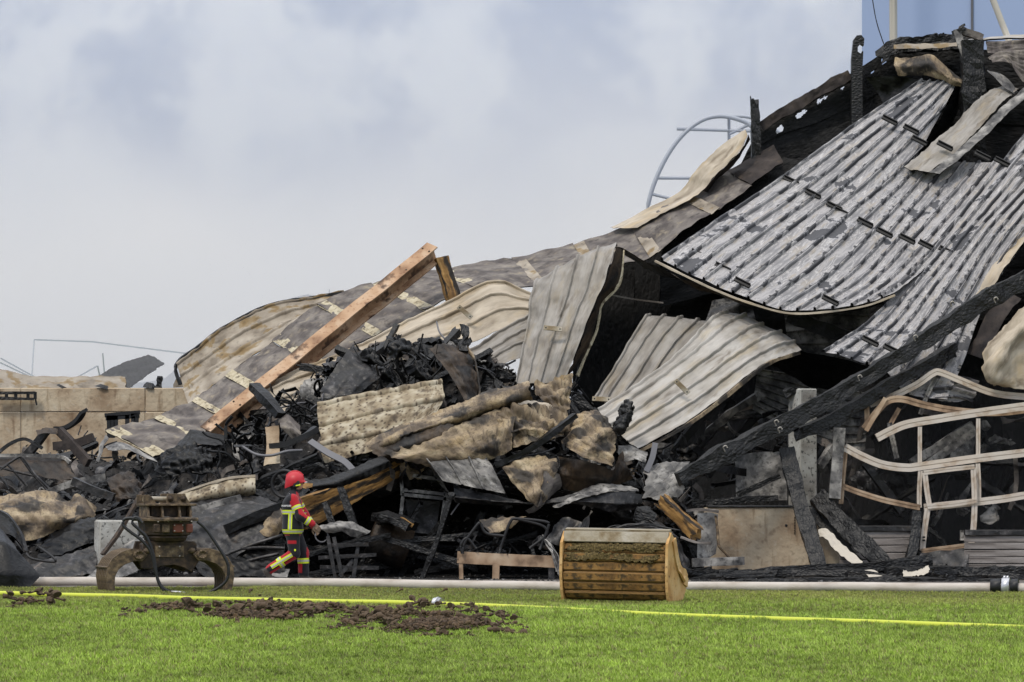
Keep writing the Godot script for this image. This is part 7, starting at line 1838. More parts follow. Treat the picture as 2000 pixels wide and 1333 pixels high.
	for x in [0.03, 0.29]:
		var r := begin(true)
		lathe(r, Vector3(x, 1.76, 0.22), [Vector2(0, 0.045), Vector2(0.025, 0.045), Vector2(0.03, 0.02), Vector2(0.058, 0.02), Vector2(0.062, 0)], 16, Basis(Vector3(1, 0, 0), Vector3(0, 0, 1), Vector3(0, -1, 0)))
		obj("pin", finish(r), M.rusty_dark, g, true)
	# claws: tines side by side under a bent shell
	var claw := PackedVector2Array([Vector2(0.36, 0.70), Vector2(0.46, 0.80), Vector2(0.62, 0.82), Vector2(0.78, 0.76), Vector2(0.92, 0.64), Vector2(1.0, 0.48), Vector2(1.02, 0.3), Vector2(1.0, 0.12), Vector2(0.97, -0.02), Vector2(0.86, -0.02), Vector2(0.88, 0.14), Vector2(0.87, 0.3), Vector2(0.82, 0.42), Vector2(0.72, 0.52), Vector2(0.58, 0.58), Vector2(0.44, 0.58)])
	for s in [-1, 1]:
		var pr := PackedVector2Array()
		for p in claw: pr.append(Vector2(p.x * s, p.y))
		var tines := 7
		for k in tines:
			var st := begin()
			var edge := k == 0 or k == tines - 1
			prism(st, Vector3(0, 0, 0.30 - k * 0.1), pr, 0.05 if edge else 0.035, Basis(), 0.008)
			obj("tine", finish(st), M.rusty, g, true)
		var sh := begin()
		for k in range(1, 8):
			var p: Vector2 = claw[k] - Vector2(0.035, 0.02)
			var q: Vector2 = claw[k + 1] - Vector2(0.035, 0.02)
			quad(sh, Vector3(p.x * s, p.y, -0.28), Vector3(p.x * s, p.y, 0.28), Vector3(q.x * s, q.y, 0.28), Vector3(q.x * s, q.y, -0.28))
		obj("claw_shell", finish(sh), M.rusty_dark, g, true)
		var lipp := begin()
		box(lipp, Vector3(s * 1.0, 0.47, 0.0), Vector3(0.05, 0.03, 0.64), Basis().rotated(Vector3(0, 0, 1), -s * 0.3), 0.006)
		obj("claw_band", finish(lipp), M.rusty, g, true)
		var pv := begin(true)
		lathe(pv, Vector3(s * 0.5, 0.70, 0.325), [Vector2(0, 0.03), Vector2(0.05, 0.03), Vector2(0.055, 0.045), Vector2(0.085, 0.045), Vector2(0.09, 0.0)], 20, Basis(Vector3(1, 0, 0), Vector3(0, 0, 1), Vector3(0, -1, 0)))
		obj("pivot", finish(pv), M.rusty, g, true)
		var lug := begin(true)
		lathe(lug, Vector3(s * 0.36, 0.77, 0.25), [Vector2(0, 0.07), Vector2(0.04, 0.06), Vector2(0.06, 0.0)], 10, Basis(Vector3(1, 0, 0), Vector3(0, 0, 1), Vector3(0, -1, 0)))
		obj("lug", finish(lug), M.rusty, g, true)
	g.basis = g.basis * Basis.from_scale(Vector3(1.0, 0.81, 1.0))
	for c in g.get_children():
		for n in ["slew_ring", "motor", "flange", "gusset", "head", "hanger", "pin", "bolt"]:
			if c.name.begins_with(n): c.scale.x = 0.8
	# its hoses hang off it and lie on the grass
	var hz := 6.1
	for q in [[[275, 1018, 268, 1012, 262, 1012, 258, 1022, 270, 1034, 286, 1050, 298, 1080, 303, 1108, 308, 1135, 318, 1153, 324, 1160], "black hydraulic hose looping down the left side of the grapple, outer one"], [[278, 1022, 266, 1014, 244, 1014, 240, 1026, 252, 1038, 276, 1056, 294, 1078, 302, 1112, 312, 1142, 328, 1155, 350, 1158], "black hydraulic hose looping down the left side of the grapple, inner one"], [[385, 1019, 402, 1034, 424, 1066, 440, 1092, 446, 1112, 442, 1134, 424, 1150, 402, 1160], "black hydraulic hose arching down the right side of the grapple"]]:
		var p := PackedVector3Array()
		var a: Array = q[0]
		for i in range(0, a.size(), 2): p.append(at(a[i], a[i + 1], hz))
		tag(obj("hydraulic_hose", tube_mesh(p, 0.024, 8, 50), M.rubber), q[1], "hose", "hydraulic hoses of the grapple")
	tag(obj("hose_couplings", tube_mesh(pts([334, 1157, 6.2, 352, 1158, 6.2, 380, 1162, 6.2, 402, 1160, 6.2]), 0.022, 8, 10), M.silver), "pair of silver hose couplings lying on the grass under the grapple", "coupling")
	# dark steel bucket at the left edge
	var z := 3.6
	sheet("dark_steel_bucket", "dark grey steel scoop cut off by the left edge of the view", "excavator bucket", [
		[-140, 985, z - 1.4, -60, 992, z - 1.4, 2, 1040, z - 1.3, 20, 1062, z - 1.2], [-140, 1050, z - 0.2, -60, 1058, z - 0.2, 6, 1064, z - 0.1, 30, 1078, z - 0.3],
		[-140, 1110, z + 0.3, -60, 1116, z + 0.3, 20, 1122, z + 0.2, 75, 1128, z - 0.2], [-140, 1154, z + 0.2, -60, 1156, z + 0.2, 14, 1160, z + 0.2, 50, 1158, z + 0.1]], M.soot_dark, {"sharp": true, "nu": 44, "nv": 30, "crump": 0.004, "thick": 0.04})
	tag(obj("steel_scoop_edge", beam_mesh(pts([0, 1000, z - 0.6, 18, 1012, z - 0.5, 40, 1046, z - 0.4, 50, 1078, z - 0.3]), 0.06, 0.05, {"n": 16}), M.soot), "thin bent steel edge above the dark scoop at the left", "trim")
	sheet("bent_steel_plate", "dark bent steel plate standing above the scoop at the left edge", "sheet", [[-60, 990, 1.8, 0, 1000, 1.8, 20, 1012, 1.8, 40, 1045, 1.8, 50, 1075, 1.8], [-60, 1040, 2.2, 0, 1042, 2.2, 22, 1048, 2.2, 38, 1062, 2.1, 50, 1080, 2.0]], M.soot_dark, {"nu": 20, "nv": 10, "crump": 0.02, "thick": 0.02})

# ---------------------------------------------------------------- hoses
func hose_path(a: Array, r: float) -> PackedVector3Array:
	var p := PackedVector3Array()
	for i in range(0, a.size(), 2): p.append(on_ground(a[i], a[i + 1], r))
	return p

func build_hoses() -> void:
	var wh := thing("white_fire_hose", "thick off-white fire hose lying along the edge of the grass", "fire hose", on_ground(1000, 5))
	obj("hose", tube_mesh(hose_path([-160, 2.6, 60, 2.9, 160, 2.8, 250, 3.1, 380, 3.0, 500, 3.4, 700, 3.8, 860, 4.7, 1000, 5.1, 1180, 5.7, 1400, 5.5, 1560, 5.8, 1650, 5.7, 1800, 6.2, 1960, 6.3, 2200, 6.8], 0.07), 0.076, 16, 120), M.white_hose, wh)
	obj("collar", tube_mesh(hose_path([1936, 6.26, 1956, 6.3], 0.1), 0.112, 16, 2), M.rubber, wh)
	obj("collar", tube_mesh(hose_path([1975, 6.34, 1990, 6.37], 0.1), 0.112, 16, 2), M.rubber, wh)
	obj("coupling", tube_mesh(hose_path([1958, 6.3, 1973, 6.33], 0.1), 0.13, 12, 2), M.silver, wh)
	for k in 2: obj("lug", tube_mesh(hose_path([1961 + k * 6, 6.3, 1965 + k * 6, 6.31], 0.23), 0.03, 8, 2), M.silver, wh)
	var yh := thing("yellow_fire_hose", "thin bright yellow fire hose crossing the grass in front", "fire hose", on_ground(860, 10))
	obj("hose", tube_mesh(hose_path([-160, 7.6, 0, 7.9, 120, 8.7, 250, 9.3, 380, 10.3, 500, 10.8, 640, 11.5, 750, 11.8, 850, 12.4], 0.04), 0.037, 12, 90), M.yellow_hose, yh)
	obj("hose", tube_mesh(hose_path([860, 12.45, 1000, 13.6, 1150, 15.0, 1300, 16.4, 1500, 17.6, 1700, 18.6, 2000, 20.2, 2200, 21.2], 0.04), 0.037, 12, 90), M.yellow_hose, yh)
	obj("coupling", tube_mesh(hose_path([848, 12.4, 863, 12.47], 0.06), 0.066, 12, 2), M.silver, yh)
	obj("coupling_ring", tube_mesh(hose_path([854, 12.42, 858, 12.44], 0.06), 0.078, 12, 2), M.silver, yh)

# ---------------------------------------------------------------- soil and grass
func soil_field(x: float, z: float) -> float:
	# how much the turf is torn up here, 0 to 1
	var d := STATION - z
	var col := x / d * FOCAL + 1000.0
	var row := gy(z)
	var band := exp(-pow((row - lerpf(1202, 1236, clampf((col - 380.0) / 600.0, 0, 1))) / 24.0, 2.0)) * smoothstep(330, 420, col) * (1.0 - smoothstep(960, 1060, col))
	var left := exp(-pow((row - 1183.0) / 9.0, 2.0)) * exp(-pow((col - 62.0) / 40.0, 2.0))
	var low := 0.5 * exp(-pow((row - 1200.0) / 14.0, 2.0)) * smoothstep(180, 260, col) * (1.0 - smoothstep(330, 420, col))
	var edge := 0.14 * exp(-pow((row - 1163.0) / 9.0, 2.0)) * smoothstep(250, 330, col) * (1.0 - smoothstep(900, 1000, col))
	return clampf((band + left + low + edge) * (0.30 + 2.6 * noise.get_noise_2d(x * 80.0, z * 46.0)), 0.0, 1.0)

func build_soil_and_grass() -> void:
	# crumbly clods
	var protos := []
	for k in 5:
		var st := begin()
		var b := Basis.from_euler(Vector3(k, k * 2.0, k * 0.5))
		sweep(st, PackedVector3Array([Vector3(-0.5, 0, 0), Vector3(-0.2, 0.05 * k, 0.02), Vector3(0.15, -0.04, 0.03 * k), Vector3(0.5, 0, 0)]), ring(0.4, 10), {"n": 9, "rough": 0.24, "rf": 0.9 + 0.3 * k, "s0": 0.35, "s1": 0.3})
		protos.append(finish(st))
	for q in [[972, 1222, 0.42, "largest dark soil clod standing alone right of the torn strip"], [832, 1194, 0.36, "soil clod lifted against the yellow hose, left of its coupling"], [778, 1206, 0.36, "upright soil clod left of the hose coupling"], [62, 1186, 0.5, "dark soil heap in the grass at the far left"], [905, 1200, 0.34, "flat soil clod just below the yellow hose, right of its coupling"], [412, 1202, 0.4, "soil clod at the left end of the torn strip"], [470, 1212, 0.46, "wide soil clod in the left part of the torn strip"], [515, 1206, 0.4, "soil clod below the firefighter in the torn strip"], [690, 1220, 0.42, "soil clod in the middle of the torn strip"], [600, 1216, 0.44, "low soil clod left of the strip's middle"], [300, 1196, 0.24, "small soil clod left of the torn strip"], [262, 1204, 0.24, "smallest soil clod far left of the torn strip"], [740, 1232, 0.4, "soil clod at the lower edge of the torn strip"], [870, 1228, 0.4, "soil clod in the right part of the torn strip"], [1000, 1244, 0.34, "last soil clod at the right end of the torn strip"], [10, 1196, 0.2, "little soil clod at the left edge of the view"]]:
		var z: float = STATION - EYE * FOCAL / (q[1] - HORIZON)
		var h := thing("soil_clod", q[3], "soil clod", on_ground(q[0], z), "soil clods on the grass")
		for k in 14:
			var o := obj("lump", protos[k % 5], M.soil, h, true)
			var s: float = q[2] * rnd(0.18, 0.62)
			o.scale = Vector3(s, s * rnd(0.6, 1.0), s)
			o.rotation = Vector3(rnd(-0.4, 0.4), rnd(0, 6), rnd(-0.3, 0.3))
			o.position = Vector3(rnd(-0.5, 0.5) * q[2] * 1.3, q[2] * rnd(0.05, 0.42), rnd(-0.5, 0.5) * q[2] * 1.2)
	var mm := MultiMesh.new()
	mm.transform_format = MultiMesh.TRANSFORM_3D
	mm.use_colors = true
	mm.mesh = protos[1]
	var spots := PackedVector3Array()
	var tries := 0
	while spots.size() < 6500 and tries < 400000:
		tries += 1
		var z := rnd(4.0, 24.0)
		var x := rnd(-9.5, 3.0)
		if rng.randf() < pow(soil_field(x, z), 2.6): spots.append(Vector3(x, 0.0, z))
	mm.instance_count = spots.size()
	for i in spots.size():
		var s := 0.012 + 0.13 * pow(rng.randf(), 4.0)
		mm.set_instance_transform(i, Transform3D(Basis.from_euler(Vector3(rnd(-0.6, 0.6), rnd(0, 6), rnd(-0.6, 0.6))).scaled(Vector3(s, s * 0.85, s)), spots[i] + Vector3(0, s * 0.3 + 0.08 * soil_field(spots[i].x, spots[i].z), 0)))
	for i in spots.size():
		var g := rnd(0.5, 1.5)
		mm.set_instance_color(i, Color(g, g * rnd(0.92, 1.02), g * rnd(0.84, 1.0)))
	var mi := MultiMeshInstance3D.new()
	mi.name = "loose_soil"
	mi.multimesh = mm
	mi.material_override = M.soil_crumbs
	add_child(mi)
	tag(mi, "loose brown soil crumbs along the torn strip of turf", "soil", "", "stuff")
	# grass: tufts of a few bent blades, taller and fresher towards the viewer
	var kinds := []
	for k in 4:
		var st := begin(true)
		for b in 6:
			var a := rnd(0, TAU)
			var base := Vector3(rnd(-0.03, 0.03), 0, rnd(-0.03, 0.03))
			var h := rnd(0.6, 1.0)
			var lean := Vector3(cos(a), 0, sin(a)) * rnd(0.1, 0.55)
			var w := Vector3(-sin(a + rnd(-1, 1)), 0, cos(a)).normalized() * 0.055
			var p1 := base + Vector3.UP * h * 0.55 + lean * 0.35
			var p2 := base + Vector3.UP * h * 0.95 + lean
			var shade := rnd(0.75, 1.25)
			for q in [[base - w, base + w, p1 + w * 0.8], [base - w, p1 + w * 0.8, p1 - w * 0.8], [p1 - w * 0.8, p1 + w * 0.8, p2]]:
				for v in q:
					st.set_color(Color(shade, shade, shade * 0.9))
					st.add_vertex(v)
		kinds.append(finish(st))
	var lists := [[], [], [], []]
	var count := 0
	for i in 300000:
		var z := 31.5 - 28.6 * pow(rng.randf(), 1.25)
		var half := (STATION - z) * 0.162
		var x := rnd(-half, half)
		if z < 3.7 + 0.9 * noise.get_noise_1d(x * 90.0): continue
		if rng.randf() < soil_field(x, z) * 0.6: continue
		lists[i % 4].append(Vector3(x, 0, z))
	for k in 4:
		var g := MultiMesh.new()
		g.transform_format = MultiMesh.TRANSFORM_3D
		g.use_colors = true
		g.mesh = kinds[k]
		g.instance_count = lists[k].size()
		for i in lists[k].size():
			var p: Vector3 = lists[k][i]
			var far := 1.0 - smoothstep(7.0, 17.0, p.z + 5.0 * noise.get_noise_2d(p.x * 20.0, p.z * 20.0))
			var patch := noise.get_noise_2d(p.x * 26.0 + 300.0, p.z * 18.0)
			var h := (0.075 + 0.035 * patch + 0.03 * noise.get_noise_2d(p.x * 200.0 + 70.0, p.z * 100.0)) * rnd(0.65, 1.35) * lerpf(0.95, 0.5, far)
			g.set_instance_transform(i, Transform3D(Basis(Vector3.UP, rnd(0, TAU)).scaled(Vector3(h * 1.15, h, h * 1.15)), p))
			var c := Color(0.320, 0.450, 0.062).lerp(Color(0.330, 0.335, 0.090), clampf(far * 0.8 + rnd(-0.15, 0.2), 0, 1))
			if rng.randf() < 0.13 + 0.14 * far: c = Color(0.26, 0.23, 0.10)
			var br := rnd(0.65, 1.35) + 0.3 * patch + 0.28 * noise.get_noise_2d(p.x * 260.0, p.z * 130.0)
			g.set_instance_color(i, Color(c.r * br, c.g * br, c.b * br))
		var gi := MultiMeshInstance3D.new()
		gi.name = numbered("grass")
		gi.multimesh = g
		gi.material_override = M.blades
		add_child(gi)
		tag(gi, "short green grass growing over the foreground", "grass", "", "stuff")

# ---------------------------------------------------------------- smoke
func build_smoke() -> void:
	var fm := FogMaterial.new()
	fm.resource_name = "smoke"
	fm.albedo = Color(1.0, 1.0, 1.0)
	fm.density = 0.045
	var k := 0
	for q in [[-4.0, 1.0, -27.0, 130.0, 36.0, 20.0, 0.02], [-200.0, 0.0, -1000.0, 5200.0, 270.0, 1700.0, 0.0008], [9.0, 1.2, -6.8, 16.0, 5.0, 7.0, 0.010]]:
		var f := FogVolume.new()
		f.name = numbered("smoke")
		f.shape = RenderingServer.FOG_VOLUME_SHAPE_ELLIPSOID
		f.position = Vector3(q[0], q[1], q[2])
		f.size = Vector3(q[3], q[4], q[5])
		f.material = fm.duplicate()
		f.material.density = q[6]
		add_child(f)
		tag(f, "pale smoke bank drifting behind the ruin", "smoke", "", "stuff")
		k += 1
# ---------------------------------------------------------------- the firefighter
var cells := {}

func capsule(p: Vector3, a: Vector3, b: Vector3, ra: float, rb: float) -> float:
	var ab := b - a
	var t := clampf((p - a).dot(ab) / maxf(ab.length_squared(), 1e-9), 0.0, 1.0)
	return p.distance_to(a + ab * t) - lerpf(ra, rb, t)

# surface nets over bones [a, b, ra, rb]; every bone only visits the cells near it
func skin(st: SurfaceTool, bones: Array, h: float, k: float, paint: Callable) -> void:
	var box := AABB(bones[0][0], Vector3.ZERO)
	for b in bones:
		for i in 2:
			var r: Vector3 = Vector3.ONE * (b[2 + i] + k + h * 2.0)
			box = box.merge(AABB(b[i] - r, r * 2.0))
	var o := box.position
	var nx := int(box.size.x / h) + 2
	var ny := int(box.size.y / h) + 2
	var nz := int(box.size.z / h) + 2
	var F := PackedFloat32Array()
	F.resize(nx * ny * nz)
	F.fill(1.0)
	for b in bones:
		var m := maxf(b[2], b[3]) + k + h * 2.0
		var lo: Vector3 = (b[0] as Vector3).min(b[1]) - Vector3.ONE * m - o
		var hi: Vector3 = (b[0] as Vector3).max(b[1]) + Vector3.ONE * m - o
		for x in range(maxi(int(lo.x / h), 0), mini(int(hi.x / h) + 1, nx)):
			for y in range(maxi(int(lo.y / h), 0), mini(int(hi.y / h) + 1, ny)):
				for z in range(maxi(int(lo.z / h), 0), mini(int(hi.z / h) + 1, nz)):
					var d := capsule(o + Vector3(x, y, z) * h, b[0], b[1], b[2], b[3])
					var i := (x * ny + y) * nz + z
					var f := F[i]
					var e := maxf(k - absf(f - d), 0.0) / k
					F[i] = minf(f, d) - e * e * k * 0.25
	var V := {}
	var step := [ny * nz, nz, 1]
	for x in nx - 1:
		for y in ny - 1:
			for z in nz - 1:
				var i := (x * ny + y) * nz + z
				var f0 := F[i] < 0.0
				var mixed := false
				for c in range(1, 8):
					if (F[i + (c & 1) * step[0] + ((c >> 1) & 1) * step[1] + (c >> 2)] < 0.0) != f0:
						mixed = true
						break
				if not mixed: continue
				var sum := Vector3.ZERO
				var n := 0
				for c in 8:
					var ca := Vector3(c & 1, (c >> 1) & 1, c >> 2)
					var fa := F[i + (c & 1) * step[0] + ((c >> 1) & 1) * step[1] + (c >> 2)]
					for ax in 3:
						if c & (1 << ax): continue
						var c2: int = c | (1 << ax)
						var fb := F[i + (c2 & 1) * step[0] + ((c2 >> 1) & 1) * step[1] + (c2 >> 2)]
						if (fa < 0.0) == (fb < 0.0): continue
						var q := ca
						q[ax] += fa / (fa - fb)
						sum += q
						n += 1
				V[i] = o + (Vector3(x, y, z) + sum / n) * h
	for i in V:
		var f0 := F[i]
		for ax in 3:
			var j: int = i + step[ax]
			var f1 := F[j]
			if (f0 < 0.0) == (f1 < 0.0): continue
			var u: int = step[(ax + 1) % 3]
			var v: int = step[(ax + 2) % 3]
			if not (V.has(i - u) and V.has(i - v) and V.has(i - u - v)): continue
			var q := [V[i], V[i - u], V[i - u - v], V[i - v]]
			if f0 < 0.0: q.reverse()
			for t in [0, 1, 2, 0, 2, 3]:
				st.set_color(paint.call(q[t]))
				st.add_vertex(q[t])

func lin(c: Color) -> Color:
	return c.srgb_to_linear()

var torso_bones: Array = []

func field(p: Vector3, bones: Array) -> float:
	var f := 1.0
	for b in bones:
		var d := capsule(p, b[0], b[1], b[2], b[3])
		var e := maxf(0.035 - absf(f - d), 0.0) / 0.035
		f = minf(f, d) - e * e * 0.035 * 0.25
	return f

# a band of tape laid round the body: for each direction across the axis find the cloth and lie on it
func tape(bones: Array, a: Vector3, b: Vector3, half: float, from: float, to: float, n: int, lift: float, ref: Vector3) -> ArrayMesh:
	var axis := (b - a).normalized()
	var u := (ref - axis * ref.dot(axis)).normalized()
	var v := axis.cross(u)
	var P := PackedVector3Array()
	var UV := PackedVector2Array()
	var c := (a + b) * 0.5
	for i in n + 1:
		var ang := lerpf(from, to, float(i) / n)
		var d := u * cos(ang) + v * sin(ang)
		for j in 3:
			var q := c + axis * (j - 1.0) * half
			var r := 0.30
			while r > 0.01:
				var f := field(q + d * r, bones)
				if f < 0.002: break
				r -= maxf(f * 0.7, 0.002)
			P.append(q + d * (r + lift))
			UV.append(Vector2(i * 0.05, j))
	return grid_mesh(P, n, 2, UV, 0.004)

# tape along a line on the near side of the body
func tape_line(bones: Array, path: PackedVector3Array, half: float, lift: float, side := Vector3(0, 0, 1)) -> ArrayMesh:
	var P := PackedVector3Array()
	var UV := PackedVector2Array()
	var n := 14
	for i in n + 1:
		var q := curve(path, float(i) / n)
		var t := (curve(path, minf(float(i) / n + 0.02, 1.0)) - curve(path, maxf(float(i) / n - 0.02, 0.0))).normalized()
		var w := t.cross(side).normalized()
		for j in 3:
			var s := q + w * (j - 1.0) * half + side * 0.4
			var go := 0.4
			while go > -0.1:
				var f := field(s, bones)
				if f < 0.002: break
				var m := maxf(f * 0.7, 0.002)
				s -= side * m
				go -= m
			P.append(s + side * lift)
			UV.append(Vector2(i * 0.05, j))
	return grid_mesh(P, n, 2, UV, 0.004)

func hand_bones(wrist: Vector3, dir: Vector3, palm_n: Vector3, mirror: float) -> Array:
	var d := dir.normalized()
	var n := (palm_n - d * palm_n.dot(d)).normalized()   # out of the back of the hand
	var s := d.cross(n) * mirror                          # towards the thumb
	var out := [[wrist - d * 0.03, wrist + d * 0.02, 0.03, 0.028]]
	for k in 4:
		var root := wrist + d * 0.02 + s * (0.03 - k * 0.02)
		var knuckle := wrist + d * 0.09 + s * (0.034 - k * 0.022)
		out.append([root, knuckle, 0.016, 0.013])
		var lens: Array = [[0.042, 0.026, 0.02], [0.046, 0.029, 0.022], [0.043, 0.027, 0.021], [0.034, 0.021, 0.018]][k]
		var p := knuckle
		var fd := d
		for j in 3:
			fd = (fd * cos(0.42) - n * sin(0.42)).normalized() if j == 0 else fd.rotated(s * mirror, 0.45 * (1.0 if fd.rotated(s * mirror, 0.1).dot(n) < fd.dot(n) else -1.0))
			var q: Vector3 = p + fd * lens[j]
			out.append([p, q, 0.0105 - j * 0.001, 0.0098 - j * 0.001])
			p = q
	var t0 := wrist + d * 0.02 + s * 0.03
	var t1 := t0 + (d * 0.6 + s * 0.7 - n * 0.2).normalized() * 0.045
	var t2 := t1 + (d * 0.9 + s * 0.2 - n * 0.35).normalized() * 0.034
	var t3 := t2 + (d * 0.9 - n * 0.5).normalized() * 0.026
	out.append([t0, t1, 0.016, 0.012])
	out.append([t1, t2, 0.012, 0.011])
	out.append([t2, t3, 0.011, 0.0095])
	return out

func build_person() -> void:
	var base := on_ground(560, 0.9)
	var who := thing("person", "firefighter in black and red gear and red helmet walking right in front of the pile", "person", base)
	var V := func(x: float, y: float, z: float) -> Vector3: return Vector3(x, y, z)
	var jacket := [
		[Vector3(0.10, 0.92, -0.07), Vector3(0.085, 1.30, -0.08), 0.160, 0.158], [Vector3(0.10, 0.92, 0.07), Vector3(0.085, 1.30, 0.08), 0.160, 0.158],
		[Vector3(0.10, 0.905, -0.075), Vector3(0.10, 0.99, -0.075), 0.17, 0.16], [Vector3(0.10, 0.905, 0.075), Vector3(0.10, 0.99, 0.075), 0.17, 0.16],
		[Vector3(0.095, 1.36, -0.15), Vector3(0.095, 1.36, 0.15), 0.115, 0.115], [Vector3(0.10, 1.44, -0.05), Vector3(0.10, 1.44, 0.05), 0.10, 0.10]]
	var sleeve_n := [[Vector3(0.11, 1.39, 0.185), Vector3(0.24, 1.11, 0.25), 0.088, 0.078], [Vector3(0.24, 1.11, 0.25), Vector3(0.435, 0.985, 0.22), 0.078, 0.06]]
	var sleeve_f := [[Vector3(0.11, 1.39, -0.19), Vector3(0.27, 1.13, -0.24), 0.100, 0.085], [Vector3(0.27, 1.13, -0.24), Vector3(0.40, 0.96, -0.2), 0.084, 0.066]]
	var leg_n := [[Vector3(0.10, 0.86, 0.09), Vector3(0.135, 0.49, 0.11), 0.125, 0.092], [Vector3(0.135, 0.49, 0.11), Vector3(-0.26, 0.235, 0.10), 0.090, 0.078]]
	var leg_f := [[Vector3(0.11, 0.86, -0.09), Vector3(0.265, 0.49, -0.1), 0.125, 0.098], [Vector3(0.265, 0.49, -0.1), Vector3(0.275, 0.17, -0.1), 0.094, 0.088]]
	var boot_n := [[Vector3(-0.24, 0.25, 0.10), Vector3(-0.32, 0.18, 0.10), 0.066, 0.056], [Vector3(-0.345, 0.195, 0.10), Vector3(-0.275, 0.075, 0.10), 0.05, 0.046], [Vector3(-0.275, 0.075, 0.10), Vector3(-0.235, 0.04, 0.105), 0.044, 0.04]]
	var boot_f := [[Vector3(0.275, 0.19, -0.1), Vector3(0.27, 0.075, -0.1), 0.078, 0.066], [Vector3(0.26, 0.05, -0.1), Vector3(0.385, 0.045, -0.1), 0.05, 0.045]]
	var head := [[Vector3(0.115, 1.44, 0), Vector3(0.135, 1.60, 0), 0.075, 0.07], [Vector3(0.13, 1.68, 0), Vector3(0.155, 1.70, 0), 0.098, 0.094], [Vector3(0.17, 1.62, 0), Vector3(0.215, 1.60, 0), 0.066, 0.042], [Vector3(0.232, 1.68, 0), Vector3(0.262, 1.648, 0), 0.014, 0.016], [Vector3(0.235, 1.608, -0.012), Vector3(0.235, 1.608, 0.012), 0.022, 0.022]]
	var all := jacket + sleeve_n + sleeve_f + leg_n + leg_f + boot_n + boot_f + head
	var black := lin(hue(20, 20, 23))
	var red := lin(hue(168, 20, 32))
	var boot := lin(hue(62, 58, 52))
	var skin_c := lin(hue(190, 142, 116))
	var near := func(p: Vector3, bones: Array) -> float:
		var d := 9.0
		for b in bones: d = minf(d, capsule(p, b[0], b[1], b[2], b[3]))
		return d
	var paint := func(p: Vector3) -> Color:
		var dj: float = near.call(p, jacket)
		var ds: float = minf(near.call(p, sleeve_n), near.call(p, sleeve_f))
		var dl: float = minf(near.call(p, leg_n), near.call(p, leg_f))
		var db: float = minf(near.call(p, boot_n), near.call(p, boot_f))
		var dh: float = near.call(p, head)
		var m := minf(minf(minf(dj, ds), minf(dl, db)), dh)
		if m == dh and p.y > 1.47:
			if p.y < 1.56 or p.x < 0.17 or p.y > 1.72: return black
			return skin_c if absf(p.z) < 0.075 else black
		if m == db: return boot
		if m == ds:
			if p.y < 1.235 and p.x < 0.385:
				var axis_y := 1.11 - (p.x - 0.24) * 0.64 if p.x > 0.22 else 1.11 + (0.24 - p.x) * 2.15
				return red if p.y > axis_y + 0.03 else black
			if p.y > 1.36 and p.x < 0.09: return black
			return red
		if m == dj:
			if p.y < 0.80: return red
			if p.y > 1.40 and p.x > 0.16: return red
			if p.x > 0.235 and p.y > 1.3: return red
			return black
		# trousers
		if p.y > 0.655 and p.y < 0.71 and p.z > 0.10 and p.x < 0.17 and p.x > 0.02: return red
		var t: float = near.call(p, [leg_n[1]])
		if t <= dl + 0.001:
			var ax := (Vector3(-0.26, 0.235, 0.10) - Vector3(0.135, 0.49, 0.11)).normalized()
			var perp := Vector3(-ax.y, ax.x, 0)
			var h := (p - Vector3(0.135, 0.49, 0.11)).dot(perp)
			return red if absf(h) > 0.042 else black
		if p.y < 0.62 and p.y > 0.33 and p.x > 0.33: return red
		if p.y < 0.36 and p.y > 0.16 and p.z < 0.0 and p.x < 0.255: return red
		return black
	var st := begin(true)
	skin(st, all, 0.014, 0.035, paint)
	var hn := hand_bones(Vector3(0.455, 0.972, 0.215), Vector3(0.8, -0.62, -0.02), Vector3(0.25, 0.3, 0.92), 1.0)
	var hf := hand_bones(Vector3(0.425, 0.93, -0.19), Vector3(0.7, -0.7, 0.02), Vector3(0.25, 0.3, -0.92), -1.0)
	var glove := lin(hue(118, 100, 82))
	skin(st, hn, 0.0045, 0.008, func(_p: Vector3) -> Color: return glove)
	skin(st, hf, 0.0045, 0.008, func(_p: Vector3) -> Color: return glove)
	obj("body", finish(st), M.cloth, who, true)
	# eyes
	for s in [-1, 1]:
		var e := begin(true)
		lathe(e, Vector3(0.236, 1.682, s * 0.034), [Vector2(0, 0.011), Vector2(0.008, 0.008), Vector2(0.011, 0), Vector2(0.008, -0.008), Vector2(0, -0.011)], 10)
		obj("eye", finish(e), M.rubber, who, true)
	# reflective tape: yellow with a silver middle
	var runs := [
		[tape(all, Vector3(0.09, 1.17, 0), Vector3(0.09, 1.19, 0), 0.036, 0.35, TAU - 1.2, 50, 0.003, Vector3(1, 0, 0)), tape(all, Vector3(0.09, 1.17, 0), Vector3(0.09, 1.19, 0), 0.013, 0.35, TAU - 1.2, 50, 0.006, Vector3(1, 0, 0))],
		[tape(jacket, Vector3(0.09, 0.845, 0), Vector3(0.09, 0.865, 0), 0.036, 0.0, TAU, 60, 0.004, Vector3(1, 0, 0)), tape(jacket, Vector3(0.09, 0.845, 0), Vector3(0.09, 0.865, 0), 0.013, 0.0, TAU, 60, 0.007, Vector3(1, 0, 0))]]
	for q in [[sleeve_n, 0, 0.52], [sleeve_n, 1, 0.62], [sleeve_f, 0, 0.5], [sleeve_f, 1, 0.62]]:
		var b: Array = q[0][q[1]]
		var c: Vector3 = (b[0] as Vector3).lerp(b[1], q[2])
		var ax: Vector3 = ((b[1] as Vector3) - b[0]).normalized() * 0.01
		runs.append([tape(q[0], c - ax, c + ax, 0.036, 0, TAU, 28, 0.003, Vector3(0, 0, 1)), tape(q[0], c - ax, c + ax, 0.013, 0, TAU, 28, 0.006, Vector3(0, 0, 1))])
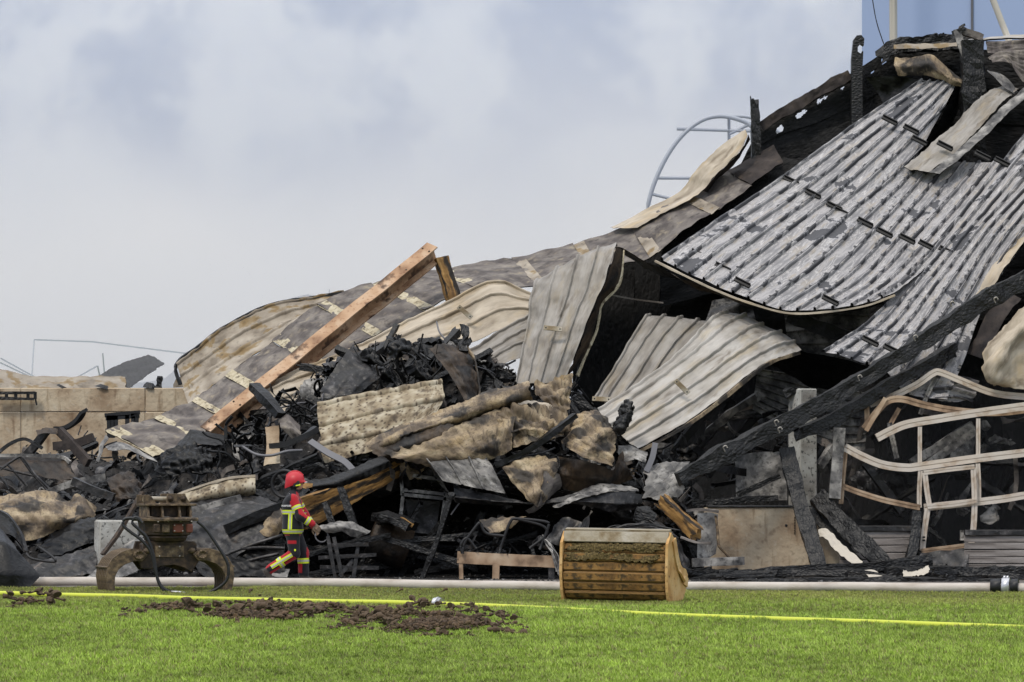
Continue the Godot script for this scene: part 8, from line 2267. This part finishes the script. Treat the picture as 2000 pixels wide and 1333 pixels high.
	for q in [[leg_n, 1, 0.58], [leg_f, 1, 0.40]]:
		var b: Array = q[0][q[1]]
		var c: Vector3 = (b[0] as Vector3).lerp(b[1], q[2])
		var ax: Vector3 = ((b[1] as Vector3) - b[0]).normalized() * 0.01
		runs.append([tape(q[0], c - ax, c + ax, 0.045, 0, TAU, 28, 0.003, Vector3(0, 0, 1)), tape(q[0], c - ax, c + ax, 0.016, 0, TAU, 28, 0.006, Vector3(0, 0, 1))])
	for p in [[0.075, 1.16, 0.065, 0.89], [0.10, 0.47, -0.25, 0.26]]:
		var a := PackedVector3Array([Vector3(p[0], p[1], 0), Vector3((p[0] + p[2]) * 0.5, (p[1] + p[3]) * 0.5, 0), Vector3(p[2], p[3], 0)])
		var on: Array = jacket if p[1] > 1.0 else leg_n
		runs.append([tape_line(on, a, 0.034, 0.004), tape_line(on, a, 0.012, 0.007)])
	for r in runs:
		obj("reflective_tape", r[0], M.lime, who, true)
		obj("reflective_tape_middle", r[1], M.reflective, who, true)
	# helmet
	var hb := Basis().rotated(Vector3(0, 0, 1), 0.06)
	var shell := begin(true)
	var c := Vector3(0.135, 1.70, 0)
	var nu := 28
	var nv := 14
	var P := PackedVector3Array()
	var UV := PackedVector2Array()
	for i in nu + 1:
		for j in nv + 1:
			var a := TAU * i / nu
			var e := lerpf(PI * 0.5, -0.42, float(j) / nv)
			var d := Vector3(cos(a) * cos(e), sin(e), sin(a) * cos(e))
			var q := Vector3(d.x * 0.162, d.y * 0.150, d.z * 0.135)
			q.y += 0.014 * exp(-pow(d.z / 0.28, 2.0)) * maxf(sin(e), 0.0)          # low comb
			if e < 0.0:
				var front := maxf(cos(a), 0.0)
				q += Vector3(0.05 * front * front, 0.035 * front, 0) * (-e / 0.42)   # peak
				q += Vector3(-0.03, -0.055, 0) * maxf(-cos(a), 0.0) * (-e / 0.42)    # neck guard
			P.append(c + hb * q)
			UV.append(Vector2(float(i) / nu, float(j) / nv))
	var hel := obj("helmet", grid_mesh(P, nu, nv, UV, 0.006), M.helmet_red, who, true)
	var comb := begin(true)
	var cp := PackedVector3Array()
	for k in 9:
		var e := lerpf(0.5, PI - 0.5, k / 8.0)
		cp.append(c + hb * Vector3(cos(e) * 0.160, sin(e) * 0.158 + 0.006, 0))
	sweep(comb, cp, ring(0.014, 8), {"n": 20})
	var cm := obj("comb", finish(comb), M.helmet_red, hel, true)
	for s in [-1, 1]:
		var ear := begin()
		prism(ear, Vector3(0.165, 1.645, s * 0.105), PackedVector2Array([Vector2(-0.06, -0.05), Vector2(0.03, -0.06), Vector2(0.065, 0.0), Vector2(0.05, 0.06), Vector2(-0.05, 0.07)]), 0.05, Basis(), 0.012)
		obj("ear_guard", finish(ear), M.rubber, who, true)
		var lamp := begin()
		box(lamp, Vector3(0.19, 1.625, s * 0.138), Vector3(0.07, 0.022, 0.024), Basis().rotated(Vector3(0, 0, 1), 0.15), 0.006)
		box(lamp, Vector3(0.225, 1.632, s * 0.138), Vector3(0.022, 0.036, 0.03), Basis(), 0.006)
		obj("helmet_lamp", finish(lamp), M.lime, who, true)
	obj("peak_trim", tube_mesh(PackedVector3Array([c + hb * Vector3(0.17, -0.035, -0.075), c + hb * Vector3(0.20, -0.03, 0), c + hb * Vector3(0.17, -0.035, 0.075)]), 0.008, 6, 12), M.white_print, who, true)
	# back lettering
	var tm := TextMesh.new()
	tm.text = "POMPIERS"
	var sf := SystemFont.new()
	sf.font_names = PackedStringArray(["Droid Sans"])
	sf.font_weight = 700
	tm.font = sf
	tm.font_size = 24
	tm.pixel_size = 0.00175
	tm.depth = 0.004
	var letters := obj("back_lettering", tm, M.white_print, who, true)
	letters.transform = Transform3D(Basis().rotated(Vector3.UP, -0.62), Vector3(0.005, 1.285, 0.222))
	# small things on the gear
	for q in [[Vector3(0.19, 0.955, 0.20), Vector3(0.014, 0.05, 0.012), "zip_pull", "white_print"], [Vector3(0.15, 0.545, 0.21), Vector3(0.03, 0.036, 0.012), "knee_badge", "lime"], [Vector3(0.06, 1.485, 0.12), Vector3(0.03, 0.012, 0.02), "collar_tag", "white_print"]]:
		var b := begin()
		box(b, q[0], q[1], Basis(), 0.003)
		obj(q[2], finish(b), M[q[3]], who, true)
